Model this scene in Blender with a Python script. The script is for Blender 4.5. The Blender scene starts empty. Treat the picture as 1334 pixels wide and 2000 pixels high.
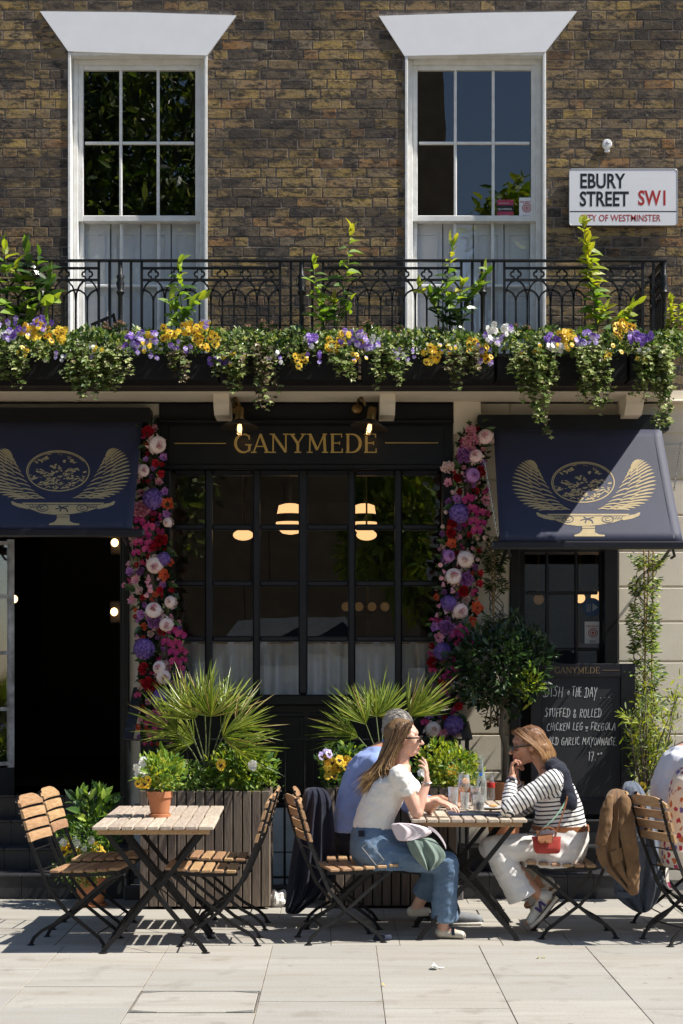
import bpy, math, random
import numpy as np
from mathutils import Vector, Matrix, noise
random.seed(11)
R = random.random
def U(a, b): return a + (b - a) * random.random()
V = Vector
sc = bpy.context.scene
COL = sc.collection
rad = math.radians

# ---------------------------------------------------------------- camera
FPX = 3200.0                      # focal length in pixels of the 1334x2000 photograph
EYE = 1.65
cd = bpy.data.cameras.new('camera'); cam = bpy.data.objects.new('camera', cd); COL.objects.link(cam)
cam.location = (0, 0, EYE); cam.rotation_euler = (rad(90), 0, 0)
cd.sensor_fit = 'VERTICAL'; cd.sensor_height = 36; cd.lens = 36 * FPX / 2000; cd.shift_y = 0.155
cd.clip_end = 500; cd.clip_start = 0.1
sc.camera = cam
# ---------------------------------------------------------------- light
SUN = V((0.74, -0.15, 1.0)).normalized()
w = bpy.data.worlds.new('World'); sc.world = w; w.use_nodes = True
nt = w.node_tree; bg = nt.nodes['Background']
sky = nt.nodes.new('ShaderNodeTexSky'); sky.sky_type = 'NISHITA'; sky.sun_disc = False
sky.sun_elevation = math.asin(SUN.z); sky.sun_rotation = math.atan2(SUN.x, SUN.y)
sky.air_density = 1.0; sky.dust_density = 0.6; sky.ozone_density = 1.6
nt.links.new(sky.outputs[0], bg.inputs[0]); bg.inputs[1].default_value = 0.088
sl = bpy.data.lights.new('sun', 'SUN'); sl.energy = 5.0; sl.angle = rad(0.53); sl.color = (1.0, 0.95, 0.87)
so = bpy.data.objects.new('sun', sl); COL.objects.link(so)
so.rotation_euler = (-SUN).to_track_quat('-Z', 'Y').to_euler(); so.location = (8, 2, 20)
sc.view_settings.view_transform = 'Standard'; sc.view_settings.look = 'None'
sc.view_settings.exposure = 0.68; sc.view_settings.gamma = 1; sc.view_settings.use_curve_mapping = False
sc.render.engine = 'CYCLES'
sc.cycles.max_bounces = 7; sc.cycles.transparent_max_bounces = 24; sc.cycles.caustics_reflective = False
sc.cycles.caustics_refractive = False; sc.cycles.sample_clamp_indirect = 6

def P(px, py, Y):                 # photograph pixel at distance Y -> world point
    return V(((px - 667) * Y / FPX, Y, EYE - (py - 1310) * Y / FPX))
def PX(px, Y): return (px - 667) * Y / FPX
def PZ(py, Y): return EYE - (py - 1310) * Y / FPX

# ---------------------------------------------------------------- materials
def _new(name):
    m = bpy.data.materials.new(name); m.use_nodes = True
    return m, m.node_tree, m.node_tree.nodes['Principled BSDF']
def N(nt, t, **k):
    n = nt.nodes.new(t)
    for a, b in k.items(): setattr(n, a, b)
    return n
def L(nt, a, b): nt.links.new(a, b)
def c4(c): return (c[0], c[1], c[2], 1)
def noise_fac(nt, scale, detail=4, stretch=None, world=False, rough=0.55):
    if world:
        src = N(nt, 'ShaderNodeNewGeometry').outputs['Position']
    else:
        src = N(nt, 'ShaderNodeTexCoord').outputs['Object']
    if stretch:
        mp = N(nt, 'ShaderNodeMapping'); mp.inputs['Scale'].default_value = stretch
        L(nt, src, mp.inputs[0]); src = mp.outputs[0]
    nz = N(nt, 'ShaderNodeTexNoise'); nz.inputs['Scale'].default_value = scale
    nz.inputs['Detail'].default_value = detail; nz.inputs['Roughness'].default_value = rough
    L(nt, src, nz.inputs['Vector'])
    return nz.outputs['Fac']
def ramp(nt, fac, stops):
    r = N(nt, 'ShaderNodeValToRGB'); e = r.color_ramp.elements
    while len(e) < len(stops): e.new(0.5)
    for i, (p, c) in enumerate(stops): e[i].position = p; e[i].color = c4(c)
    L(nt, fac, r.inputs[0]); return r.outputs[0]
def mixc(nt, fac, a, b, mode='MIX'):
    m = N(nt, 'ShaderNodeMix', data_type='RGBA', blend_type=mode)
    if hasattr(fac, 'is_linked'): L(nt, fac, m.inputs[0])
    else: m.inputs[0].default_value = fac
    for s, i in ((a, 6), (b, 7)):
        if hasattr(s, 'is_linked'): L(nt, s, m.inputs[i])
        else: m.inputs[i].default_value = c4(s)
    return m.outputs[2]
def rnd_value(nt):                # one random number per loose piece / per object
    a = N(nt, 'ShaderNodeNewGeometry').outputs['Random Per Island']
    b = N(nt, 'ShaderNodeObjectInfo').outputs['Random']
    s = N(nt, 'ShaderNodeMath', operation='ADD'); L(nt, a, s.inputs[0]); L(nt, b, s.inputs[1])
    f = N(nt, 'ShaderNodeMath', operation='FRACT'); L(nt, s.outputs[0], f.inputs[0]); return f.outputs[0]
def hsv(nt, col, fac, hv=0.02, vv=0.2):
    h = N(nt, 'ShaderNodeHueSaturation')
    m1 = N(nt, 'ShaderNodeMapRange'); L(nt, fac, m1.inputs[0]); m1.inputs[3].default_value = 1 - vv; m1.inputs[4].default_value = 1 + vv
    m2 = N(nt, 'ShaderNodeMapRange'); L(nt, fac, m2.inputs[0]); m2.inputs[3].default_value = .5 - hv; m2.inputs[4].default_value = .5 + hv
    L(nt, m1.outputs[0], h.inputs['Value']); L(nt, m2.outputs[0], h.inputs['Hue']); L(nt, col, h.inputs['Color']); return h.outputs[0]
def bump(nt, bsdf, fac, strength, dist=0.01):
    b = N(nt, 'ShaderNodeBump'); b.inputs['Strength'].default_value = strength; b.inputs['Distance'].default_value = dist
    L(nt, fac, b.inputs['Height']); L(nt, b.outputs[0], bsdf.inputs['Normal'])
def pm(name, col, rough=0.6, metal=0, col2=None, scale=12, stretch=None, bmp=0.0, bs=None, rnd=0.0, spec=0.5, coat=0, world=False, emit=None, es=0):
    m, nt, b = _new(name)
    col2 = col2 or tuple(x * 0.75 for x in col)
    f = noise_fac(nt, scale, 5, stretch, world)
    c = ramp(nt, f, [(0.35, col2), (0.65, col)])
    if rnd: c = hsv(nt, c, rnd_value(nt), 0.01, rnd)
    L(nt, c, b.inputs['Base Color'])
    b.inputs['Roughness'].default_value = rough; b.inputs['Metallic'].default_value = metal
    b.inputs['Specular IOR Level'].default_value = spec; b.inputs['Coat Weight'].default_value = coat
    if bmp: bump(nt, b, noise_fac(nt, bs or scale * 3, 4, stretch, world), bmp)
    if emit: b.inputs['Emission Color'].default_value = c4(emit); b.inputs['Emission Strength'].default_value = es
    return m
def leafm(name, c1, c2, c3=None, trans=0.35, rough=0.45, tcol=None):
    m, nt, b = _new(name)
    c = ramp(nt, rnd_value(nt), [(0.0, c1), (0.5, c2), (1.0, c3 or c2)])
    L(nt, c, b.inputs['Base Color']); b.inputs['Roughness'].default_value = rough
    tr = N(nt, 'ShaderNodeBsdfTranslucent')
    L(nt, mixc(nt, 1.0, c, tcol or (1.0, 1.0, 0.45), 'MULTIPLY') if trans > 0.2 else c, tr.inputs[0])
    mx = N(nt, 'ShaderNodeMixShader'); mx.inputs[0].default_value = trans
    L(nt, b.outputs[0], mx.inputs[1]); L(nt, tr.outputs[0], mx.inputs[2])
    L(nt, mx.outputs[0], nt.nodes['Material Output'].inputs[0]); return m
def glassm(name, tint=(1, 1, 1), refl=1.0, base=0.05, rough=0.0, wavy=0.0, ws=2.0, glint_white=0.0):
    m, nt, b = _new(name); nt.nodes.remove(b)
    tb = N(nt, 'ShaderNodeBsdfTransparent'); tb.inputs[0].default_value = c4(tint)
    gb = N(nt, 'ShaderNodeBsdfGlossy'); gb.inputs['Roughness'].default_value = rough
    fr = N(nt, 'ShaderNodeFresnel'); io = N(nt, 'ShaderNodeMath', operation='MULTIPLY_ADD'); L(nt, N(nt, 'ShaderNodeNewGeometry').outputs['Backfacing'], io.inputs[0]); io.inputs[1].default_value = -.8333; io.inputs[2].default_value = 1.5; L(nt, io.outputs[0], fr.inputs[0])
    if wavy:
        bp = N(nt, 'ShaderNodeBump'); bp.inputs['Strength'].default_value = wavy; bp.inputs['Distance'].default_value = 0.02
        L(nt, noise_fac(nt, ws, 2, None, True), bp.inputs['Height']); L(nt, bp.outputs[0], gb.inputs['Normal']); L(nt, bp.outputs[0], fr.inputs['Normal'])
    ma = N(nt, 'ShaderNodeMath', operation='MULTIPLY_ADD'); L(nt, fr.outputs[0], ma.inputs[0]); ma.inputs[1].default_value = refl; ma.inputs[2].default_value = base
    mx = N(nt, 'ShaderNodeMixShader'); L(nt, ma.outputs[0], mx.inputs[0]); L(nt, tb.outputs[0], mx.inputs[1]); L(nt, gb.outputs[0], mx.inputs[2])
    out = mx.outputs[0]
    if glint_white:  # diffuse white stands in for sunlight glinting in the glass
        df = N(nt, 'ShaderNodeBsdfDiffuse'); df.inputs[0].default_value = (.9, .92, .92, 1); m3 = N(nt, 'ShaderNodeMixShader'); m3.inputs[0].default_value = glint_white
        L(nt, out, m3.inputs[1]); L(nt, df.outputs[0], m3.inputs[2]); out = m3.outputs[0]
    L(nt, out, nt.nodes['Material Output'].inputs[0]); return m
def emitm(name, col, s):
    m, nt, b = _new(name); b.inputs['Base Color'].default_value = (.02, .012, .008, 1)
    b.inputs['Emission Color'].default_value = c4(col); b.inputs['Emission Strength'].default_value = s; return m

def brick_material():
    m, nt, b = _new('stock_brick')
    r = rnd_value(nt)
    c = ramp(nt, r, [(0.0, (.055, .045, .038)), (0.10, (.10, .078, .056)), (0.25, (.20, .145, .085)), (0.45, (.29, .20, .085)), (0.65, (.36, .245, .085)), (0.82, (.31, .215, .105)), (0.93, (.31, .16, .06)), (0.96, (.25, .20, .13)), (1.0, (.19, .14, .09))])
    f0 = noise_fac(nt, 7, 8, (1, 1, 1.4), True, .78)
    c = mixc(nt, ramp(nt, f0, [(.44, (0, 0, 0)), (.60, (.55, .55, .55))]), c, (.21, .165, .12))
    f1 = noise_fac(nt, 9, 8, (.8, 1, 2.1), True, .8)
    c = mixc(nt, ramp(nt, f1, [(.435, (.12, .12, .12)), (.515, (1, 1, 1))]), (.034, .031, .032), c)
    f2 = noise_fac(nt, 1.3, 6, (.7, 1, 2.2), True, .65)
    c = mixc(nt, ramp(nt, f2, [(.38, (.72, .72, .72)), (.53, (0, 0, 0))]), c, (.036, .032, .031))
    f3 = noise_fac(nt, 45, 4, None, True, .7)
    c = mixc(nt, ramp(nt, f3, [(.60, (0, 0, 0)), (.72, (.75, .75, .75))]), c, (.02, .017, .016))
    f4 = noise_fac(nt, 28, 3, (1, 1, .8), True)
    c = mixc(nt, ramp(nt, f4, [(.64, (0, 0, 0)), (.74, (.35, .35, .35))]), c, (.38, .31, .2))
    L(nt, c, b.inputs['Base Color']); b.inputs['Roughness'].default_value = .9; b.inputs['Specular IOR Level'].default_value = .25
    bump(nt, b, f3, .6, .008); return m

M = {}
M['brick'] = brick_material()
M['mortar'] = pm('mortar', (.22, .185, .155), .95, col2=(.12, .10, .088), scale=9, bmp=.6, bs=60, world=True)
M['white_paint'] = pm('white_paint', (.90, .90, .91), .5, col2=(.86, .86, .87), scale=5, bmp=.05, bs=18)
M['frame_paint'] = pm('frame_paint', (.82, .82, .80), .45, col2=(.72, .71, .67), scale=14, bmp=.15, bs=50)
M['shutter'] = pm('shutter_paint', (.80, .81, .82), .5, col2=(.74, .75, .77), scale=3)
M['cream'] = pm('cream_stucco', (.76, .69, .57), .8, col2=(.69, .62, .50), scale=3, bmp=.07, bs=60, world=True)
M['black_paint'] = pm('black_shop_paint', (.009, .0095, .012), .36, col2=(.006, .0065, .008), scale=6, bmp=.08, bs=25, spec=.35)
M['black_iron'] = pm('black_iron', (.007, .007, .008), .42, col2=(.011, .011, .012), scale=40, bmp=.3, bs=90, spec=.35)
M['navy'] = pm('navy_canvas', (.011, .016, .052), .6, col2=(.009, .013, .044), scale=3, bmp=.25, bs=400, spec=.6)
M['navy'].node_tree.nodes['Principled BSDF'].inputs['Sheen Weight'].default_value = .06; M['navy'].node_tree.nodes['Principled BSDF'].inputs['Sheen Roughness'].default_value = .5
M['bar_paint'] = pm('glazing_bar_paint', (.016, .018, .024), .34, col2=(.011, .012, .016), scale=8, spec=.5)
M['gold'] = pm('gold_print', (.46, .36, .19), .5, col2=(.40, .31, .16), scale=30)
M['gold_sign'] = pm('gold_lettering', (.52, .36, .10), .4, col2=(.44, .30, .09), scale=20)
M['stone_step'] = pm('dark_step_tile', (.030, .030, .034), .5, col2=(.018, .018, .021), scale=8, bmp=.2, bs=30)
def flag_material():
    m, nt, b = _new('york_stone')
    c = ramp(nt, rnd_value(nt), [(0, (.315, .305, .28)), (.35, (.35, .332, .295)), (.7, (.38, .357, .315)), (1, (.33, .315, .29))])
    f = noise_fac(nt, 2.2, 6, (.5, 3.5, 1), True, .65)
    c = mixc(nt, ramp(nt, f, [(.33, (.75, .75, .75)), (.6, (0, 0, 0))]), c, (.29, .26, .215))
    f2 = noise_fac(nt, 60, 4, None, True)
    c = mixc(nt, ramp(nt, f2, [(.3, (.35, .35, .35)), (.55, (0, 0, 0))]), c, (.26, .25, .23))
    f3 = noise_fac(nt, 4, 3, None, True)
    c = mixc(nt, ramp(nt, f3, [(.58, (0, 0, 0)), (.70, (.5, .5, .5))]), c, (.22, .195, .16))
    vo = N(nt, 'ShaderNodeTexVoronoi'); vo.inputs['Scale'].default_value = 3.1; L(nt, N(nt, 'ShaderNodeNewGeometry').outputs['Position'], vo.inputs['Vector'])
    c = mixc(nt, ramp(nt, vo.outputs['Distance'], [(.035, (.6, .6, .6)), (.06, (0, 0, 0))]), c, (.15, .14, .125))      # trodden gum
    L(nt, c, b.inputs['Base Color']); b.inputs['Roughness'].default_value = .8; b.inputs['Specular IOR Level'].default_value = .3
    bump(nt, b, f2, .35, .006); return m
M['flag'] = flag_material()
M['grout'] = pm('sandy_joint', (.36, .29, .21), .95, col2=(.11, .09, .07), scale=6, bmp=.5, bs=90, world=True)
M['road'] = pm('asphalt', (.055, .055, .056), .9, col2=(.04, .04, .041), scale=30, world=True)
M['teak'] = pm('oiled_teak', (.44, .27, .145), .55, col2=(.30, .17, .085), scale=9, stretch=(9, 1, 9), rnd=.18, bmp=.15, bs=20)
M['grey_wood'] = pm('sun_bleached_wood', (.50, .42, .34), .75, col2=(.36, .29, .22), scale=7, stretch=(10, 1, 10), rnd=.14, bmp=.35, bs=14)
M['planter_wood'] = pm('weathered_planter_wood', (.20, .155, .118), .75, col2=(.12, .09, .07), scale=6, stretch=(12, 12, 1), rnd=.25, bmp=.4, bs=14)
M['terracotta'] = pm('terracotta', (.50, .20, .09), .8, col2=(.44, .17, .075), scale=8, bmp=.1, bs=60)
M['soil'] = pm('soil', (.03, .022, .015), .95, bmp=.8, bs=60)
M['brass'] = pm('aged_brass', (.30, .19, .07), .35, .9, col2=(.20, .13, .05), scale=12)
M['steel'] = pm('steel', (.55, .55, .55), .25, 1.0)
M['chrome'] = pm('screw_steel', (.6, .6, .6), .3, 1.0)
M['sign_white'] = pm('enamel_white', (.88, .88, .89), .3, col2=(.84, .84, .86), scale=2)
M['ink'] = pm('sign_black_ink', (.012, .012, .012), .4)
M['red_ink'] = pm('sign_red_ink', (.50, .03, .022), .4)
M['board'] = pm('blackboard', (.016, .017, .020), .75, col2=(.022, .023, .027), scale=4)
M['chalk'] = pm('chalk', (.72, .72, .72), .95, col2=(.5, .5, .5), scale=60)
M['glass_up'] = glassm('old_window_glass', refl=1.6, base=.07, wavy=.035, ws=1.6)
M['glass_shop'] = glassm('shop_window_glass', refl=1.5, base=.05, wavy=.03, ws=1.5)
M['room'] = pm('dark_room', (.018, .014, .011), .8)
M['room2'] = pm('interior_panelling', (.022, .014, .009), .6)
M['curtain'] = pm('cafe_curtain', (.62, .60, .56), .8, col2=(.52, .50, .46), scale=4, stretch=(6, 1, .4))
M['lamp_glow'] = emitm('warm_lamp_glass', (1.0, .56, .24), .85)
M['bulb'] = emitm('warm_bulb', (1.0, .60, .26), 3.0)
M['lamp_dim'] = emitm('dim_lamp_glass', (1.0, .55, .22), .035)
M['paper'] = pm('white_paper', (.78, .77, .74), .8)
# foliage
M['ivy'] = leafm('ivy_leaf', (.045, .095, .02), (.22, .30, .07), (.68, .70, .36), .4)
M['ivy_dry'] = leafm('dry_ivy_leaf', (.05, .05, .02), (.13, .10, .05), (.22, .17, .09), .2)
M['laurel'] = leafm('laurel_leaf', (.07, .16, .02), (.20, .34, .04), (.40, .52, .07), .45, .58)
M['laurel_dark'] = leafm('dark_laurel_leaf', (.02, .05, .012), (.04, .085, .02), (.07, .14, .03), .2, .3)
M['yellow_leaf'] = leafm('yellow_green_leaf', (.30, .38, .04), (.42, .50, .05), (.50, .46, .05), .5)
M['bay'] = leafm('bay_leaf', (.010, .024, .008), (.020, .042, .013), (.04, .07, .018), .15, .35)
M['palm'] = leafm('palm_leaf', (.12, .19, .03), (.27, .35, .05), (.46, .50, .10), .4, .35)
M['palm_tip'] = leafm('dry_palm_tip', (.35, .30, .12), (.40, .30, .10), None, .3)
M['olive'] = leafm('olive_leaf', (.10, .15, .06), (.20, .26, .11), (.32, .36, .16), .3)
M['pansy_green'] = leafm('pansy_foliage', (.035, .09, .015), (.08, .17, .025), (.16, .27, .05), .35)
M['stem'] = pm('green_stem', (.12, .15, .05), .7)
M['bark'] = pm('bark', (.14, .11, .08), .9, bmp=.5, bs=40)
M['cane'] = pm('bamboo_cane', (.42, .28, .12), .6)
M['skimmia'] = leafm('skimmia_bud', (.20, .09, .06), (.30, .16, .10), (.36, .24, .16), .2)
M['p_yellow'] = leafm('yellow_petal', (.86, .60, .03), (.90, .68, .06), (.85, .45, .015), .3, tcol=(1, .9, .5))
M['p_black'] = pm('pansy_face', (.02, .008, .012), .7)
M['p_purple'] = leafm('purple_petal', (.13, .05, .38), (.22, .10, .50), (.35, .22, .62), .3, tcol=(1, .9, 1))
M['p_lilac'] = leafm('lilac_petal', (.55, .45, .75), (.42, .32, .70), (.72, .66, .80), .3, tcol=(1, .95, 1))
M['p_white'] = leafm('white_petal', (.80, .80, .76), (.84, .84, .82), None, .3, tcol=(1, 1, .95))
M['f_blush'] = leafm('blush_petal', (.90, .68, .62), (.93, .80, .74), (.86, .55, .52), .15, tcol=(1, .8, .8))
M['f_pink'] = leafm('pink_petal', (.80, .38, .45), (.75, .30, .42), (.86, .55, .58), .2, tcol=(1, .8, .8))
M['f_mauve'] = leafm('mauve_petal', (.45, .18, .48), (.55, .28, .58), (.36, .12, .40), .2, tcol=(1, .8, 1))
M['f_violet'] = leafm('hydrangea_petal', (.12, .06, .30), (.20, .11, .42), (.34, .20, .52), .2, tcol=(1, .9, 1))
M['f_red'] = leafm('red_petal', (.42, .01, .02), (.55, .02, .04), (.30, .005, .015), .15, tcol=(1, .6, .6))
M['f_magenta'] = leafm('orchid_petal', (.50, .02, .14), (.42, .02, .16), (.62, .06, .18), .2, tcol=(1, .6, .8))
M['f_coral'] = leafm('coral_petal', (.72, .13, .05), (.78, .22, .08), (.62, .08, .05), .2, tcol=(1, .8, .6))
M['f_dark'] = pm('orchid_throat', (.10, .005, .03), .7)

# ---------------------------------------------------------------- mesh builder
def basis(d, up=V((0, 0, 1)), roll=0.0):
    d = V(d).normalized(); s = V(up).cross(d)
    if s.length < 1e-4: s = V((1, 0, 0)).cross(d)
    s.normalize(); n = d.cross(s)
    m = Matrix((s, d, n)).transposed()          # columns: side, forward, normal
    if roll: m = Matrix.Rotation(roll, 3, d) @ m
    return m
class MB:
    def __init__(s): s.v = []; s.f = []; s.mi = []; s.m = 0; s.xf = None; s.n = 0
    def add(s, vs, fs, m=None):
        if s.xf is not None: vs = [s.xf @ V(v) for v in vs]
        s.v.extend([tuple(v) for v in vs]); o = s.n; s.n += len(vs)
        s.f.extend([tuple(i + o for i in f) for f in fs]); s.mi.extend([s.m if m is None else m] * len(fs)); return s
    def inst(s, T, Rm, t, sc_=1.0, m=None):     # a template (verts array, faces) placed by matrix
        a = T[0] @ (np.array(Rm).T * sc_) + np.array(t)
        s.v.extend(map(tuple, a.tolist())); o = s.n; s.n += len(a)
        s.f.extend([tuple(i + o for i in f) for f in T[1]]); s.mi.extend([s.m if m is None else m] * len(T[1])); return s
    def box(s, x0, x1, y0, y1, z0, z1, m=None, c=0.0):
        if x0 > x1: x0, x1 = x1, x0
        if y0 > y1: y0, y1 = y1, y0
        if z0 > z1: z0, z1 = z1, z0
        if c <= 0:
            return s.add([(x0, y0, z0), (x1, y0, z0), (x1, y1, z0), (x0, y1, z0), (x0, y0, z1), (x1, y0, z1), (x1, y1, z1), (x0, y1, z1)],
                [(0, 3, 2, 1), (4, 5, 6, 7), (0, 1, 5, 4), (1, 2, 6, 5), (2, 3, 7, 6), (3, 0, 4, 7)], m)
        c = min(c, (x1 - x0) * .45, (y1 - y0) * .45, (z1 - z0) * .45)
        vs = []; idx = {}
        for i, x in enumerate((x0, x1)):
            for j, y in enumerate((y0, y1)):
                for k, z in enumerate((z0, z1)):
                    ix = c if i == 0 else -c; iy = c if j == 0 else -c; iz = c if k == 0 else -c
                    idx[i, j, k, 0] = len(vs); vs.append((x, y + iy, z + iz))
                    idx[i, j, k, 1] = len(vs); vs.append((x + ix, y, z + iz))
                    idx[i, j, k, 2] = len(vs); vs.append((x + ix, y + iy, z))
        fs = []
        for a in (0, 1):
            fs.append((idx[a, 0, 0, 0], idx[a, 1, 0, 0], idx[a, 1, 1, 0], idx[a, 0, 1, 0]))
            fs.append((idx[0, a, 0, 1], idx[1, a, 0, 1], idx[1, a, 1, 1], idx[0, a, 1, 1]))
            fs.append((idx[0, 0, a, 2], idx[1, 0, a, 2], idx[1, 1, a, 2], idx[0, 1, a, 2]))
            for b in (0, 1):
                fs.append((idx[a, b, 0, 0], idx[a, b, 1, 0], idx[a, b, 1, 1], idx[a, b, 0, 1]))
                fs.append((idx[a, 0, b, 0], idx[a, 1, b, 0], idx[a, 1, b, 2], idx[a, 0, b, 2]))
                fs.append((idx[0, a, b, 1], idx[1, a, b, 1], idx[1, a, b, 2], idx[0, a, b, 2]))
                for d in (0, 1): fs.append((idx[a, b, d, 0], idx[a, b, d, 1], idx[a, b, d, 2]))
        return s.add(vs, fs, m)
    def tube(s, pts, r, n=6, m=None, cap=True, flat=None):
        # flat=(w,t, axis): rectangular bar, its width along axis
        pts = [V(p) for p in pts]; k = len(pts)
        rs = r if isinstance(r, (list, tuple)) else [r] * k
        vs = []; fs = []; prev = None
        for i, p in enumerate(pts):
            t = (pts[min(i + 1, k - 1)] - pts[max(i - 1, 0)]).normalized()
            if flat:
                a = V(flat[2]).normalized(); b = t.cross(a).normalized(); w_, h_ = flat[0] / 2, flat[1] / 2
                for q in ((-w_, -h_), (w_, -h_), (w_, h_), (-w_, h_)): vs.append(p + a * q[0] + b * q[1])
                n = 4; continue
            if prev is None: a = t.orthogonal().normalized()
            else: a = (prev - t * prev.dot(t)); a = a.normalized() if a.length > 1e-6 else t.orthogonal().normalized()
            prev = a; b = t.cross(a)
            for j in range(n):
                q = 2 * math.pi * j / n; vs.append(p + (a * math.cos(q) + b * math.sin(q)) * rs[i])
        for i in range(k - 1):
            for j in range(n): fs.append((i * n + j, i * n + (j + 1) % n, (i + 1) * n + (j + 1) % n, (i + 1) * n + j))
        if cap: fs.append(tuple(range(n))[::-1]); fs.append(tuple(range((k - 1) * n, k * n)))
        return s.add(vs, fs, m)
    def lathe(s, prof, n=24, o=(0, 0, 0), m=None, axis=None):
        vs = []; fs = []; o = V(o); B = Matrix.Identity(3) if axis is None else V((0, 0, 1)).rotation_difference(V(axis)).to_matrix()
        for r_, z in prof:
            for j in range(n):
                q = 2 * math.pi * j / n; vs.append(o + B @ V((r_ * math.cos(q), r_ * math.sin(q), z)))
        for i in range(len(prof) - 1):
            for j in range(n): fs.append((i * n + j, i * n + (j + 1) % n, (i + 1) * n + (j + 1) % n, (i + 1) * n + j))
        if prof[0][0] > 1e-5: fs.append(tuple(range(n))[::-1])
        if prof[-1][0] > 1e-5: fs.append(tuple(range((len(prof) - 1) * n, len(prof) * n)))
        return s.add(vs, fs, m)
    def ell(s, c, r, B=None, nu=12, nv=8, m=None):
        vs = []; fs = []; c = V(c); B = B or Matrix.Identity(3)
        for i in range(nv + 1):
            a = math.pi * i / nv
            for j in range(nu):
                q = 2 * math.pi * j / nu; vs.append(c + B @ V((r[0] * math.sin(a) * math.cos(q), r[1] * math.sin(a) * math.sin(q), r[2] * math.cos(a))))
        for i in range(nv):
            for j in range(nu): fs.append((i * nu + j, (i + 1) * nu + j, (i + 1) * nu + (j + 1) % nu, i * nu + (j + 1) % nu))
        return s.add(vs, fs, m)
    def cap(s, p0, p1, r0, r1, n=12, k=3, m=None, sq=1.0, sax=None):   # capsule, optionally squashed along sax
        p0 = V(p0); p1 = V(p1); d = p1 - p0; t = d.normalized(); a = t.orthogonal().normalized()
        if sax is not None: a = (V(sax) - t * V(sax).dot(t)).normalized()
        b = t.cross(a); vs = []; fs = []; rings = []
        for i in range(k + 1):
            q = math.pi / 2 * i / k; rings.append((p0 - t * r0 * math.cos(q), r0 * math.sin(q)))
        for i in range(k, -1, -1):
            q = math.pi / 2 * i / k; rings.append((p1 + t * r1 * math.cos(q), r1 * math.sin(q)))
        for c, r_ in rings:
            r_ = max(r_, 1e-4)
            for j in range(n): q = 2 * math.pi * j / n; vs.append(c + a * math.cos(q) * r_ * sq + b * math.sin(q) * r_)
        for i in range(len(rings) - 1):
            for j in range(n): fs.append((i * n + j, i * n + (j + 1) % n, (i + 1) * n + (j + 1) % n, (i + 1) * n + j))
        fs.append(tuple(range(n))[::-1]); fs.append(tuple(range((len(rings) - 1) * n, len(rings) * n)))
        return s.add(vs, fs, m)
    def loft(s, rings, m=None, cap=True, closed=True):
        n = len(rings[0]); vs = [p for r_ in rings for p in r_]; fs = []
        for i in range(len(rings) - 1):
            for j in range(n if closed else n - 1): fs.append((i * n + j, i * n + (j + 1) % n, (i + 1) * n + (j + 1) % n, (i + 1) * n + j))
        if cap and closed: fs.append(tuple(range(n))[::-1]); fs.append(tuple(range((len(rings) - 1) * n, len(rings) * n)))
        return s.add(vs, fs, m)
    def prism(s, pts, d, m=None):   # planar polygon extruded by vector d
        n = len(pts); a = [V(p) for p in pts]; d = V(d); vs = a + [p + d for p in a]
        return s.add(vs, [tuple(range(n)), tuple(range(n, 2 * n))[::-1]] + [(i, i + n, (i + 1) % n + n, (i + 1) % n) for i in range(n)], m)
    def mesh(s, name, mats, smooth=None):
        me = bpy.data.meshes.new(name); me.from_pydata(s.v, [], s.f)
        for m_ in (mats if isinstance(mats, (list, tuple)) else [mats]): me.materials.append(M[m_] if isinstance(m_, str) else m_)
        if len(me.materials) > 1: me.polygons.foreach_set('material_index', s.mi)
        if smooth is not None:
            me.polygons.foreach_set('use_smooth', [True] * len(me.polygons))
            if smooth < 180: me.set_sharp_from_angle(angle=rad(smooth))
        me.update(); return me
    def build(s, name, mats, parent=None, smooth=None, label=None, kind=None):
        if parent is not None:
            o = wloc(parent); ox, oy, oz = o
            s.v = [(x - ox, y - oy, z - oz) for x, y, z in s.v]
        ob = bpy.data.objects.new(name, s.mesh(name, mats, smooth)); COL.objects.link(ob)
        if parent is not None: ob.parent = parent
        if label: ob['label'] = label
        if kind: ob['kind'] = kind
        return ob
def wloc(o):
    l = V(o.location)
    while o.parent: o = o.parent; l = l + V(o.location)
    return l
def thing(name, label, cat, loc=(0, 0, 0), group=None):
    o = bpy.data.objects.new(name, None); COL.objects.link(o); o.location = loc; o.empty_display_size = .1
    o['label'] = label; o['category'] = cat
    if group: o['group'] = group
    return o
def tag(o, label, cat, group=None):
    o['label'] = label; o['category'] = cat
    if group: o['group'] = group
    return o
def put(me, name, parent, loc, rot=None, scale=None, label=None):   # an instance of shared mesh data as a part
    ob = bpy.data.objects.new(name, me); COL.objects.link(ob)
    ob.location = V(loc) - (wloc(parent) if parent else V((0, 0, 0)))
    if rot is not None: ob.rotation_euler = rot
    if scale is not None: ob.scale = (scale,) * 3 if isinstance(scale, (int, float)) else scale
    if parent: ob.parent = parent
    if label: ob['label'] = label
    return ob
def copy_tree(o, parent=None):
    c = o.copy(); COL.objects.link(c)
    if parent: c.parent = parent
    for ch in list(o.children): copy_tree(ch, c)
    return c
def hide_struct(o): o['kind'] = 'structure'; return o

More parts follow.
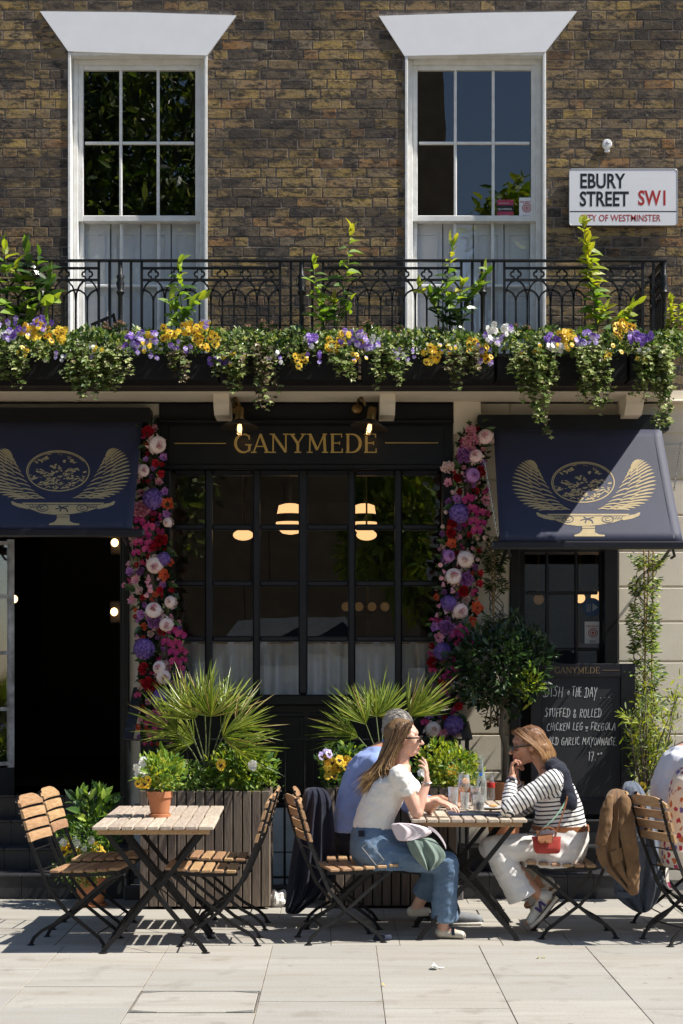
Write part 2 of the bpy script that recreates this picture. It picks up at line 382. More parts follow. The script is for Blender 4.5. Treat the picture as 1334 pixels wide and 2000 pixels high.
# leaf templates ------------------------------------------------------------
def leaf_T(w=.35, fold=.12, bend=.12, rows=2):
    vs = [(0, 0, 0)]; prof = {1: [(.45, 1)], 2: [(.3, .9), (.68, .85)], 3: [(.2, .7), (.45, 1), (.75, .7)]}[rows]
    for t, q in prof:
        z = -bend * t * t
        vs += [(-w / 2 * q, t, z + fold * w * q), (0, t, z), (w / 2 * q, t, z + fold * w * q)]
    vs.append((0, 1, -bend)); fs = [(0, 2, 1), (0, 3, 2)]
    for i in range(rows - 1):
        a = 1 + 3 * i; fs += [(a, a + 1, a + 4, a + 3), (a + 1, a + 2, a + 5, a + 4)]
    a = 1 + 3 * (rows - 1); e = len(vs) - 1; fs += [(a, a + 1, e), (a + 1, a + 2, e)]
    return (np.array(vs, float), fs)
T_LEAF = leaf_T(.38); T_LAUREL = leaf_T(.44, .22, .28, 3); T_NARROW = leaf_T(.2, .2, .15); T_BLADE = leaf_T(.045, .5, .12, 3); T_PETAL = leaf_T(.85, -.1, -.15, 2)
T_TINY = leaf_T(.7, .15, .1, 1)
T_IVY = (np.array([(0, .12, 0), (0, 0, .04), (.32, .02, 0), (.24, .3, .03), (.5, .5, -.04), (.2, .6, .03), (0, 1, -.08), (-.2, .6, .03), (-.5, .5, -.04), (-.24, .3, .03), (-.32, .02, 0)], float),
         [(0, i, i + 1 if i < 10 else 1) for i in range(1, 11)])
T_ROUND = (np.array([(0, 0, 0)] + [(.42 * math.sin(a) * (1 + .12 * math.sin(3 * a)), .5 - .5 * math.cos(a), .10 * math.sin(2 * a)) for a in [i * 2 * math.pi / 8 for i in range(1, 8)]], float), [(0, i, i + 1) for i in range(1, 7)])
def rdir(zmin=-1):
    while True:
        v = V((U(-1, 1), U(-1, 1), U(-1, 1)))
        if .05 < v.length < 1 and v.z / v.length >= zmin: return v.normalized()
# ================================================================ SETTING
YW = 12.45
# ground / pavement: bedding sheet, flagstones as pieces
g = MB(); g.box(-14, 14, -6.0, 11.84, -.30, -.0035)
g.box(-14, 14, 11.84, 24, -.30, -.02) if False else None
pav = hide_struct(g.build('pavement', 'grout'))
g = MB(); g.box(-120, 120, -120, -6.0, -.5, -.13); hide_struct(g.build('road', 'road'))
g = MB(); g.box(-14, 14, -6.15, -6.0, -.5, 0, c=.02); hide_struct(g.build('kerb', 'flag'))
def gy(py): return EYE * FPX / (py - 1310)
CX = [-3.14, -2.52, -1.90, -1.665 + .03, -1.035, -.415, .206, .823, 1.459, 2.08, 2.70, 3.3]
CX = [-3.53, -2.91, -2.285, -1.66, -1.035, -.415, .206, .823, 1.459, 2.08, 2.70, 3.3]
rows = {3: [1885, 1927, 1968], 4: [1894.5, 1936, 1979], 5: [1873, 1906, 1956, 1995], 6: [1888, 1922.5, 1970], 7: [1906, 1954], 8: [1868, 1933, 1971]}
YB = gy(1847)
flag_n = 0
def flag(x0, x1, y0, y1):
    global flag_n
    flag_n += 1
    mb = MB(); t = U(-.001, .0015); e = .0021
    mb.box(-(x1 - x0) / 2 + e, (x1 - x0) / 2 - e, -(y1 - y0) / 2 + .0035, (y1 - y0) / 2 - .0035, -.03, t, c=.0018)
    ob = put(mb.mesh('flagstone', 'flag'), 'flagstone', pav, ((x0 + x1) / 2, (y0 + y1) / 2, 0))
    ob.rotation_euler = (U(-.0006, .0006), U(-.0006, .0006), 0)
cover = None
for i in range(len(CX) - 1):
    ys = [gy(p) for p in rows.get(i, [])] if i in rows else [YB - U(.5, .8), YB - U(1.2, 1.4), YB - U(1.8, 2.1)]
    y = min(ys)
    while y > 3.5: y -= U(.5, .75); ys.append(y)
    ys = sorted(ys) + [YB]
    for a, b in zip(ys[:-1], ys[1:]):
        if i == 4 and abs(a - gy(1979)) < .01: cover = (CX[i], CX[i + 1], a, b); continue
        flag(CX[i], CX[i + 1], a, b)
yb = YB; 
for rw, hgt in enumerate((.46, .62, .52, .50, .52)):
    top = min(yb + hgt, 11.62); x = -3.6 + U(0, .3)
    while x < 3.3:
        wd = U(.5, .85) if rw > 1 else random.choice((.415, .42, .62, .83)); flag(x, x + wd, yb, top); x += wd
    yb = top
    if yb >= 11.62: break
x = -3.6
while x < 3.4: flag(x, x + .9, 11.62, 11.84); x += .9
# foreground flags nearer than the frame, coarse
# inspection cover with iron corners
x0, x1, y0, y1 = cover
cv = thing('inspection_cover', 'stone-filled inspection cover with iron corners set flush in the pavement', 'manhole cover', ((x0 + x1) / 2, (y0 + y1) / 2, 0))
mb = MB(); mb.box(x0 + .012, x1 - .012, y0 + .012, y1 - .012, -.02, .0015, c=.003); mb.build('stone_infill', 'flag', cv)
mb = MB()
for a, b, c_, d in ((x0 + .003, x1 - .003, y0 + .003, y0 + .007), (x0 + .003, x1 - .003, y1 - .007, y1 - .003), (x0 + .003, x0 + .007, y0 + .012, y1 - .012), (x1 - .007, x1 - .003, y0 + .012, y1 - .012)): mb.box(a, b, c_, d, -.02, .003)
mb.build('iron_frame', pm('worn_iron', (.24, .235, .22), .6, .2, col2=(.14, .135, .125)), cv)
for sx, sy in ((0, 0), (1, 0), (0, 1), (1, 1)):
    mb = MB(); cx = x0 + .014 if sx == 0 else x1 - .014; cy = y0 + .014 if sy == 0 else y1 - .014; dx = .13 if sx == 0 else -.13; dy = .05 if sy == 0 else -.05
    pts = [(cx, cy, .0018), (cx + dx, cy, .0018), (cx, cy + dy, .0018)]
    if dx * dy < 0: pts = pts[::-1]
    mb.prism(pts, (0, 0, .002)); mb.build('iron_corner', bpy.data.materials['worn_iron'], cv)

# ---------------------------------------------------------------- townhouse
house = thing('townhouse', 'London townhouse of sooty yellow brick above a black and cream shopfront', 'building', (0, YW, 0))
# openings (pixels on wall plane)
LW = (133, 405); RW = (791, 1066); WTOP = 103; WBOT = 690
XL = (PX(LW[0], YW), PX(LW[1], YW)); XR = (PX(RW[0], YW), PX(RW[1], YW)); ZT = PZ(WTOP, YW); ZB = PZ(WBOT, YW)
ZBRK = PZ(790, YW); ZTOPW = PZ(-90, YW)
XA, XB = -3.6, 3.6
mb = MB()
Yb = YW + .006
for a, b, c_, d in ((XA, XL[0], ZBRK, ZTOPW), (XL[1], XR[0], ZBRK, ZTOPW), (XR[1], XB, ZBRK, ZTOPW), (XL[0], XL[1], ZT, ZTOPW), (XR[0], XR[1], ZT, ZTOPW), (XL[0], XL[1], ZBRK, ZB), (XR[0], XR[1], ZBRK, ZB)):
    mb.box(a, b, Yb, YW + .33, c_, d)
wall = mb.build('brick_wall', 'mortar', house)
lint = {'L': [(78, 22), (270, 24), (462, 30), (405, 108), (270, 105), (133, 100)], 'R': [(740, 31), (930, 25), (1127, 22), (1066, 101), (930, 106), (790, 109)]}
def in_lint(x, z):
    for k in lint:
        p = lint[k]; y0 = PZ(22, YW); y1 = PZ(108, YW)
        if y1 - .02 < z < y0 + .02:
            t = (y0 - z) / (y0 - y1); l = PX(p[0][0] + (p[5][0] - p[0][0]) * t, YW); r = PX(p[2][0] + (p[3][0] - p[2][0]) * t, YW)
            if l < x < r: return (l, r)
    return None
COURSE = 19.25 * YW / FPX; H_S = .222; H_H = .104; J = .0085
def brickmesh(wd, ht):
    mb = MB(); mb.box(-wd / 2, wd / 2, 0, .05, -ht / 2, ht / 2, c=.0025)
    v = []
    for x, y, z in mb.v: v.append((x + U(-.003, .003), y + (U(-.0012, .0012) if y < .02 else 0), z + U(-.0025, .0025)))
    mb.v = v; return mb
protoS = [brickmesh(H_S, COURSE - J).mesh('brick', 'brick') for _ in range(6)]
protoH = [brickmesh(H_H, COURSE - J).mesh('brick', 'brick') for _ in range(6)]
bricks = []
z = ZBRK + COURSE / 2; row = 0
zt_ok = ZTOPW
obst = [(XL[0], XL[1], ZB, ZT), (XR[0], XR[1], ZB, ZT)]
while z < ZTOPW:
    x = XA + (0 if row % 2 else -(H_S + H_H) / 2 - J) + U(-.01, .01); s_ = row % 2
    segs = [(XA, XB)]
    for (a, b, c_, d) in obst:
        if c_ - .02 < z < d + .0:
            segs = [q for sg in segs for q in ((sg[0], a), (b, sg[1])) if q[1] - q[0] > .02] if a > segs[0][0] else segs
    # rebuild segments properly
    cuts = sorted([(a, b) for (a, b, c_, d) in obst if c_ < z < d])
    for k in lint:
        q = None
        for xx in (PX(270, YW), PX(930, YW)):
            q = in_lint(xx, z)
            if q and q not in cuts: cuts.append(q)
    cuts = sorted(set(cuts))
    lo = XA; segs = []
    for a, b in cuts:
        if a > lo: segs.append((lo, a))
        lo = max(lo, b)
    segs.append((lo, XB))
    # merge the bond across the segments so joints line up
    while x < XB:
        wd = H_S if s_ else H_H; s_ = 1 - s_
        if wd == H_S and R() < .07: wd = H_H; s_ = 1
        x += U(-.002, .003)
        a, b = x, x + wd; x += wd + J
        for (l, r) in segs:
            aa, bb = max(a, l + .002), min(b, r - .002)
            if bb - aa > .03: bricks.append((aa, bb, z, wd, abs((bb - aa) - wd) < 1e-4))
    z += COURSE; row += 1
vis = [b for b in bricks if PX(-5, YW) < (b[0] + b[1]) / 2 < PX(1339, YW) and PZ(640, YW) < b[2] < PZ(-5, YW) and b[4] and b[3] == H_S]
random.shuffle(vis); vis = sorted(vis, key=lambda b: abs((b[0] + b[1]) / 2 - .1) + abs(b[2] - 5.2) * .6)[:300]
visset = set(id(b) for b in vis)
rest = MB()
for b in bricks:
    yy = YW + .0042 - U(0, .0028)
    if id(b) in visset:
        ob = put(random.choice(protoS), 'brick', wall, ((b[0] + b[1]) / 2, yy, b[2]), rot=(U(-.01, .01), U(-.006, .006), U(-.01, .01)))
    else:
        m2 = brickmesh(b[1] - b[0], COURSE - J); rest.add([(x + (b[0] + b[1]) / 2, y + yy, z_ + b[2]) for x, y, z_ in m2.v], m2.f)
rest.build('brick', 'brick', wall, kind='stuff')
# flat arches
for k in ('L', 'R'):
    p = lint[k]; mb = MB()
    mb.prism([P(x, y, YW - .014) for x, y in p][::-1], (0, .06, 0)); mb.build('flat_arch', 'white_paint', house)
# window reveals + sash windows
def sash(xs, pxl, panes_x, label):
    x0, x1 = xs; fr = thing('sash', 'x', 'x'); bpy.data.objects.remove(fr)
    mb = MB()
    # reveal linings
    mb.box(x0, x0 + .022, YW - .010, YW + .13, ZB, ZT, c=.003); mb.box(x1 - .022, x1, YW - .010, YW + .13, ZB, ZT, c=.003)
    mb.box(x0 + .022, x1 - .022, YW - .002, YW + .13, ZT - .02, ZT + .002)
    # box frame
    mb.box(x0 + .024, x0 + .062, YW + .085, YW + .16, ZB, ZT - .02, c=.004); mb.box(x1 - .062, x1 - .024, YW + .085, YW + .16, ZB, ZT - .02, c=.004)
    mb.box(x0 + .062, x1 - .062, YW + .085, YW + .16, ZT - .058, ZT - .0205, c=.004)
    W = mb.build('sash_window', 'frame_paint', house, label=label)
    zm = PZ(429, YW + .13)
    xi0, xi1 = x0 + .062, x1 - .062
    def one(z0, z1, yy, rws, nm):
        f = MB(); s = .038
        f.box(xi0, xi0 + s, yy, yy + .04, z0, z1, c=.004); f.box(xi1 - s, xi1, yy, yy + .04, z0, z1, c=.004)
        f.box(xi0 + s, xi1 - s, yy + .001, yy + .039, z1 - s, z1 - .0005, c=.004); f.box(xi0 + s, xi1 - s, yy + .001, yy + .039, z0 + .0005, z0 + .045, c=.004)
        f.build('sash_frame', 'frame_paint', W)
        gx = [xi0 + s + (xi1 - xi0 - 2 * s) * i / 3 for i in range(4)]; gz = [z0 + .045 + (z1 - s - z0 - .045) * i / rws for i in range(rws + 1)]
        for i in (1, 2):
            b = MB(); b.box(gx[i] - .011, gx[i] + .011, yy + .004, yy + .034, gz[0], gz[-1], c=.005); b.build('glazing_bar', 'frame_paint', W)
        for j in range(1, rws):
            for i in range(3):
                b = MB(); b.box(gx[i] + .011, gx[i + 1] - .011, yy + .005, yy + .033, gz[j] - .011, gz[j] + .011, c=.005); b.build('glazing_bar', 'frame_paint', W)
        for i in range(3):
            for j in range(rws):
                b = MB(); t1 = U(-.0008, .0008); t2 = U(-.002, .002)
                a0, a1, b0, b1 = gx[i] + .005, gx[i + 1] - .005, gz[j] + .003, gz[j + 1] - .003
                yc = yy + .02
                b.add([(a0, yc - t1, b0), (a1, yc + t1, b0), (a1, yc + t1 + t2, b1), (a0, yc - t1 + t2, b1)], [(0, 1, 2, 3)])
                b.build('pane', 'glass_up', W)
    one(zm - .022, ZT - .058, YW + .095, 2, 'upper')
    one(ZB + .02, zm + .015, YW + .137, 2, 'lower')
    # panelled half shutters behind the lower sash
    zs1 = zm - .012; n = 4; wd = (xi1 - xi0) / n
    for i in range(n):
        s = MB(); a = xi0 + i * wd + .004; b_ = a + wd - .008; yv = YW + .185 + (.012 if i % 2 else 0)
        s.box(a, b_, yv, yv + .03, ZB, zs1, c=.003)
        for (u0, u1) in ((.08, .47), (.53, .92)):
            za = ZB + (zs1 - ZB) * u0; zb_ = ZB + (zs1 - ZB) * u1
            for q in ((a + .035, b_ - .035, za, za + .012), (a + .035, b_ - .035, zb_ - .012, zb_), (a + .035, a + .047, za + .013, zb_ - .013), (b_ - .047, b_ - .035, za + .013, zb_ - .013)):
                s.box(q[0], q[1], yv - .008, yv + .001, q[2], q[3], c=.003)
        s.build('shutter', 'shutter', W)
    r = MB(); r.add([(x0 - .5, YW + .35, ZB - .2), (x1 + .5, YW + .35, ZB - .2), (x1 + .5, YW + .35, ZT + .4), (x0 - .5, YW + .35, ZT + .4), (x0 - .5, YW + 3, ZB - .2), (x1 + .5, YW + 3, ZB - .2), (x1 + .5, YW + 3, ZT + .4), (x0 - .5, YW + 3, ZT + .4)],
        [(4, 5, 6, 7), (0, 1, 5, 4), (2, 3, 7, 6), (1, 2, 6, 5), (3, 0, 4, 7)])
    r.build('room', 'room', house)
    return W
W1 = sash(XL, LW, None, 'left sash window reflecting dark trees')
W2 = sash(XR, RW, None, 'right sash window reflecting blue sky, two stickers in it')
def txt(s, size, mat, loc, parent, name='lettering', bold=0.0, sx=1.0, align='LEFT', ext=.0004, rotm=None):
    cu = bpy.data.curves.new(name, 'FONT'); cu.body = s; cu.size = size; cu.offset = bold; cu.extrude = ext; cu.align_x = align; cu.resolution_u = 3
    t = bpy.data.objects.new(name, cu); COL.objects.link(t)
    dg = bpy.context.evaluated_depsgraph_get(); me = bpy.data.meshes.new_from_object(t.evaluated_get(dg))
    bpy.data.objects.remove(t); me.materials.clear(); me.materials.append(M[mat])
    Mx = Matrix.Diagonal((sx, 1, 1, 1)); R_ = (rotm or Matrix.Rotation(rad(90), 4, 'X'))
    me.transform(R_ @ Mx)
    ob = bpy.data.objects.new(name, me); COL.objects.link(ob); ob.location = V(loc) - wloc(parent); ob.parent = parent
    return ob
# stickers inside the right window
ys = YW + .108
st = thing('window_sticker', 'red and black award sticker inside the right sash window', 'sticker', P(987, 425, ys))
mb = MB(); a, b = P(971, 427, ys), P(1003, 390, ys); mb.box(a.x, b.x, ys, ys + .001, a.z, b.z); mb.build('sticker_sheet', pm('sticker_red', (.45, .05, .10), .5), st)
mb = MB(); a, b = P(971, 413, ys), P(1003, 401, ys); mb.box(a.x, b.x, ys - .001, ys - .0002, a.z, b.z); mb.build('band', 'ink', st)
txt('SQUAREMEAL', .019, 'paper', P(972, 410, ys - .003), st, sx=.95, bold=.0003); txt('2025', .036, 'paper', P(977, 426, ys - .003), st, sx=1.0); txt('REVIEWED BY', .012, 'paper', P(975, 398, ys - .003), st)
st = thing('window_sticker', 'white guide sticker with a red target in the corner pane of the right sash window', 'sticker', P(1029, 425, ys))
mb = MB(); a, b = P(1014, 427, ys), P(1044, 386, ys); mb.box(a.x, b.x, ys, ys + .001, a.z, b.z); mb.build('sticker_sheet', 'sign_white', st)
def target(st, cx, cy, yy, k=1):
    for r0, r1 in ((.0, .010), (.017, .023), (.030, .036)):
        mb = MB(); c = P(cx, cy, yy); n = 24; vs = []
        for r_ in (r0, r1):
            for j in range(n): q = 2 * math.pi * j / n; vs.append((c.x + r_ * k * math.cos(q), yy, c.z + r_ * k * math.sin(q)))
        mb.add(vs, [(j, (j + 1) % n, n + (j + 1) % n, n + j) for j in range(n)]); mb.build('ring', 'red_ink', st)
target(st, 1029, 406, ys - .002)
txt("Harden's", .024, 'red_ink', P(1016, 396, ys - .003), st); txt('2024', .024, 'red_ink', P(1021, 424, ys - .003), st)

# ---------------------------------------------------------------- ground floor
YG = YW - .03        # stucco face
fy = YW + .10        # shop window plane
# stucco wall as rusticated blocks, on backing
mb = MB()
XP = (PX(884, YG), PX(996, YG))          # pilaster between window and right door
XQ = PX(1207, YG)                        # right of right door
X5 = PX(312, YG)
back = [(XP[0], XP[1], -1.6, PZ(762, YG)), (XQ, XB, -1.6, PZ(762, YG)), (XP[1], XQ, PZ(845, YG), PZ(762, YG)), (XA, X5, PZ(815, YG), PZ(762, YG)), (PX(252, YG), PX(274, YG), -1.6, PZ(815, YG))]
for a, b, c_, d in back: mb.box(a, b, YG + .012, YG + .34, c_, d)
stw = mb.build('stucco_wall', 'cream', house)
zj = [PZ(p, YG) for p in (866, 936, 1006, 1076, 1146, 1214, 1292, 1362, 1434, 1506, 1578, 1650, 1722)]
for (a, b) in ((XP[0] + .003, XP[1]), (XQ, XQ + 1.0), (XQ + 1.0, XQ + 2.0)):
    for k in range(len(zj) - 1):
        m2 = MB(); m2.box(a + .004, b - .004, YG, YG + .04, zj[k + 1] + .006, zj[k] - .006, c=.006); m2.build('stucco_block', 'cream', stw)
for (a, b) in ((XA, X5), (XP[0] + .003, XP[1]), (XP[1], XQ), (XQ, XQ + 2.0)):
    m2 = MB(); m2.box(a + .002, b - .002, YG - .002, YG + .03, PZ(812 if a == XA else 845, YG), PZ(785, YG), c=.004); m2.build('stucco_band', 'cream', stw)
# shopfront joinery ------------------------------------------------------------
sf = MB()
ZF0, ZF1 = PZ(912, YG), PZ(832, YG)
XS0, XS1 = PX(312, YG), PX(884, YG)
sf.box(XS0, XS1, YG - .02, YG + .3, PZ(915, YG), PZ(783, YG))                     # fascia body
sf.box(XS0 - .01, XS1 + .01, YG - .075, YG - .02, PZ(829, YG), PZ(821, YG), c=.01)
sf.box(XS0, XS1, YG - .05, YG - .02, PZ(918, YG), PZ(908, YG), c=.008)
sf.box(XS0, PX(334, YG), YG - .03, YG + .14, .35, PZ(918, YG), c=.008)
sf.box(PX(274, YG) + .001, XS0 - .001, YG - .01, YG + .3, -.1, PZ(818, YG))
sf.box(PX(864, YG), XS1, YG - .03, YG + .14, .35, PZ(918, YG), c=.008)
sf.box(PX(334, YG), PX(864, YG), YG - .045, YG + .14, PZ(1378, YG), PZ(1357, YG), c=.01)   # sill
sf.box(PX(334, YG), PX(864, YG), YG + .0, YG + .14, -.1, PZ(1378, YG))                # stall riser
for q in range(4):
    a = PX(345 + q * 130, YG); b = PX(345 + q * 130 + 118, YG)
    for r4 in ((a, b, PZ(1400, YG), PZ(1392, YG)), (a, b, PZ(1545, YG), PZ(1537, YG)), (a, a + .03, PZ(1536.5, YG), PZ(1400.5, YG)), (b - .03, b, PZ(1536.5, YG), PZ(1400.5, YG))):
        sf.box(r4[0], r4[1], YG - .016, YG + .001, r4[2], r4[3], c=.004)
for k in range(3): sf.box(PX(334, YG), PX(864, YG), YG - .03 - .012 * k, YG + .001, PZ(1556 + 8 * k, YG), PZ(1551 + 8 * k, YG), c=.006)
shop = sf.build('shopfront', 'black_paint', house)
mb = MB(); mb.box(PX(330, YG), PX(866, YG), YG - .032, YG - .0195, ZF0 + .004, ZF1 + .002, c=.004); mb.build('fascia_board', 'black_paint', shop)
vb = [334, 408, 501, 592, 687, 778, 864]; hb = [924, 1030, 1140, 1248, 1357]
for i in range(1, 6):
    m2 = MB(); w_ = .028 if i != 3 else .034; m2.box(PX(vb[i], fy) - w_, PX(vb[i], fy) + w_, fy - .04, fy + .03, PZ(1357, fy), PZ(918, fy), c=.012); m2.build('mullion', 'bar_paint', shop)
for j in range(0, 4):
    for i in range(6):
        m2 = MB(); m2.box(PX(vb[i], fy) + .0285, PX(vb[i + 1], fy) - .0285, fy - .034, fy + .025, PZ(hb[j], fy) - .022, PZ(hb[j], fy) + .022, c=.010); m2.build('glazing_bar', 'bar_paint', shop)
for i in range(6):
    for j in range(4):
        m2 = MB(); a0, a1, b0, b1 = PX(vb[i], fy) + .01, PX(vb[i + 1], fy) - .01, PZ(hb[j + 1], fy) + .005, PZ(hb[j], fy) - .005
        t1, t2 = U(-.003, .003), U(-.003, .003)
        m2.add([(a0, fy - t1, b0), (a1, fy + t1, b0), (a1, fy + t1 + t2, b1), (a0, fy - t1 + t2, b1)], [(0, 1, 2, 3)]); m2.build('pane', 'glass_shop', shop)
# interior shell: floor, back wall, ceiling
mb = MB(); xa, xb, ya, yb_, za, zb = -3.4, 3.3, fy + .06, 18.5, .697, 3.55
ZFL = za
mb.add([(xa, 12.6, za), (xb, 12.6, za), (xb, 12.85, zb), (xa, 12.85, zb), (xa, yb_, za), (xb, yb_, za), (xb, yb_, zb), (xa, yb_, zb)], [(4, 5, 6, 7), (0, 1, 5, 4), (2, 3, 7, 6), (1, 2, 6, 5), (3, 0, 4, 7)])
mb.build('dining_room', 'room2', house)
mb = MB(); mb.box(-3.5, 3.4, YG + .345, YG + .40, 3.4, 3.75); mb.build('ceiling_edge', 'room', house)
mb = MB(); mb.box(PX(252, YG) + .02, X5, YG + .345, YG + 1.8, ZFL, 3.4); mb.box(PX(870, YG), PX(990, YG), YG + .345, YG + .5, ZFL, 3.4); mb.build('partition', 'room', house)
# cafe curtain
cu = thing('cafe_curtain', 'gathered white cafe curtain hung behind the bottom row of shop window panes', 'curtain', (0, fy + .12, PZ(1255, fy)))
mb = MB(); xs = np.linspace(PX(336, fy + .12), PX(862, fy + .12), 420); rows_ = []
for z_, amp in ((PZ(1253, fy + .12), .004), (PZ(1258, fy + .12), .006), (PZ(1276, fy + .12), .006), (PZ(1280, fy + .12), .014), (PZ(1300, fy + .12), .022), (PZ(1380, fy + .12), .03)):
    rows_.append([V((x, fy + .12 + amp * math.sin(x * 58 + 2.2 * math.sin(x * 9)) + amp * .6 * math.sin(x * 23 + z_ * 3), z_)) for x in xs])
mb.loft(rows_, closed=False); mb.build('curtain_cloth', 'curtain', cu, smooth=180)
mb = MB(); mb.tube([(xs[0], fy + .12, PZ(1256, fy + .12)), (xs[-1], fy + .12, PZ(1256, fy + .12))], .006); mb.build('curtain_rod', 'brass', cu)
mb = MB(); yy = fy + .05; a, b = P(784, 1352, yy), P(830, 1304, yy); mb.box(a.x, b.x, yy, yy + .002, a.z, b.z); nt_ = mb.build('menu_sheet', 'paper'); tag(nt_, 'white printed menu sheet stuck inside the lowest right shop window pane', 'notice')
for k in range(9):
    m2 = MB(); zz = PZ(1312 + k * 4, yy); m2.box(PX(790, yy), PX(790 + U(18, 34), yy), yy - .0015, yy - .0005, zz - .0012, zz + .0012); m2.build('print_line', pm('grey_print', (.35, .35, .35)) if k == 0 else bpy.data.materials['grey_print'], nt_)
# pendant lamps
def globe(px, py, Y, rx, rz, lab, stem=True, mat='lamp_glow', zc=3.5):
    c = P(px, py, Y); t = thing('pendant_lamp', lab, 'lamp', (c.x, c.y, c.z), 'lamps inside the dining room')
    mb = MB(); mb.ell(c, (rx, rx, rz), nu=20, nv=12); mb.build('lamp_globe', mat, t, smooth=180)
    if stem: mb = MB(); mb.tube([c + V((0, 0, rz)), V((c.x, c.y, zc))], .008); mb.lathe([(.03, 0), (.03, .03), (.01, .05)], 12, c + V((0, 0, rz - .01))); mb.build('lamp_stem', 'brass', t)
    return t
globe(475, 1045, 13.6, .085, .045, 'oval glowing pendant seen through the second column of the shop window')
globe(716, 1045, 13.6, .085, .045, 'oval glowing pendant under the round lantern at the right of the shop window')
for px, lab in ((567, 'large banded lantern glowing in the third column of shop window panes'), (712, 'banded lantern glowing behind the fifth column of shop window panes')):
    Y = 14.2; c = P(px, 1010, Y); t = thing('lantern', lab, 'lamp', c, 'lamps inside the dining room')
    k = 1.0 if px < 600 else .85
    mb = MB(); mb.lathe([(.05 * k, .115), (.10 * k, .10), (.115 * k, .03), (.116 * k, .025)], 24, c); mb.lathe([(.125 * k, -.045), (.125 * k, -.075)], 24, c); mb.lathe([(.10 * k, -.11), (.07 * k, -.14), (.02, -.15)], 24, c); mb.build('glowing_band', 'lamp_glow', t, smooth=40)
    mb = MB(); mb.lathe([(.118 * k, .025), (.12 * k, -.045)], 24, c); mb.lathe([(.127 * k, -.075), (.10 * k, -.11)], 24, c); mb.tube([c + V((0, 0, .12)), c + V((0, 0, .7))], .012); mb.build('dark_band', 'black_iron', t, smooth=40)
for px, py, lab in ((224, 1060, 'round bulb glowing high on the wall inside the left doorway'), (223, 1195, 'round bulb glowing lower on the wall inside the left doorway')):
    t = globe(px, py, 14.4, .033, .036, lab, False, 'bulb')
    c = P(px, py, 14.4); mb = MB(); mb.box(c.x - .05, c.x + .05, c.y + .06, c.y + .08, c.z - .1, c.z + .1, c=.01); mb.tube([c, c + V((0, .07, 0))], .012); mb.build('back_plate', 'black_iron', t)
    l = bpy.data.lights.new('bulb_light', 'POINT'); l.energy = .25; l.color = (1, .55, .2); l.shadow_soft_size = .035; lo = bpy.data.objects.new('bulb_light', l); COL.objects.link(lo); lo.location = V((0, -.08, 0)); lo.parent = t
globe(28, 1170, 14.6, .03, .035, 'bulb half hidden behind the open glazed door at the far left', False, 'bulb')
for px, py, s_ in ((1052, 1171, .045), (1133, 1168, .045), (1165, 1165, .05)):
    globe(px, py, 14.5, s_, s_, {1052: 'small globe lamp behind the left column of the right door glass', 1133: 'globe lamp touching the glazing bar in the right door', 1165: 'globe lamp glowing above the round blue sticker'}[px], True, 'lamp_glow' if px > 1100 else 'lamp_dim')
# chandelier in dim distance
c = P(718, 1185, 15.2); t = thing('chandelier', 'brass chandelier with four dim globes deep inside the shop window', 'lamp', c)
mb = MB(); mb.tube([c + V((0, 0, -.35)), c + V((0, 0, .25))], .006); mb.tube([c + V((-.2, 0, 0)), c + V((.2, 0, 0))], .006); mb.build('stem', 'brass', t)
for k in range(4): mb = MB(); mb.ell(c + V((-.2 + .12 * k, 0, 0)), (.042,) * 3, nu=12, nv=8); mb.build('lamp_globe', 'lamp_dim', t, smooth=180)

# left doorway ---------------------------------------------------------------------
mb = MB()
xd0, xd1 = PX(-40, YG), PX(240, YG)
mb.box(xd1, xd1 + .05, YG - .03, YG + .34, .0, PZ(820, YG), c=.006)
mb.box(xd1 - .035, xd1 - .0005, YG + .10, YG + .2, ZFL, PZ(1030, YG), c=.004)
mb.box(xd0 - .6, xd1, YG + .06, YG + .3, PZ(1035, YG), PZ(815, YG))
mb.build('door_frame', 'black_paint', house)
mb = MB(); dxl = PX(28, 12.3)
# open glazed door, hinged on the left, swung outward: white frame of narrow bars
Yd0, Yd1 = 11.95, 12.35
def dbar(y0, y1, z0, z1, m): m.box(PX(24, 12.35) - .055, PX(24, 12.35) - .015, y0, y1, z0, z1, c=.004)
door = thing('glazed_door', 'open white glazed door with narrow bars at the left edge of the doorway', 'door', (PX(0, 12.3), 12.3, ZFL))
wp = pm('chipped_white_paint', (.50, .50, .50), .6, col2=(.16, .15, .14), scale=7)
ang = rad(-52); hinge = V((PX(26, 12.40), 12.40, 0)); dd = V((-math.cos(ang + rad(20)), -.62, 0)).normalized()
def dpt(u, z): return (hinge + dd * u) + V((0, 0, z))
def dslab(u0, u1, z0, z1, mat, nm, th=.035, off=0):
    nrm = V((-dd.y, dd.x, 0)); m2 = MB(); a = [dpt(u0, z0), dpt(u1, z0), dpt(u1, z1), dpt(u0, z1)]; m2.prism([p + nrm * (off - th / 2) for p in a], nrm * th); return m2.build(nm, mat, door)
z0_, z1_ = .72, PZ(1052, 12.3)
zlo = PZ(1500, 12.3)
for u0, u1 in ((0, .045), (.13, .155), (.24, .265), (.5, .56)): dslab(u0, u1, zlo, z1_, wp, 'door_bar')
for z_ in (zlo + .03, PZ(1385, 12.3), PZ(1275, 12.3), PZ(1164, 12.3), z1_ - .03): dslab(.046, .499, z_ - .014, z_ + .014, wp, 'door_bar', .03)
dslab(0, .56, z0_, zlo, 'black_paint', 'door_panel')
dslab(.046, .5, zlo + .04, z1_, 'glass_shop', 'pane', .004, .002)
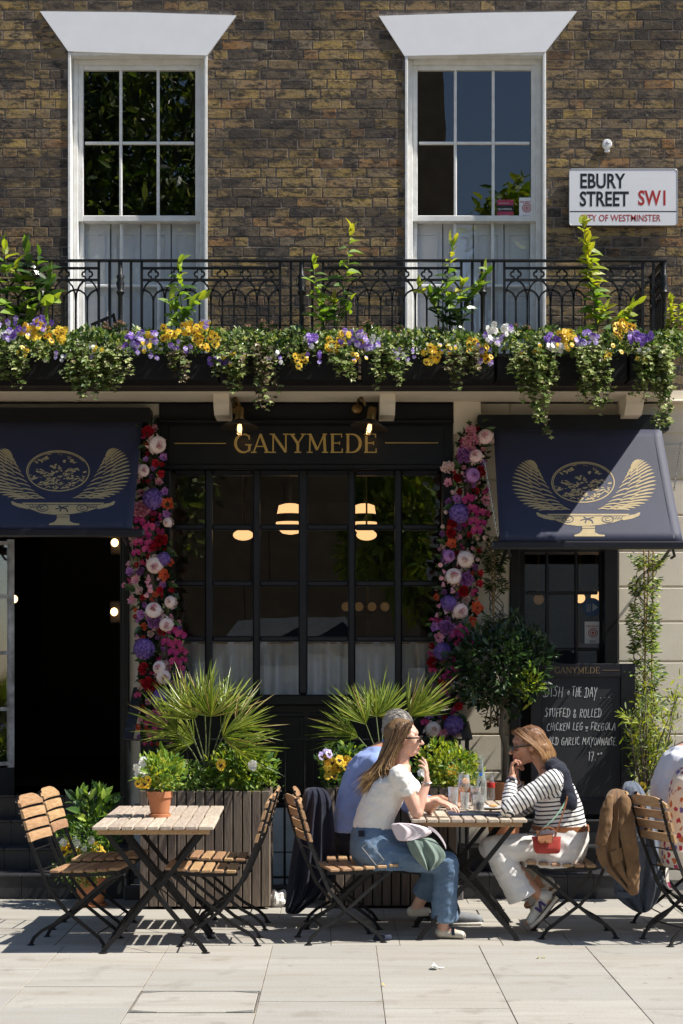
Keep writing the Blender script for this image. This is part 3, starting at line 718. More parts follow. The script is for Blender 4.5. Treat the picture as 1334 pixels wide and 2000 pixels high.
# steps -----------------------------------------------------------------------------
def steps(x0, x1, lab, top=4):
    t = thing('steps', lab, 'steps', ((x0 + x1) / 2, 11.86, 0), None)
    lv = [(11.86, .174), (12.17, .334), (12.42, .52), (12.60, .697)]
    for i in range(top):
        y0, z1 = lv[i]; z0 = 0 if i == 0 else lv[i - 1][1]; y1 = 13.6 if i == 3 else lv[i + 1][0] + .03
        n = max(2, round((x1 - x0) / .2)); 
        for k in range(n):
            a = x0 + (x1 - x0) * k / n; b = x0 + (x1 - x0) * (k + 1) / n
            m2 = MB(); m2.box(a + .0015, b - .0015, y0 + .012, y1, z0 - .1, z1 - .022); m2.box(a + .0015, b - .0015, y0, y1, z1 - .022, z1, c=.004)
            m2.build('step_tile', 'stone_step', t)
    return t
steps(PX(-60, 11.86), PX(243, 11.86), 'dark tiled steps climbing to the open left doorway')
steps(PX(905, 11.86), PX(1262, 11.86), 'dark tiled steps behind the striped-top woman, under the blackboard')
# lightwell
mb = MB(); xa_, xb_ = PX(245, 11.9), PX(903, 11.9)
mb.box(xa_, xb_, 12.39, 12.42, -1.6, PZ(1665, 12.4)); mb.build('lightwell_wall', pm('lightwell_white', (.60, .61, .61), .8), house)
mb = MB(); mb.box(xa_, xb_, YG + .005, YG + .1, PZ(1578, YG), PZ(1570, YG)); mb.box(-3.6, 3.6, 11.9, 12.6, -1.7, -1.6); mb.box(xa_ - .02, xa_, 11.9, 12.4, -1.6, 0); mb.box(xb_, xb_ + .02, 11.9, 12.4, -1.6, 0); mb.build('lightwell', 'mortar', house)
mb = MB(); mb.box(xa_, xb_, 12.385, 12.42, PZ(1663, 12.4), PZ(1578, 12.4)); mb.build('lightwell_wall', bpy.data.materials['lightwell_white'], house)
mb = MB(); mb.box(xa_, xb_, 11.78, 11.90, -.1, .10, c=.012); cop = mb.build('coping', pm('coping_stone', (.11, .10, .10), .9, bmp=.5, bs=50), house)
# area railing
YR = 11.84
zr = PZ(1443, YR)
ar = thing('area_railing', 'low black iron railing round the basement lightwell behind the planters', 'railing', (0, YR, 0))
mb = MB(); mb.box(PX(245, YR), PX(918, YR), YR - .022, YR + .022, zr - .012, zr, c=.003); mb.build('top_rail', 'black_iron', ar)
mb = MB(); mb.box(PX(245, YR), PX(918, YR), YR - .012, YR + .012, .15, .165); mb.build('bottom_rail', 'black_iron', ar)
for px in [251] + list(range(290, 900, 38)) + [912]:
    mb = MB(); mb.tube([(PX(px, YR), YR, .1), (PX(px, YR), YR, zr - .012)], .009 if 260 < px < 905 else .016, 6); mb.build('railing_bar', 'black_iron', ar)
for px, pe in ((250, 276), (913, 904)):
    mb = MB(); a = P(px, 1443, YR); b = P(pe, 1318 if px < 500 else 1400, 12.6); mb.tube([a, b], 0, flat=(.075, .014, (1, 0, 0))); mb.build('sloping_handrail', pm('worn_rail', (.05, .055, .065), .35, .3) if px < 500 else bpy.data.materials['worn_rail'], ar)

# right door -----------------------------------------------------------------------
yd = YG + .12
mb = MB()
mb.box(PX(996, YG), PX(1016, YG), YG - .015, YG + .2, ZFL, PZ(1060, YG), c=.006); mb.box(PX(1180, YG), PX(1207, YG), YG - .015, YG + .2, ZFL, PZ(1060, YG), c=.006)
mb.box(PX(996, YG), PX(1207, YG), YG + .0, YG + .3, PZ(1078, YG), PZ(846, YG))
rd = mb.build('entrance_door', 'black_paint', house)
mb = MB(); x0, x1 = PX(1016, yd), PX(1180, yd)
for a, b in ((x0, x0 + .035), (x1 - .035, x1)): mb.box(a, b, yd, yd + .05, ZFL, PZ(1080, yd), c=.004)
mb.box(x0 + .035, x1 - .035, yd, yd + .05, ZFL, PZ(1340, yd), c=.004); mb.build('door_leaf', 'black_paint', rd)
dxs = [x0 + .035, PX(1069, yd), PX(1126, yd), x1 - .035]; dzs = [PZ(1340, yd), PZ(1268, yd), PZ(1158, yd), PZ(1060, yd)]
for x in dxs[1:3]: mb = MB(); mb.box(x - .012, x + .012, yd + .005, yd + .045, dzs[0], dzs[-1], c=.006); mb.build('glazing_bar', 'bar_paint', rd)
for z_ in dzs[1:3]:
    for i in range(3): mb = MB(); mb.box(dxs[i] + .012, dxs[i + 1] - .012, yd + .006, yd + .044, z_ - .012, z_ + .012, c=.006); mb.build('glazing_bar', 'bar_paint', rd)
for i in range(3):
    for j in range(3):
        mb = MB(); t1 = U(-.003, .003); mb.add([(dxs[i], yd + .025 - t1, dzs[j]), (dxs[i + 1], yd + .025 + t1, dzs[j]), (dxs[i + 1], yd + .025 + t1, dzs[j + 1]), (dxs[i], yd + .025 - t1, dzs[j + 1])], [(0, 1, 2, 3)]); mb.build('pane', 'glass_shop', rd)
ys = yd + .018
st = thing('window_sticker', 'small white guide sticker with red target on the right door glass', 'sticker', P(1159, 1257, ys))
mb = MB(); a, b = P(1142, 1257, ys), P(1175, 1214, ys); mb.box(a.x, b.x, ys, ys + .001, a.z, b.z); mb.build('sticker_sheet', 'sign_white', st)
target(st, 1158, 1236, ys - .002); txt("Harden's", .026, 'red_ink', P(1145, 1225, ys - .003), st); txt('2023', .024, 'ink', P(1151, 1255, ys - .003), st)
st = thing('window_sticker', 'round blue sticker with pale cutlery pattern on the right door glass', 'sticker', P(1156, 1186, ys))
mb = MB(); c = P(1156, 1186, ys); mb.lathe([(.072, 0), (.072, .001)], 32, c, axis=(0, -1, 0)); mb.build('sticker_sheet', pm('sticker_blue', (.03, .09, .22), .5), st)
for k, dx in enumerate((-.04, -.028, -.016)): mb = MB(); mb.box(c.x + dx, c.x + dx + .005, c.y - .003, c.y - .002, c.z - .035, c.z + .025); mb.build('fork_print', pm('pale_print', (.4, .45, .5)) if k == 0 else bpy.data.materials['pale_print'], st)
mb = MB(); mb.prism([(c.x + .005, c.y - .0025, c.z + .03), (c.x + .005, c.y - .0025, c.z - .03), (c.x + .05, c.y - .0025, c.z)], (0, .0008, 0)); mb.build('print', bpy.data.materials['pale_print'], st)

# ---------------------------------------------------------------- balcony
YBF = 11.93
zs0, zs1 = PZ(764, 11.86), PZ(741, 11.86)
mb = MB(); XE = PX(1314, 11.86)
mb.box(XA, XE, 11.86, YW - .03, zs0 + .03, zs1, c=.006)
mb.box(XA, XE, 11.875, 11.90, zs0 + .005, zs0 + .03)
bal = mb.build('balcony', pm('balcony_edge_paint', (.016, .013, .012), .7, col2=(.03, .022, .018), scale=5), house)
mb = MB(); mb.box(XA, XE, 11.90, YW - .03, zs0 + .0, zs0 + .0295); mb.box(XA, XB, YW - .12, YW - .0, PZ(785, YW), zs0, c=.02); mb.build('soffit', 'cream', bal)
for px, wd in ((432, 30), (757, 30), (1240, 34), (908, 50)):
    x0, x1 = PX(px - wd / 2, 12.0), PX(px + wd / 2, 12.0)
    if px == 908: x0, x1 = PX(885, YG), PX(937, YG); pts = [(YW - .12, zs0), (YW - .12, PZ(850, YG)), (YW, PZ(850, YG)), (YW, zs0)]
    else: pts = [(11.99, zs0), (11.99, PZ(790, 11.99)), (12.08, PZ(811, 12.08)), (YW - .03, PZ(813, 12.1)), (YW - .03, zs0)]
    mb = MB(); mb.prism([V((x0, y, z)) for y, z in pts], (x1 - x0, 0, 0)); mb.build('bracket', 'cream', bal)
# iron balustrade
bz0 = zs1; bz1 = PZ(507, YBF)
rl = thing('balcony_railing', 'black cast iron balcony railing with quatrefoils and interlaced arches', 'railing', (0, YBF, zs1))
mb = MB(); xend = PX(1297, YBF); mb.box(XA, xend + .02, YBF - .020, YBF + .020, bz1 - .017, bz1, c=.004); mb.box(XA, xend + .012, YBF - .012, YBF + .012, bz0 + .04, bz0 + .055)
mb.box(xend - .018, xend + .018, YBF + .018, YW, bz1 - .012, bz1, c=.004); mb.build('top_rail', 'black_iron', rl)
zr2, zr3 = PZ(524, YBF), PZ(547, YBF)
posts = [-119, 235, 589, 943, 1297]
def post(x, y=YBF):
    mb = MB(); h = bz1 - bz0; r = .017
    pr = [(r, 0)]
    for f, k in ((.04, 1.7), (.07, 1.2), (.10, 1.9), (.14, 1), (.30, 1), (.32, 1.8), (.34, 1), (.40, 1.5), (.44, 1), (.70, 1), (.73, 1.9), (.75, 1.2), (.80, 1.9), (.83, 1.3), (.86, 1.8), (.88, 1), (.985, 1)): pr.append((r * k, h * f))
    mb.lathe(pr, 10, (x, y, bz0)); mb.build('turned_post', 'black_iron', rl, smooth=60)
for p in posts: post(PX(p, YBF))
post(PX(1297, YBF), YBF)if False else None
def bar_(x, y=YBF, z1=None, r=.0065): return
A = PX(667 + 22.6, YBF)
def panel(xa, xb, axis='x', y0=YBF):
    n = 12; a = (xb - xa) / n
    def pt(u, z, d=0): return V((u, y0 + d, z)) if axis == 'x' else V((PX(1297, YBF), u, z))
    wa = (0, 1, 0) if axis == 'x' else (1, 0, 0)
    mb = MB()
    for z_ in (zr2, zr3): mb.tube([pt(xa, z_), pt(xb, z_)], 0, flat=(.020, .016, wa))
    mb.build('cross_rail', 'black_iron', rl)
    for x in (xa, xb): mb = MB(); mb.tube([pt(x, bz0 + .05), pt(x, bz1 - .012)], 0, flat=(.021, .018, wa)); mb.build('railing_bar', 'black_iron', rl)
    zsp = PZ(588, YBF); zap = PZ(566, YBF)
    for k in range(1, n):
        mb = MB(); mb.tube([pt(xa + k * a, bz0 + .05), pt(xa + k * a, zsp)], 0, flat=(.0165, .013, wa)); mb.build('railing_bar', 'black_iron', rl)
    for k in range(0, n + 1):
        x = xa + k * a
        for sgn in (-1, 1):
            if not (0 <= k + sgn <= n): continue
            mb = MB(); top = zr3 if k % 2 == 0 else zap
            pts = [pt(x + sgn * a * (1 - math.cos(t * math.pi / 2)) * 1.0, zsp + (top - zsp) * math.sin(t * math.pi / 2)) for t in (0, .25, .5, .75, 1)]
            mb.tube(pts, 0, flat=(.016, .012, wa)); mb.build('arch_tracery', 'black_iron', rl)
    for k in range(1, n, 2):
        x = xa + k * a; zc = (zr2 + zr3) / 2; mb = MB(); r = .0185
        pts = []
        for q in range(33):
            t = 2 * math.pi * q / 32; rr = r * 1.25 + r * .75 * abs(math.cos(2 * t)) ** .7
            pts.append(pt(x + rr * math.cos(t), zc + rr * math.sin(t)))
        mb.tube(pts, .0075, 5, cap=False); mb.build('quatrefoil', 'black_iron', rl, smooth=60)
for i in range(4):
    a, b = PX(posts[i], YBF), PX(posts[i + 1], YBF); g_ = PX(667 + 42, YBF); h_ = PX(667 + 21, YBF)
    panel(a + g_, b - g_)
    for x in (a + h_, b - h_): mb = MB(); mb.tube([(x, YBF, bz0 + .05), (x, YBF, bz1 - .012)], 0, flat=(.020, .018, (0, 1, 0))); mb.build('railing_bar', 'black_iron', rl)
panel(YBF + .08, YW - .02, 'y')
# ---------------------------------------------------------------- stroke lettering
def strip(mb, pts, w, M_, th=.0012, m=None):
    # flat ribbon along 2D points, M_ maps (u, v, d) -> world
    pts = [V((p[0], p[1])) for p in pts]; n = len(pts); ws = w if isinstance(w, (list, tuple)) else [w] * n
    l, r = [], []
    for i in range(n):
        t = pts[min(i + 1, n - 1)] - pts[max(i - 1, 0)]
        if t.length < 1e-9: t = V((1, 0))
        t.normalize(); q = V((-t.y, t.x)) * ws[i] / 2; l.append(pts[i] + q); r.append(pts[i] - q)
    vs = [M_(p.x, p.y, th) for p in l] + [M_(p.x, p.y, th) for p in r] + [M_(p.x, p.y, 0) for p in l] + [M_(p.x, p.y, 0) for p in r]
    fs = []
    for i in range(n - 1):
        fs += [(i, i + 1, n + i + 1, n + i), (2 * n + i, 2 * n + i + 1, i + 1, i), (n + i, n + i + 1, 3 * n + i + 1, 3 * n + i)]
    mb.add(vs, fs, m)
def arc(cx, cy, rx, ry, a0, a1, n=14): return [(cx + rx * math.cos(rad(a0 + (a1 - a0) * i / n)), cy + ry * math.sin(rad(a0 + (a1 - a0) * i / n))) for i in range(n + 1)]
TK, TN, SF = .135, .075, .06
def ser(x, y, w=.30): return ([(x - w / 2, y), (x + w / 2, y)], SF)
SERIF = {
 'G': (.80, [(arc(.44, .5, .37, .47, 48, 300, 22), [.07 + .075 * math.sin(math.pi * i / 22) for i in range(23)]), ([(.62, .09), (.70, .16), (.70, .42)], TK), ser(.66, .42, .30), ([(.69, .70), (.69, .92)], .07)]),
 'A': (.82, [([(.10, .03), (.40, .98)], TN), ([(.40, .98), (.71, .03)], TK), ([(.20, .34), (.61, .34)], .06), ser(.10, .03, .26), ser(.72, .03, .28)]),
 'N': (.90, [([(.16, .03), (.16, .97)], TN), ([(.16, .97), (.74, .03)], TK), ([(.74, .03), (.74, .97)], TN), ser(.16, .03, .26), ser(.12, .97, .24), ser(.74, .97, .26)]),
 'Y': (.76, [([(.10, .97), (.38, .48)], TK), ([(.66, .97), (.38, .48)], TN), ([(.38, .50), (.38, .03)], TK), ser(.38, .03, .30), ser(.12, .97, .27), ser(.65, .97, .24)]),
 'M': (1.02, [([(.16, .03), (.18, .97)], TN), ([(.18, .97), (.50, .15)], TK), ([(.50, .15), (.82, .97)], TN), ([(.82, .97), (.86, .03)], TK), ser(.16, .03, .26), ser(.86, .03, .28), ser(.15, .97, .20), ser(.85, .97, .20)]),
 'E': (.70, [([(.18, .03), (.18, .97)], TK), ([(.08, .97), (.60, .97)], SF), ([(.08, .03), (.62, .03)], SF), ([(.18, .51), (.50, .51)], SF), ([(.59, .99), (.59, .80)], .06), ([(.62, .0), (.62, .22)], .06), ([(.50, .60), (.50, .42)], .05)]),
 'D': (.84, [([(.18, .03), (.18, .97)], TK), ([(.08, .97), (.40, .97)], SF), ([(.08, .03), (.40, .03)], SF), (arc(.36, .5, .38, .47, 90, -90, 18), [.06 + .09 * math.sin(math.pi * i / 18) for i in range(19)])]),
}
def serif_word(word, x0, z0, h, width, Y, parent, mat):
    tot = sum(SERIF[c][0] for c in word); k = width / tot; x = x0
    for c in word:
        mb = MB(); adv, st_ = SERIF[c]; d = .0
        for pts, w_ in st_:
            d += .00025
            W_ = [q * h for q in w_] if isinstance(w_, list) else w_ * h
            strip(mb, [(x + p[0] * k, z0 + p[1] * h) for p in pts], W_, lambda u, v, t, d=d: V((u, Y - t - d, v)), .0012)
        mb.build('letter', mat, parent); x += adv * k
YS = YG - .034
sg = thing('shop_sign', 'gold serif lettering between two gold lines on the black shop fascia', 'sign', P(597, 866, YS))
serif_word('GANYMEDE', PX(457, YS), PZ(884.5, YS), PZ(847, YS) - PZ(884.5, YS), PX(738, YS) - PX(457, YS), YS, sg, 'gold_sign')
for a, b, y in ((340, 441, 866), (752, 856, 865)): mb = MB(); mb.box(PX(a, YS), PX(b, YS), YS - .0015, YS, PZ(y + .8, YS), PZ(y - .8, YS)); mb.build('gold_line', 'gold_sign', sg)

# ---------------------------------------------------------------- street sign
YN = YW - .035
sn = thing('street_sign', 'white enamel street name plate with black and red lettering on the brick wall', 'sign', P(1218, 385, YN))
mb = MB(); a, b = P(1112, 440, YN), P(1323, 330, YN); r = .022; pts = []
for cx, cz, q0 in ((b.x - r, b.z - r, 0), (a.x + r, b.z - r, 90), (a.x + r, a.z + r, 180), (b.x - r, a.z + r, 270)):
    for q in range(0, 91, 15): pts.append(V((cx + r * math.cos(rad(q + q0)), YN, cz + r * math.sin(rad(q + q0)))))
mb.prism(pts, (0, .022, 0)); mb.build('plate', 'sign_white', sn, smooth=40)
mb = MB(); cx_, cz_ = (a.x + b.x) / 2, (a.z + b.z) / 2; mb.tube([V((cx_ + (p.x - cx_) * 1.0, YN + .001, cz_ + (p.z - cz_) * 1.0)) for p in pts + pts[:1]], .0035, 5, cap=False); mb.build('rim', pm('rim_grey', (.35, .36, .38), .4), sn)
ex = Matrix.Rotation(rad(90), 4, 'X')
h = (PZ(342, YN) - PZ(370, YN)) / .70
txt('EBURY', h, 'ink', P(1132, 367, YN - .0006), sn, sx=.74, bold=.0034)
txt('STREET', h, 'ink', P(1132, 402, YN - .0006), sn, sx=.735, bold=.0034)
txt('SW1', h, 'red_ink', P(1246, 400, YN - .0006), sn, sx=.74, bold=.0034)
mb = MB(); q0, q1 = P(1113, 414, YN - .0015), P(1322, 412, YN - .0015); mb.box(q0.x, q1.x, YN - .0005, YN + .001, q0.z, q1.z); mb.build('divider', 'ink', sn)
txt('CITY OF WESTMINSTER', (PZ(419, YN) - PZ(432, YN)) / .70, 'red_ink', P(1133, 432, YN - .0006), sn, sx=.80, bold=.0003)
# small white wall light / bracket over the sign
c = P(1185, 283, YW); t = thing('wall_fitting', 'small round white fitting with metal centre above the street sign', 'light fitting', c)
mb = MB(); mb.lathe([(.038, 0), (.038, .02), (.030, .034), (.0, .036)], 20, c, axis=(0, -1, 0)); mb.build('dome', 'sign_white', t, smooth=40)
mb = MB(); mb.box(c.x - .018, c.x + .018, YW - .02, YW - .002, c.z - .06, c.z - .03, c=.004); mb.build('tail', 'sign_white', t)
mb = MB(); mb.ell(c + V((0, -.036, .002)), (.014, .008, .010)); mb.build('metal_centre', 'steel', t, smooth=180)

# ---------------------------------------------------------------- awnings
def awning(tl, tr, bl, br, Yt, Ybt, lab, mouth):
    a, b, c_, d = P(tl[0], tl[1], Yt), P(tr[0], tr[1], Yt), P(bl[0], bl[1], Ybt), P(br[0], br[1], Ybt)
    t = thing('awning', lab, 'awning', (b + a) / 2, None)
    mb = MB(); n = 24; m_ = 12; rows_ = []
    nrm = (b - a).cross(c_ - a).normalized()
    if nrm.y > 0: nrm = -nrm
    for j in range(m_ + 1):
        v = j / m_; r_ = []
        for i in range(n + 1):
            u = i / n; p = (a * (1 - u) + b * u) * (1 - v) + (c_ * (1 - u) + d * u) * v
            r_.append(p - nrm * .012 * math.sin(math.pi * v))
        rows_.append(r_)
    mb.loft(rows_, closed=False); fb = mb.build('canvas', 'navy', t, smooth=180)
    so_ = fb.modifiers.new('s', 'SOLIDIFY'); so_.thickness = .003
    for uu in (.045, .955):
        mb = MB(); e0 = a * (1 - uu) + b * uu; e1 = c_ * (1 - uu) + d * uu
        if uu > .5: mb.tube([e0 + nrm * .001, (e0 + e1) / 2 - nrm * .009, e1 + nrm * .001], 0, flat=(.012, .003, (1, 0, 0))); mb.build('hem_seam', 'navy', t)
    mb = MB(); x0, x1 = min(c_.x, d.x) - .06, max(c_.x, d.x) + .09
    mb.box(x0, x1, Ybt - .03, Ybt + .03, c_.z - .055, c_.z + .004, c=.012); mb.build('front_bar', pm('awning_bar', (.012, .013, .020), .35) if 'awning_bar' not in bpy.data.materials else bpy.data.materials['awning_bar'], t)
    mb = MB(); mb.box(min(a.x, b.x) - .12, max(a.x, b.x) + .06, Yt - .01, YG - .001, a.z - .02, a.z + .10, c=.008); mb.build('cassette', 'black_paint', t)
    for x in (x0 + .12, x1 - .16):
        mb = MB(); mb.tube([(x, Ybt + .02, c_.z - .05), (x + .02, Ybt + .05, c_.z - .10), (x + .01, Ybt + .12, c_.z - .11)], .010, 6); mb.tube([(x, Ybt + .04, c_.z - .03), (x, YG + .0, c_.z - .16)], .012, 6); mb.build('folding_arm', 'black_iron', t)
    def F(px, py, dpt=.0):       # a point of the canvas plane under a photograph pixel
        o = V((0, 0, EYE)); dr = P(px, py, 10) - o
        q = (a - o).dot(nrm) / dr.dot(nrm); p = o + dr * q
        v = (p - a).dot((c_ - a)) / (c_ - a).length_squared
        return p - nrm * (.012 * math.sin(math.pi * min(max(v, 0), 1))) + nrm * (.0045 + dpt)
    return t, F
aw, F = awning((964, 836), (1291, 836), (976, 1058), (1334, 1058), 12.25, 11.74, 'navy awning with gold winged globe emblem over the right door, half in sun', 'r')
aw2, F2 = awning((-50, 822), (278, 822), (-85, 1034), (258, 1034), 12.25, 11.76, 'navy awning with gold winged globe emblem over the left doorway, in shade', 'l')
def emblem(t, F, ox, oy, s=1.0):
    # coordinates measured on the right-hand awning about (1139, 941)
    def G(x, y, d=0): return F(ox + (x - 1139) * s, oy + (y - 941) * s, d)
    def poly(mb, pts, d=0): v = [G(x, y, d) for x, y in pts]; mb.add(v, [tuple(range(len(v)))])
    def rib(mb, pts, w_, d=0): strip(mb, pts, w_, lambda u, v, q: G(u, v, d + q), .0006)
    mb = MB(); rib(mb, arc(1139, 941, 61, 39, 0, 360, 48), 2.2); rib(mb, arc(1139, 941, 58, 36.5, 150, 330, 30), 1.2, .0003)
    rng = random.Random(5)
    for k in range(330):
        a = rng.uniform(0, 6.283); r_ = math.sqrt(rng.random()) * .95; y = 941 + 37 * r_ * math.sin(a); x = 1139 + 58 * r_ * math.cos(a)
        dens = .25 + .75 * max(0, (y - 930) / 40) + (.5 if abs(x - 1150) < 20 and abs(y - 948) < 12 else 0)
        if noise.noise(V((x * .055, y * .08, 3))) > -.28 + dens * .55: continue
        n = rng.randint(4, 7); l = rng.uniform(1.5, 6.0); hgt = rng.uniform(.8, 2.4); tw = rng.uniform(-.5, .5)
        pts = []
        for i in range(n):
            q = 2 * math.pi * i / n; rr = rng.uniform(.5, 1.2); dx = l * rr * math.cos(q); dy = hgt * rr * math.sin(q); pts.append((x + dx * math.cos(tw) - dy * math.sin(tw), y + dx * math.sin(tw) + dy * math.cos(tw)))
        poly(mb, pts, .0002 + k * .000002)
    mb.build('globe_print', 'gold', t)
    for sg_ in (1, -1):
        mb = MB()
        def mx(p): return (1139 + (p[0] - 1139) * sg_ + (4 if sg_ < 0 else 0), p[1] + (-1 if sg_ < 0 else 0))
        root = [(1117, 995), (1108, 990), (1096, 980), (1084, 966), (1073, 950), (1063, 936), (1055, 926), (1048, 918)]
        tips = [(1052, 996), (1034, 990), (1020, 982), (1010, 971), (1003, 959), (1000, 946), (1001, 933), (1005, 921), (1010, 911), (1017, 904), (1025, 899), (1033, 897), (1040, 899), (1045, 906)]
        def on(c, t_): f = t_ * (len(c) - 1); i = min(int(f), len(c) - 2); f -= i; return (c[i][0] + (c[i + 1][0] - c[i][0]) * f, c[i][1] + (c[i + 1][1] - c[i][1]) * f)
        k = 0
        for layer, (f0, f1, nn, ww) in enumerate(((.0, 1.0, 22, 5.0), (.0, .66, 17, 4.4), (.0, .36, 12, 4.0))):
            for i in range(nn):
                u = i / (nn - 1); b0 = on(root, u * .97); tp = on(tips, u); e = (b0[0] + (tp[0] - b0[0]) * f1, b0[1] + (tp[1] - b0[1]) * f1)
                s0 = (b0[0] + (tp[0] - b0[0]) * (0.05 + (.48 if layer == 0 else .26 if layer == 1 else 0)), b0[1] + (tp[1] - b0[1]) * (.05 + (.48 if layer == 0 else .26 if layer == 1 else 0)))
                dx, dy = e[0] - s0[0], e[1] - s0[1]; ln = math.hypot(dx, dy) or 1; nx, ny = -dy / ln, dx / ln
                pts = [mx((s0[0] + dx * t_ + nx * (ww / 2) * q + nx * 2.2 * math.sin(math.pi * t_), s0[1] + dy * t_ + ny * (ww / 2) * q + ny * 2.2 * math.sin(math.pi * t_))) for t_, q in ((0, .25), (.3, .6), (.7, .72), (.9, .55), (1.03, 0), (.9, -.45), (.7, -.6), (.3, -.5), (0, -.2))]
                poly(mb, pts, .0004 + .0002 * layer + k * .000003); k += 1
        mb.build('wing_print', 'gold', t)
    mb = MB(); poly(mb, [(1068, 1003), (1230, 1003), (1222, 1012), (1198, 1020), (1170, 1025), (1150, 1027), (1128, 1027), (1106, 1024), (1080, 1014)], 0)
    for sg_ in (1, -1):
        f = lambda x: 1149 + (x - 1149) * sg_
        pts = [(f(1066), 1005), (f(1058), 1004), (f(1050), 1000), (f(1047), 1001), (f(1050), 1007), (f(1062), 1012), (f(1080), 1016), (f(1084), 1012)]
        poly(mb, pts, .0002)
    poly(mb, [(1137, 1028), (1162, 1028), (1162, 1040), (1170, 1044), (1181, 1045), (1181, 1048), (1122, 1048), (1122, 1045), (1132, 1042), (1137, 1036)], .0003)
    mb.build('cup_print', 'gold', t)
    mb = MB()
    for cx in (1109, 1187): rib(mb, arc(cx, 1014, 11, 6.5, 0, 360, 20), 1.5, .0008); rib(mb, arc(cx, 1014, 5, 3, 0, 300, 12), 1.3, .0008)
    rib(mb, [(1075, 1007), (1223, 1007)], 1.0, .0008); rib(mb, [(1135, 1032), (1164, 1032)], 1.0, .0008)
    rib(mb, [(1140, 1009), (1146, 1013), (1143, 1021)], 2.6, .0008); rib(mb, [(1146, 1013), (1156, 1016), (1158, 1022)], 2.6, .0009); rib(mb, [(1134, 1016), (1150, 1012), (1160, 1010)], 1.8, .001)
    for q in range(8): rib(mb, [(1083 + q * 3, 1008 + (q % 2) * 3), (1086 + q * 3, 1014)], 1.1, .0008 + q * .00001); rib(mb, [(1216 - q * 2.6, 1008 + (q % 2) * 3), (1213 - q * 2.6, 1014)], 1.1, .0008 + q * .00001)
    mb.build('cup_pattern', 'navy', t)
emblem(aw, F, 1139, 941); emblem(aw2, F2, 113, 919, 1.0)
# faded patch
# chain of the right awning
for x0, y0, x1, y1, Ya in ((1329, 868, 1316, 960, 12.1), (947, 905, 973, 1052, 12.1)):
    ch = thing('chain', 'steel chain hanging from the right end of the right awning' if x0 > 1200 else 'thin chain hanging beside the left edge of the right awning', 'chain', P(x0, y0, Ya))
    a, b = P(x0, y0, Ya), P(x1, y1, Ya - .1); n = int((b - a).length / .022)
    T = MB(); pts = [(.006 * math.cos(q), 0, .015 * math.sin(q)) for q in [2 * math.pi * i / 10 for i in range(11)]]; T.tube(pts, .0022, 4, cap=False); tm = T.mesh('link', 'steel')
    for i in range(n): put(tm, 'link', ch, a.lerp(b, i / n), rot=(0, .14 if x0 > 1200 else -.16, (i % 2) * 1.57))

# ---------------------------------------------------------------- sign lamps
for px, py, lab in ((468, 832, 'left brass barn lamp over the shop sign, ivy hanging beside it'), (722, 832, 'right brass barn lamp over the last letters of the shop sign')):
    Y = 12.08; c = P(px, py, Y); tl = .16 if px > 600 else 0.0
    t = thing('wall_lamp', lab, 'lamp', c, 'barn lamps over the fascia')
    def X(m_): m_.xf = Matrix.Translation(c) @ Matrix.Rotation(tl, 4, 'Y') @ Matrix.Rotation(-.10, 4, 'X'); return m_
    mb = X(MB()); mb.lathe([(.028, .075), (.035, .05), (.06, .035), (.142, -.012), (.140, -.016), (.058, .025), (.02, .03)], 32); mb.build('shade', pm('shade_metal', (.035, .032, .03), .45, .6) if 'shade_metal' not in bpy.data.materials else bpy.data.materials['shade_metal'], t, smooth=40)
    mb = X(MB()); mb.lathe([(.036, .03), (.040, .055), (.033, .06), (.033, .13), (.028, .14), (.0, .145)], 20); mb.build('brass_neck', 'brass', t, smooth=40)
    mb = X(MB()); mb.lathe([(.034, .02), (.037, -.02), (.034, -.055), (.02, -.075), (.0, -.08)], 20); mb.build('glass_jar', glassm('jar_glass', (.9, .85, .75), 1, .12) if 'jar_glass' not in bpy.data.materials else bpy.data.materials['jar_glass'], t, smooth=60)
    mb = X(MB()); mb.lathe([(.0, .015), (.014, .01), (.018, -.02), (.012, -.045), (.0, -.052)], 12); mb.build('bulb', 'bulb', t, smooth=60)
    l = bpy.data.lights.new('lamp_light', 'POINT'); l.energy = .5; l.color = (1, .6, .28); l.shadow_soft_size = .02; lo = bpy.data.objects.new('lamp_light', l); COL.objects.link(lo); lo.location = (0, 0, -.03); lo.parent = t
    mb = MB(); q = c + V((-.03 if px > 600 else 0, 0, .15)); mb.tube([q, q + V((-.03, .01, .06)), q + V((-.05, .1, .07)), q + V((-.06, YG - .02 - Y, .03))], .010, 8); mb.lathe([(.045, 0), (.045, .02), (.03, .03)], 20, V((q.x - .06, YG - .02, q.z + .03)), axis=(0, -1, 0)); mb.build('wall_arm', 'brass', t, smooth=60)

# ---------------------------------------------------------------- flowers
def petal(mb, c, B, l, w_, m=0, cup=.2):
    T = leaf_T(w_, -cup, -cup, 2); mb.inst(T, B, c, l, m)
def mk_peony(col, core=None):
    mb = MB()
    for sh, (n, r_, l) in enumerate(((13, .35, .75), (13, .55, .75), (14, .75, .7), (12, .9, .65))):
        for i in range(n):
            a = i * 2.39996 + sh; e = [1.25, .85, .45, .12][sh] + U(-.12, .12)
            d = V((math.cos(a) * math.cos(e), -math.sin(e), math.sin(a) * math.cos(e)))
            B = basis((d + V((0, -.75, 0))).normalized() if sh < 3 else d + V((0, -.2, 0)), up=-d + rdir() * .3)
            petal(mb, d * r_ * .35 + V((0, .15 * sh, 0)), B, l * U(.85, 1.1) * .72, .85, 1 if (sh == 0 and i % 3 == 0) else 0, .35)
    mb.ell((0, -.12, 0), (.60, .38, .60), nu=12, nv=8, m=0)
    return mb.mesh('peony', [col, core or col])
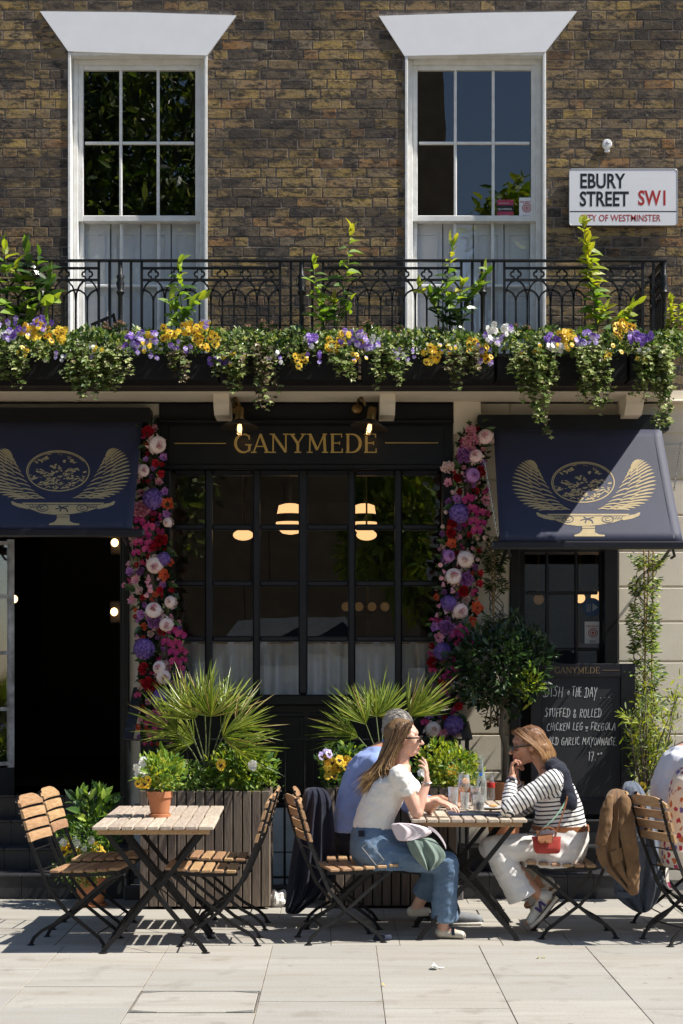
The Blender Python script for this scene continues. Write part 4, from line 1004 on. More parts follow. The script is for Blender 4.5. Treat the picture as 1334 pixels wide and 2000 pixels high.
def mk_rose(col):
    mb = MB()
    for i in range(26):
        t = i / 26; a = i * 2.39996; r_ = .12 + .75 * t; d = V((math.cos(a), 0, math.sin(a)))
        B = basis((V((0, -1.2 + .9 * t, 0)) + d * (.2 + t)).normalized(), up=-d); petal(mb, d * r_ * .35 + V((0, .25 * t, 0)), B, .62 + .15 * t, .95, 0, .4)
    return mb.mesh('rose', [col])
def mk_hyd(col):
    mb = MB()
    for i in range(85):
        z = 1 - 1.25 * (i + .5) / 85; a = i * 2.39996; s_ = math.sqrt(max(0, 1 - z * z)); d = V((s_ * math.cos(a), -z, s_ * math.sin(a)))
        n = (d + rdir() * .25).normalized(); u0 = n.orthogonal().normalized(); roll = U(0, 3)
        for k in range(4):
            q = roll + k * math.pi / 2; di = Matrix.Rotation(q, 3, n) @ u0; mb.inst(T_ROUND, basis(di + n * .25, up=n), d * U(.82, .95), .23)
    return mb.mesh('hydrangea', [col])
def mk_orchid(col):
    mb = MB()
    for k, (a, l, w_) in enumerate(((90, .9, .55), (215, .85, .5), (325, .85, .5), (15, .95, 1.15), (165, .95, 1.15))):
        d = V((math.cos(rad(a)), -.12, math.sin(rad(a)))); mb.inst(leaf_T(w_, .15, .15, 2), basis(d, up=(0, -1, 0)), V((0, -.02 * (k > 2), 0)), l)
    for a in (250, 290, 270): mb.inst(T_ROUND, basis(V((math.cos(rad(a)), -.9, math.sin(rad(a)))), up=(0, -1, .2)), V((0, -.05, 0)), .32, 1)
    return mb.mesh('orchid', [col, 'f_dark'])
def mk_frill(col):
    mb = MB()
    for i in range(16):
        a = i * 2.39996; r_ = .4 + .5 * (i / 16); d = V((math.cos(a), 0, math.sin(a))); petal(mb, d * .1, basis(d + V((0, -1.1 + .9 * i / 16, 0)), up=(0, -1, 0)), .9 * (0.6 + r_ * .5), .55, 0, .3)
    return mb.mesh('blossom', [col])
def mk_bell(col):
    mb = MB(); ax = V((0, -.45, -.9)).normalized()
    mb.lathe([(.02, 0), (.22, .15), (.30, .5), (.34, .75), (.50, 1.0)], 8, (0, 0, 0), axis=ax); return mb.mesh('bell_flower', [col], smooth=60)
FL = {
 'pe_b': mk_peony('f_blush', 'f_pink'), 'pe_p': mk_peony('f_mauve'), 'pe_w': mk_peony('f_blush'), 'ro_p': mk_rose('f_pink'), 'ro_m': mk_rose('f_mauve'), 'ro_r': mk_rose('f_red'), 'ro_b': mk_rose('f_blush'),
 'hy': mk_hyd('f_violet'), 'or_m': mk_orchid('f_magenta'), 'or_c': mk_orchid('f_magenta'), 'fr_o': mk_frill('f_coral'), 'fr_p': mk_frill('f_pink'), 'fr_m': mk_frill('f_mauve'), 'fr_r': mk_frill('f_red'), 'be': mk_bell('f_pink')}
FN = {'pe': 'peony', 'ro': 'rose', 'hy': 'hydrangea', 'or': 'orchid', 'fr': 'blossom', 'be': 'bell_flower'}
def garland(name, lab, line, fixed, seed):
    random.seed(seed)
    Yc = 12.22
    t = thing('flower_garland', lab, 'garland', P(line[0][0], line[0][1], Yc))
    pts = [P(x, y, Yc + .04) for x, y, w_ in line]
    mb = MB(); mb.tube(pts, .035, 8); mb.build('moss_core', 'bark', t)
    mb = MB(); lf = MB()
    for i in range(1500):
        f = U(0, len(line) - 1.001); k = int(f); q = f - k; a, b = line[k], line[k + 1]
        x = a[0] + (b[0] - a[0]) * q; y = a[1] + (b[1] - a[1]) * q; w_ = a[2] + (b[2] - a[2]) * q
        an = U(0, 6.28); rr = math.sqrt(R()) * w_ * 1.0; c = P(x + rr * math.cos(an), y + rr * .8 * math.sin(an), Yc + U(-.03, .05) + .0018 * rr)
        lf.inst(T_LEAF if R() < .6 else T_IVY, basis(rdir() + V((0, -.5, 0)), up=rdir() + V((0, -1, .3))), c, U(.04, .075), 0 if R() < .85 else 1)
    lf.build('greenery', ['bay', 'ivy'], t, kind='stuff')
    used = []
    for k, x, y, r_ in fixed:
        r3 = r_ * Yc / FPX * 1.22; c = P(x, y, Yc - .085 - U(0, .02))
        put(FL[k], FN[k[:2]], t, c, rot=(U(-.45, .35), U(-1.2, 1.2) if k[:2] != 'or' else U(-.3, .3), U(-.45, .45)), scale=r3 * (1.22 if k[:2] in ('pe', 'ro') else (.82 if k[:2] == 'hy' else 1))); used.append((x, y, r_))
    kinds = ['or_m', 'or_m', 'fr_m', 'fr_p', 'ro_r', 'fr_p', 'fr_r', 'ro_m', 'fr_o', 'be', 'ro_b', 'fr_r', 'or_m', 'pe_b', 'be', 'fr_m']
    n = 0
    for i in range(900):
        f = U(0, len(line) - 1.001); k = int(f); q = f - k; a, b = line[k], line[k + 1]
        x = a[0] + (b[0] - a[0]) * q; y = a[1] + (b[1] - a[1]) * q; w_ = a[2] + (b[2] - a[2]) * q
        x += U(-1, 1) * w_; kd = random.choice(kinds); r_ = U(5, 10.5)
        if any(math.hypot(x - u[0], y - u[1]) < (u[2] + r_) * .78 for u in used): continue
        used.append((x, y, r_)); put(FL[kd], FN[kd[:2]], t, P(x, y, Yc - U(.0, .03)), rot=(U(-.6, .6), U(-3, 3) if kd[:2] != 'be' else U(-.4, .4), U(-.6, .6)), scale=r_ * Yc / FPX * 1.1); n += 1
        if n > 105: break
    # variegated hosta-like leaves
    for i in range(16):
        k = int(U(0, len(line) - 1.001)); a, b = line[k], line[k + 1]; q = R(); sd = random.choice((-1, 1))
        x = a[0] + (b[0] - a[0]) * q + sd * a[2] * .7; y = a[1] + (b[1] - a[1]) * q
        m2 = MB(); Bq = basis(V((sd * U(.3, 1), -.5, U(-.8, .6))), up=(0, -1, .3)); m2.inst(leaf_T(.45, .3, .2, 3), Bq, P(x, y, Yc - .06), U(.07, .12), 0); m2.build('large_leaf', 'laurel_dark', t)
line1 = [(292, 838, 16), (300, 880, 22), (292, 930, 24), (300, 975, 32), (292, 1020, 34), (296, 1070, 40), (293, 1120, 46), (298, 1165, 42), (306, 1210, 46), (318, 1255, 48), (320, 1300, 46), (310, 1350, 42), (306, 1400, 40), (298, 1455, 36)]
fx1 = [('ro_r', 289, 843, 10), ('pe_b', 307, 868, 19), ('fr_m', 320, 893, 9), ('fr_m', 285, 897, 6), ('pe_b', 279, 919, 14), ('fr_r', 305, 905, 9), ('fr_r', 312, 925, 9), ('hy', 299, 975, 21), ('fr_m', 322, 960, 9), ('fr_o', 328, 984, 14), ('ro_p', 275, 995, 14), ('pe_w', 328, 1020, 11), ('fr_m', 325, 1003, 9),
 ('or_c', 272, 1018, 11), ('or_c', 291, 1030, 12), ('or_c', 285, 1046, 11), ('or_c', 292, 1062, 10), ('or_c', 270, 1060, 10), ('or_c', 287, 1073, 10), ('or_c', 266, 1080, 9), ('ro_r', 315, 1055, 10), ('ro_r', 303, 1066, 10), ('hy', 320, 1092, 14), ('pe_b', 303, 1103, 19), ('fr_o', 334, 1100, 9), ('fr_o', 323, 1122, 14), ('fr_m', 254, 1118, 10), ('fr_p', 266, 1132, 10), ('fr_p', 243, 1144, 6),
 ('be', 290, 1122, 9), ('be', 294, 1132, 9), ('be', 286, 1143, 9), ('be', 297, 1148, 9), ('be', 289, 1156, 9), ('fr_m', 320, 1142, 9), ('fr_r', 314, 1152, 9), ('pe_w', 333, 1176, 13), ('pe_b', 300, 1193, 18), ('fr_m', 277, 1200, 10), ('ro_m', 302, 1213, 13), ('pe_b', 325, 1220, 16), ('ro_r', 318, 1232, 8), ('hy', 281, 1267, 21),
 ('or_m', 336, 1232, 11), ('or_m', 353, 1240, 11), ('or_m', 325, 1255, 11), ('or_m', 344, 1258, 12), ('or_m', 338, 1275, 11), ('or_m', 357, 1272, 11), ('or_m', 342, 1292, 11), ('or_m', 357, 1290, 9), ('or_m', 354, 1305, 8), ('ro_r', 280, 1305, 10), ('pe_b', 312, 1304, 15), ('pe_b', 319, 1322, 16), ('ro_r', 291, 1336, 12), ('hy', 313, 1362, 17), ('fr_m', 340, 1350, 10), ('or_m', 305, 1395, 11), ('or_m', 320, 1405, 11), ('or_m', 292, 1412, 11), ('or_m', 309, 1420, 11), ('or_m', 298, 1434, 11), ('or_m', 287, 1452, 8)]
garland('l', 'garland of artificial flowers climbing the shopfront beside the left doorway', line1, fx1, 3)
line2 = [(930, 835, 20), (922, 880, 28), (915, 930, 34), (915, 980, 40), (908, 1030, 44), (900, 1080, 42), (895, 1130, 42), (892, 1180, 44), (885, 1230, 44), (876, 1280, 36), (872, 1330, 30), (872, 1385, 36), (866, 1440, 34)]
fx2 = [('ro_p', 920, 840, 9), ('pe_b', 948, 854, 17), ('ro_p', 919, 863, 14), ('ro_m', 908, 889, 13), ('pe_b', 929, 891, 15), ('ro_b', 875, 913, 11), ('pe_p', 923, 928, 16), ('ro_r', 940, 921, 9), ('fr_p', 876, 944, 10), ('fr_m', 893, 973, 10), ('or_c', 914, 975, 13), ('or_c', 920, 996, 13), ('or_c', 938, 1002, 11), ('or_c', 926, 1020, 12), ('or_c', 941, 1023, 10), ('or_c', 932, 1037, 12), ('fr_p', 948, 976, 12), ('hy', 896, 1003, 20), ('ro_r', 885, 1020, 9), ('ro_r', 881, 1042, 8), ('fr_o', 884, 1062, 12), ('pe_p', 876, 1086, 14), ('pe_w', 909, 1092, 18), ('be', 861, 1100, 8), ('be', 864, 1112, 8), ('be', 860, 1124, 8), ('be', 866, 1136, 8), ('pe_b', 886, 1126, 18), ('ro_m', 911, 1132, 12), ('be', 882, 1147, 9), ('fr_r', 935, 1140, 9), ('ro_r', 906, 1155, 9), ('fr_r', 937, 1120, 8), ('hy', 876, 1178, 16), ('pe_b', 899, 1193, 17), ('fr_o', 933, 1187, 14), ('fr_o', 924, 1213, 12), ('be', 868, 1190, 8), ('be', 862, 1178, 8), ('fr_m', 848, 1225, 10), ('ro_m', 873, 1226, 13), ('fr_p', 856, 1246, 12),
 ('or_m', 905, 1226, 12), ('or_m', 890, 1239, 12), ('or_m', 912, 1242, 12), ('or_m', 898, 1256, 11), ('or_m', 915, 1258, 10), ('hy', 864, 1272, 18), ('or_m', 880, 1290, 10), ('ro_r', 844, 1293, 9), ('or_m', 884, 1310, 12), ('or_m', 873, 1322, 10), ('or_m', 888, 1328, 10), ('pe_b', 893, 1338, 13), ('fr_r', 862, 1335, 9), ('or_m', 865, 1352, 10), ('pe_w', 846, 1424, 17), ('hy', 887, 1416, 20), ('fr_p', 866, 1432, 10), ('fr_m', 838, 1395, 11), ('fr_r', 895, 1378, 10), ('or_m', 830, 1412, 9)]
garland('r', 'garland of artificial flowers climbing the stucco pier between shop window and right door', line2, fx2, 8)
# ================================================================ PLANTS
random.seed(21)
LEAFM = {}
def leaf_mesh(mat, T, nm='leaf'):
    k = (mat, id(T))
    if k not in LEAFM:
        mb = MB(); mb.inst(T, Matrix.Identity(3), (0, 0, 0), 1.0); LEAFM[k] = mb.mesh(nm, mat)
    return LEAFM[k]
def sprig(name, lab, cat, stems, leaf, mats, T=T_LAUREL, top=None, Y=11.8, group=None, density=1.0, thick=.005):
    # stems: list of pixel polylines (x, y); leaves are parts
    b0 = P(stems[0][0][0], stems[0][0][1], Y); t = thing(name, lab, cat, b0, group)
    for st_ in stems:
        dy = [U(-.05, .05) for _ in st_]; pts = [P(x, y, Y + (d if i else 0)) for i, ((x, y), d) in enumerate(zip(st_, dy))]
        mb = MB(); mb.tube(pts, [thick * (1 - .6 * i / (len(pts) - 1)) for i in range(len(pts))], 6); mb.build('stem', 'stem', t)
        tot = sum((pts[i + 1] - pts[i]).length for i in range(len(pts) - 1)); leaf_ = leaf; n = int(tot / leaf * 4.4 * density)
        for k in range(n):
            f = .18 + .82 * (k / max(1, n - 1)); q = f * (len(pts) - 1); i = min(int(q), len(pts) - 2); q -= i
            p = pts[i].lerp(pts[i + 1], q); ax = (pts[i + 1] - pts[i]).normalized(); a = k * 2.4 + U(-.4, .4)
            side = Matrix.Rotation(a, 3, ax) @ ax.orthogonal().normalized(); up = U(.0, .55) if f < .9 else U(.8, 2.0)
            d = (side + ax * up).normalized(); s_ = leaf * 1.5 * U(.75, 1.15) * (1 if f < .8 else .75)
            B = basis(d, up=(ax - d * ax.dot(d)) * .6 + V((U(.0, .8), -.9, .55)))
            m_ = mats[0] if f < .45 else (mats[1] if f < .8 or R() < .4 else mats[-1])
            ob = put(leaf_mesh(m_, T), 'leaf', t, p, scale=s_); ob.rotation_euler = B.to_euler()
    return t
sprig('laurel_plant', 'yellow-green laurel at the left end of the balcony box', 'plant', [[(30, 640), (22, 590), (15, 540), (8, 480)], [(32, 640), (45, 580), (30, 520)], [(34, 640), (70, 600), (120, 590)]], .115, ['laurel', 'laurel', 'yellow_leaf'], density=.8)
sprig('laurel_plant', 'dark green laurel behind the yellow one at the left end of the balcony', 'plant', [[(50, 640), (70, 570), (75, 500)], [(50, 640), (60, 560), (50, 490)], [(52, 640), (85, 590), (100, 550)]], .12, ['laurel_dark', 'laurel_dark', 'laurel'], Y=11.86, density=.75)
sprig('laurel_plant', 'laurel sprig in front of the left window, between yellow pansies', 'plant', [[(352, 650), (356, 610), (350, 560), (350, 512)], [(352, 650), (362, 610), (392, 585)], [(352, 650), (345, 620), (330, 580)]], .085, ['laurel', 'laurel', 'yellow_leaf'])
sprig('laurel_plant', 'tall thin laurel shoot rising above the balcony rail between the windows', 'plant', [[(655, 650), (668, 590), (680, 520), (684, 445)], [(657, 650), (675, 610), (690, 580)]], .085, ['laurel_dark', 'laurel', 'yellow_leaf'], density=.6)
sprig('laurel_plant', 'pale laurel sprig left of the tallest shoot, at the central railing post', 'plant', [[(632, 655), (625, 610), (618, 565), (612, 512)], [(632, 655), (640, 610), (655, 590)]], .085, ['laurel', 'laurel', 'yellow_leaf'], Y=11.76)
sprig('laurel_plant', 'bushy laurel with spreading stems in front of the right window', 'plant', [[(876, 655), (870, 620), (872, 560), (886, 470)], [(874, 650), (850, 600), (820, 560)], [(900, 655), (910, 600), (935, 560), (955, 530)], [(898, 655), (890, 600), (905, 555)]], .085, ['laurel_dark', 'laurel', 'yellow_leaf'])
sprig('laurel_plant', 'bright yellow-green laurel shoot reaching up over the street sign', 'plant', [[(1165, 660), (1162, 590), (1150, 500), (1138, 432)], [(1164, 640), (1158, 560), (1142, 490)], [(1165, 655), (1172, 620), (1185, 600)]], .08, ['laurel', 'yellow_leaf', 'yellow_leaf'])
sprig('laurel_plant', 'short leaning laurel behind orange pansies near the end of the balcony', 'plant', [[(1200, 655), (1215, 620), (1245, 595)], [(1200, 655), (1210, 630), (1228, 612)]], .09, ['laurel', 'yellow_leaf', 'yellow_leaf'])
sprig('euonymus_shrub', 'yellow-green shrub just beyond the right end of the balcony railing', 'shrub', [[(1316, 700), (1312, 640), (1308, 585)], [(1318, 700), (1330, 650), (1328, 600)], [(1320, 700), (1345, 660), (1350, 620)], [(1316, 700), (1304, 670), (1302, 640)]], .05, ['laurel', 'yellow_leaf', 'yellow_leaf'], Y=11.85, density=1.4)
# window boxes
for i, (a, b) in enumerate(((-130, 128), (134, 425), (430, 700), (706, 965), (971, 1225), (1231, 1314))):
    Y = 11.62; x0, x1 = PX(a, Y), PX(b, Y)
    t = thing('window_box', ['window box at the far left of the balcony', 'second window box from the left, under the left window', 'window box below the gap left of the shop sign', 'window box left of the right window, over the sign', 'window box below the right window', 'window box at the right end, cut by the frame'][i], 'planter box', ((x0 + x1) / 2, Y, PZ(741, Y)), None)
    mb = MB(); z0, z1 = PZ(741, Y), PZ(690, Y); mb.box(x0, x1, Y, Y + .018, z0, z1, c=.004); mb.box(x0, x1, Y + .23, Y + .248, z0, z1, c=.004); mb.box(x0, x0 + .018, Y + .0185, Y + .2295, z0, z1); mb.box(x1 - .018, x1, Y + .0185, Y + .2295, z0, z1); mb.box(x0 + .019, x1 - .019, Y + .019, Y + .229, z0, z0 + .02)
    mb.box(x0 - .0, x1, Y - .008, Y - .0005, z1 - .03, z1 - .002, c=.003)
    mb.build('box_wall', pm('box_plastic', (.012, .012, .013), .7, spec=.2) if 'box_plastic' not in bpy.data.materials else bpy.data.materials['box_plastic'], t)
    mb = MB(); mb.box(x0 + .02, x1 - .02, Y + .02, Y + .228, z1 - .06, z1 - .012); mb.build('soil', 'soil', t)
# low foliage along the boxes
def foliage(name, lab, cat, gen, n, size, mats, T, kind='stuff', up=V((0, -.4, .6)), group=None, loc=None):
    mb = MB()
    for i in range(n):
        c, out = gen(); d = (out + rdir() * .8).normalized()
        mb.inst(T[int(R() * len(T))], basis(d, up=(up + rdir() * .6)), c, size * U(.6, 1.25), int(R() ** 1.5 * len(mats)))
    o = mb.build(name, mats); tag(o, lab, cat, group)
    if kind: o['kind'] = kind
    return o
def gen_top():
    x = U(-60, 1345); h_ = 22 + 16 * noise.noise(V((x * .02, 0, 0))) + 10 * noise.noise(V((x * .07, 4, 0))); y = 700 - abs(U(0, 1)) ** .7 * (h_ + 30); Y = U(11.56, 11.92)
    return P(x, y, Y), V((0, -.3, .8))
foliage('ground_cover', 'leafy green mass of ivy and bedding foliage along the top of the balcony boxes', 'foliage', gen_top, 8500, .038, ['ivy', 'pansy_green', 'laurel_dark', 'ivy'], [T_IVY, T_LEAF, T_IVY])
IV = [(28, 40, 768, 'first from the left edge', 0), (78, 22, 700, 'short, second from the left', 0), (162, 36, 822, 'longest at the left, over the left awning', 0), (222, 34, 792, 'beside the longest left one, thin tail', 0), (355, 24, 752, 'narrow pale one below the left window', 1), (468, 40, 770, 'in front of the left barn lamp', 0), (520, 44, 812, 'brownish, right of the left barn lamp', 1), (665, 28, 752, 'narrow, left of the right barn lamp', 0), (765, 32, 774, 'over the right barn lamp bracket', 0), (895, 40, 765, 'over the stucco pier', 1), (1030, 40, 800, 'left part of the thick curtain over the right awning', 0), (1062, 44, 872, 'thickest and longest, over the right awning', 0), (1165, 44, 828, 'third over the right awning, thin brown tail', 0), (1262, 34, 800, 'at the right end of the balcony', 0), (1305, 44, 852, 'at the right edge of the picture', 0)]
for x, w_, yb_, lab, dry in IV:
    Y = 11.56; t = thing('trailing_ivy', 'trailing ivy ' + lab, 'ivy', P(x, 690, Y), 'ivy trails hanging from the balcony boxes')
    vm = MB(); lm = MB(); ns = int(w_ * .34)
    for k in range(ns):
        xs_ = x + random.gauss(0, .48) * w_; ye = 700 + (yb_ - 700) * (1 - .6 * abs(xs_ - x) / w_) * U(.25, 1.08); yy = 672 + U(0, 15); px_ = xs_; pts = []; Yv = Y + U(-.10, .03)
        while yy < ye:
            pts.append(P(px_, yy, Yv + .0 if yy > 700 else Yv + (700 - yy) * .002)); yy += 7; px_ += U(-4.2, 4.2) + (x - px_) * .01
            px_ += 1.5 * math.sin(yy * .05 + k)
        if len(pts) < 2: continue
        vm.tube(pts, .0022, 4)
        for p in pts:
            for q in range(3 if p.z > PZ(760, Y) else 2):
                out = V((U(-1, 1), -1 - R(), U(-.7, .25))); lm.inst(T_IVY, basis(out + V((0, 0, -.5)), up=V((U(-.4, .4), -1, .5 + R()))), p + rdir() * .026, U(.020, .058), (1 if dry and R() < .55 else (1 if R() < .04 else 0)))
    vm.build('vine', 'bark', t); lm.build('leaves', ['ivy', 'ivy_dry'], t, kind='stuff')
# pansies
def mk_pansy(pc, face=True, pc2=None):
    mb = MB()
    for a, l, w_, m_, dy in ((60, 1.0, 1.1, 1 if pc2 else 0, .02), (120, 1.0, 1.1, 1 if pc2 else 0, .03), (190, .95, 1.05, 0, 0), (350, .95, 1.05, 0, .005), (270, 1.05, 1.35, 0, -.03)):
        d = V((math.cos(rad(a)), -.05, math.sin(rad(a)))); mb.inst(leaf_T(w_, -.1, .08, 2), basis(d, up=(0, -1, 0)), V((0, dy, 0)), l, m_)
    if face:
        for a, l, w_ in ((190, .5, .7), (350, .5, .7), (270, .62, 1.0)):
            d = V((math.cos(rad(a)), -.05, math.sin(rad(a)))); mb.inst(leaf_T(w_, -.1, .05, 1), basis(d, up=(0, -1, 0)), V((0, -.06, 0)), l, 2)
    mb.ell((0, -.09, 0), (.09, .05, .09), nu=6, nv=4, m=3)
    return mb.mesh('flower', [pc, pc2 or pc, 'p_black', 'p_yellow'])
PN = {'y': mk_pansy('p_yellow'), 'Y': mk_pansy('p_yellow', False), 'p': mk_pansy('p_purple', False), 'l': mk_pansy('p_lilac', False, 'p_purple'), 'w': mk_pansy('p_white', False), 'c': mk_pansy('p_yellow', False, 'p_lilac'), 'b': mk_pansy('p_lilac', True, 'p_lilac')}
def pansies(lab, spots, Y, size=.026, leaf=.022, ng=60, group=None, depth=.06, grn='pansy_green'):
    x, y, k, n, sx, sy = spots; c0 = P(x, y, Y); t = thing('pansy_plant', lab, 'flowers', c0 - V((0, 0, sy * Y / FPX)), group)
    for i in range(n):
        a = U(0, 6.28); r_ = math.sqrt(R()); ox, oy = sx * r_ * math.cos(a), sy * r_ * math.sin(a)
        p = P(x + ox, y + oy, Y - depth * U(.4, 1.1)); ob = put(PN[random.choice(k)], 'flower', t, p, rot=(U(-.5, .3), U(-.4, .4), U(-.7, .7)), scale=size * U(.8, 1.15))
    mb = MB()
    for i in range(ng):
        a = U(0, 6.28); r_ = math.sqrt(R()); p = P(x + sx * 1.15 * r_ * math.cos(a), y + 5 + sy * 1.2 * r_ * math.sin(a), Y + U(-.5, .6) * depth)
        mb.inst(T_LEAF, basis(rdir(-.3), up=rdir() + V((0, -.5, 1))), p, leaf * U(.7, 1.3), 0)
    mb.build('foliage', grn, t, kind='stuff'); return t
for s in [((15, 640, 'lpw', 8, 22, 22), 'lilac and white pansies at the left edge of the balcony boxes'), ((62, 642, 'cYl', 12, 24, 18), 'yellow and lilac pansies below the yellow laurel'), ((112, 655, 'yyY', 11, 26, 17), 'orange-yellow black-faced pansies left of the left window'), ((85, 630, 'pl', 6, 14, 10), 'few purple pansies above the yellow and lilac ones'),
    ((262, 668, 'lpl', 12, 26, 22), 'lilac pansies below the left window'), ((292, 660, 'cYl', 6, 14, 12), 'two-tone yellow and lilac pansies beside the lilac ones'), ((328, 650, 'yyy', 7, 16, 12), 'black-faced yellow pansies left of the laurel sprig'), ((368, 645, 'yYy', 9, 20, 14), 'yellow pansies at the laurel sprig foot'), ((406, 660, 'yyY', 11, 24, 20), 'yellow pansies right of the laurel sprig'), ((398, 634, 'lc', 4, 10, 8), 'few lilac pansies above yellow ones'), ((425, 705, 'pp', 6, 16, 8), 'tiny dark purple violas hanging below yellow pansies'),
    ((588, 700, 'yy', 4, 12, 14), 'three yellow pansies hanging below the central railing post'), ((610, 665, 'pw', 6, 14, 10), 'white and purple pansies right of the central post'), ((648, 672, 'yy', 8, 16, 12), 'yellow pansies under the thin laurel shoot'), ((690, 660, 'plYl', 13, 28, 14), 'mixed purple and yellow pansies under the tallest shoot'), ((725, 668, 'lwl', 7, 14, 12), 'pale lilac pansies right of the mixed ones'),
    ((840, 690, 'yY', 8, 16, 18), 'yellow pansies low below the bushy laurel'), ((932, 674, 'yy', 9, 22, 12), 'yellow pansies right of the bushy laurel'), ((975, 650, 'wlw', 15, 26, 16), 'white and pale lilac pansies under the right window'), ((945, 700, 'yl', 5, 14, 16), 'few hanging yellow and lilac pansies'), ((1078, 660, 'pp', 7, 14, 12), 'deep purple pansies right of the right window'), ((1088, 678, 'ww', 8, 20, 7), 'small white violas beneath purple pansies'), ((1112, 655, 'yyY', 9, 18, 12), 'orange pansies between purple and lilac ones'), ((1146, 662, 'll', 10, 18, 14), 'lilac pansies left of the bright laurel'), ((1218, 643, 'yyy', 12, 20, 16), 'orange black-faced pansies near the end post'), ((1250, 655, 'ppl', 14, 22, 16), 'vivid purple pansies at the end post')]:
    pansies(s[1], (s[0][0], s[0][1], s[0][2], int(s[0][3] * 1.5) + 2, s[0][4] * 1.12, s[0][5] * 1.1), 11.58, size=.026, group='pansies in the balcony boxes')
for i, wh in enumerate(('at the far left corner of the balcony', 'below the dark laurel at the left', 'under the leftmost turned railing post', 'left of the first thin ivy trail', 'below the large yellow pansies', 'above the left barn lamp', 'on the brown-leaved ivy left of centre', 'below the pale laurel shoot at the middle', 'above the right barn lamp', 'left of the bushy laurel', 'under the bushy laurel stems', 'below the right sash window', 'over the thickest ivy curtain', 'between the two thick ivy curtains', 'beneath the bright laurel shoot', 'at the end post of the railing')):
    x = 30 + i * 83 + U(-15, 15); k = random.choice(('yyY', 'lw', 'pl', 'wlw', 'yc', 'Ywl'))
    pansies('small loose violas in the foliage ' + wh, (x, U(668, 700), k, random.randint(5, 9), 28, 14), 11.54, size=.019, ng=8, group='small violas scattered along the balcony boxes')
# skimmia
for x, y, lab in ((200, 645, 'left of the lilac pansies'), (235, 640, 'next to them at the left post'), (490, 645, 'left of the central gap'), (520, 640, 'tallest, before the brick pier'), (548, 655, 'low beside the central post'), (712, 638, 'behind the mixed pansies'), (790, 650, 'left edge of the right window'), (855, 648, 'behind the bushy laurel'), (1020, 645, 'right of the white pansies'), (1040, 655, 'last one, under the right window'), (1325, 650, 'at the right edge of the picture')):
    t = thing('skimmia', 'skimmia with rusty pink buds, ' + lab, 'plant', P(x, y + 25, 11.75), 'skimmia in the balcony boxes'); mb = MB(); lf = MB()
    for h_ in range(4):
        c = P(x + U(-14, 14), y + U(-12, 10), 11.75 + U(-.05, .05))
        for k in range(26): d = rdir(-.1); mb.inst(T_TINY, basis(d, up=rdir()), c + d * U(.0, .02), .014)
        for k in range(9): d = rdir(-.2); d.z = abs(d.z) * .4; lf.inst(T_LEAF, basis(d, up=(0, 0, 1)), c - V((0, 0, .02)), .055)
        lf.tube([c, c - V((0, 0, .08))], .003, 4)
    mb.build('bud_cluster', 'skimmia', t, kind='stuff'); lf.build('leaves', 'laurel_dark', t, kind='stuff')
# little folded chair on the balcony
c = P(215, 640, 12.2); t = thing('folding_stool', 'small black slatted chair back standing on the balcony by the left window', 'chair', (c.x, 12.2, zs1))
mb = MB(); mb.tube([P(178, 635, 12.2), P(222, 616, 12.2)], 0, flat=(.02, .02, (0, 1, 0))); mb.build('back_rail', 'black_iron', t)
for k in range(6): mb = MB(); a = P(186 + k * 7, 632 - k * 3, 12.2); mb.tube([a, P(192 + k * 8, 690, 12.25)], 0, flat=(.012, .01, (0, 1, 0))); mb.build('slat', 'black_iron', t)
mb = MB(); mb.tube([P(222, 612, 12.2), P(240, 700, 12.3)], .008, 5); mb.tube([P(180, 634, 12.2), P(176, 700, 12.2)], .008, 5); mb.build('leg', 'black_iron', t)

# ---------------------------------------------------------------- wooden planters with palms
def planter(x0, x1, Y, ztop, lab):
    t = thing('wooden_planter', lab, 'planter', ((x0 + x1) / 2, Y, 0), 'tall slatted planters on the pavement')
    n = round((x1 - x0) / .066); w_ = (x1 - x0) / n; D = .46
    mb = MB(); mb.box(x0 + .025, x1 - .025, Y + .024, Y + D - .024, .02, ztop - .03); mb.build('liner', 'room', t)
    for i in range(n): mb = MB(); mb.box(x0 + i * w_ + .005, x0 + (i + 1) * w_ - .005, Y, Y + .022, .02, ztop + U(-.002, .002), c=.003); mb.build('plank', 'planter_wood', t)
    m_ = 7; wd = D / m_
    for xs_ in (x0 - .0, x1 - .022):
        for i in range(m_): mb = MB(); mb.box(xs_ + .0005, xs_ + .0215, Y + i * wd + .024, Y + (i + 1) * wd - .003 + .0, .02, ztop + U(-.002, .002), c=.003); mb.build('plank', 'planter_wood', t)
    mb = MB(); mb.box(x0 + .026, x1 - .026, Y + .026, Y + D - .03, ztop - .029, ztop - .012); mb.build('soil', 'soil', t)
    return t
YPL = 11.32
planter(PX(272, YPL), PX(528, YPL), YPL, PZ(1545, YPL), 'weathered slatted wooden planter behind the empty left table')
Y2 = 11.36
planter(PX(636, Y2), PX(893, Y2), Y2, PZ(1539, Y2), 'weathered slatted wooden planter behind the seated woman in white')
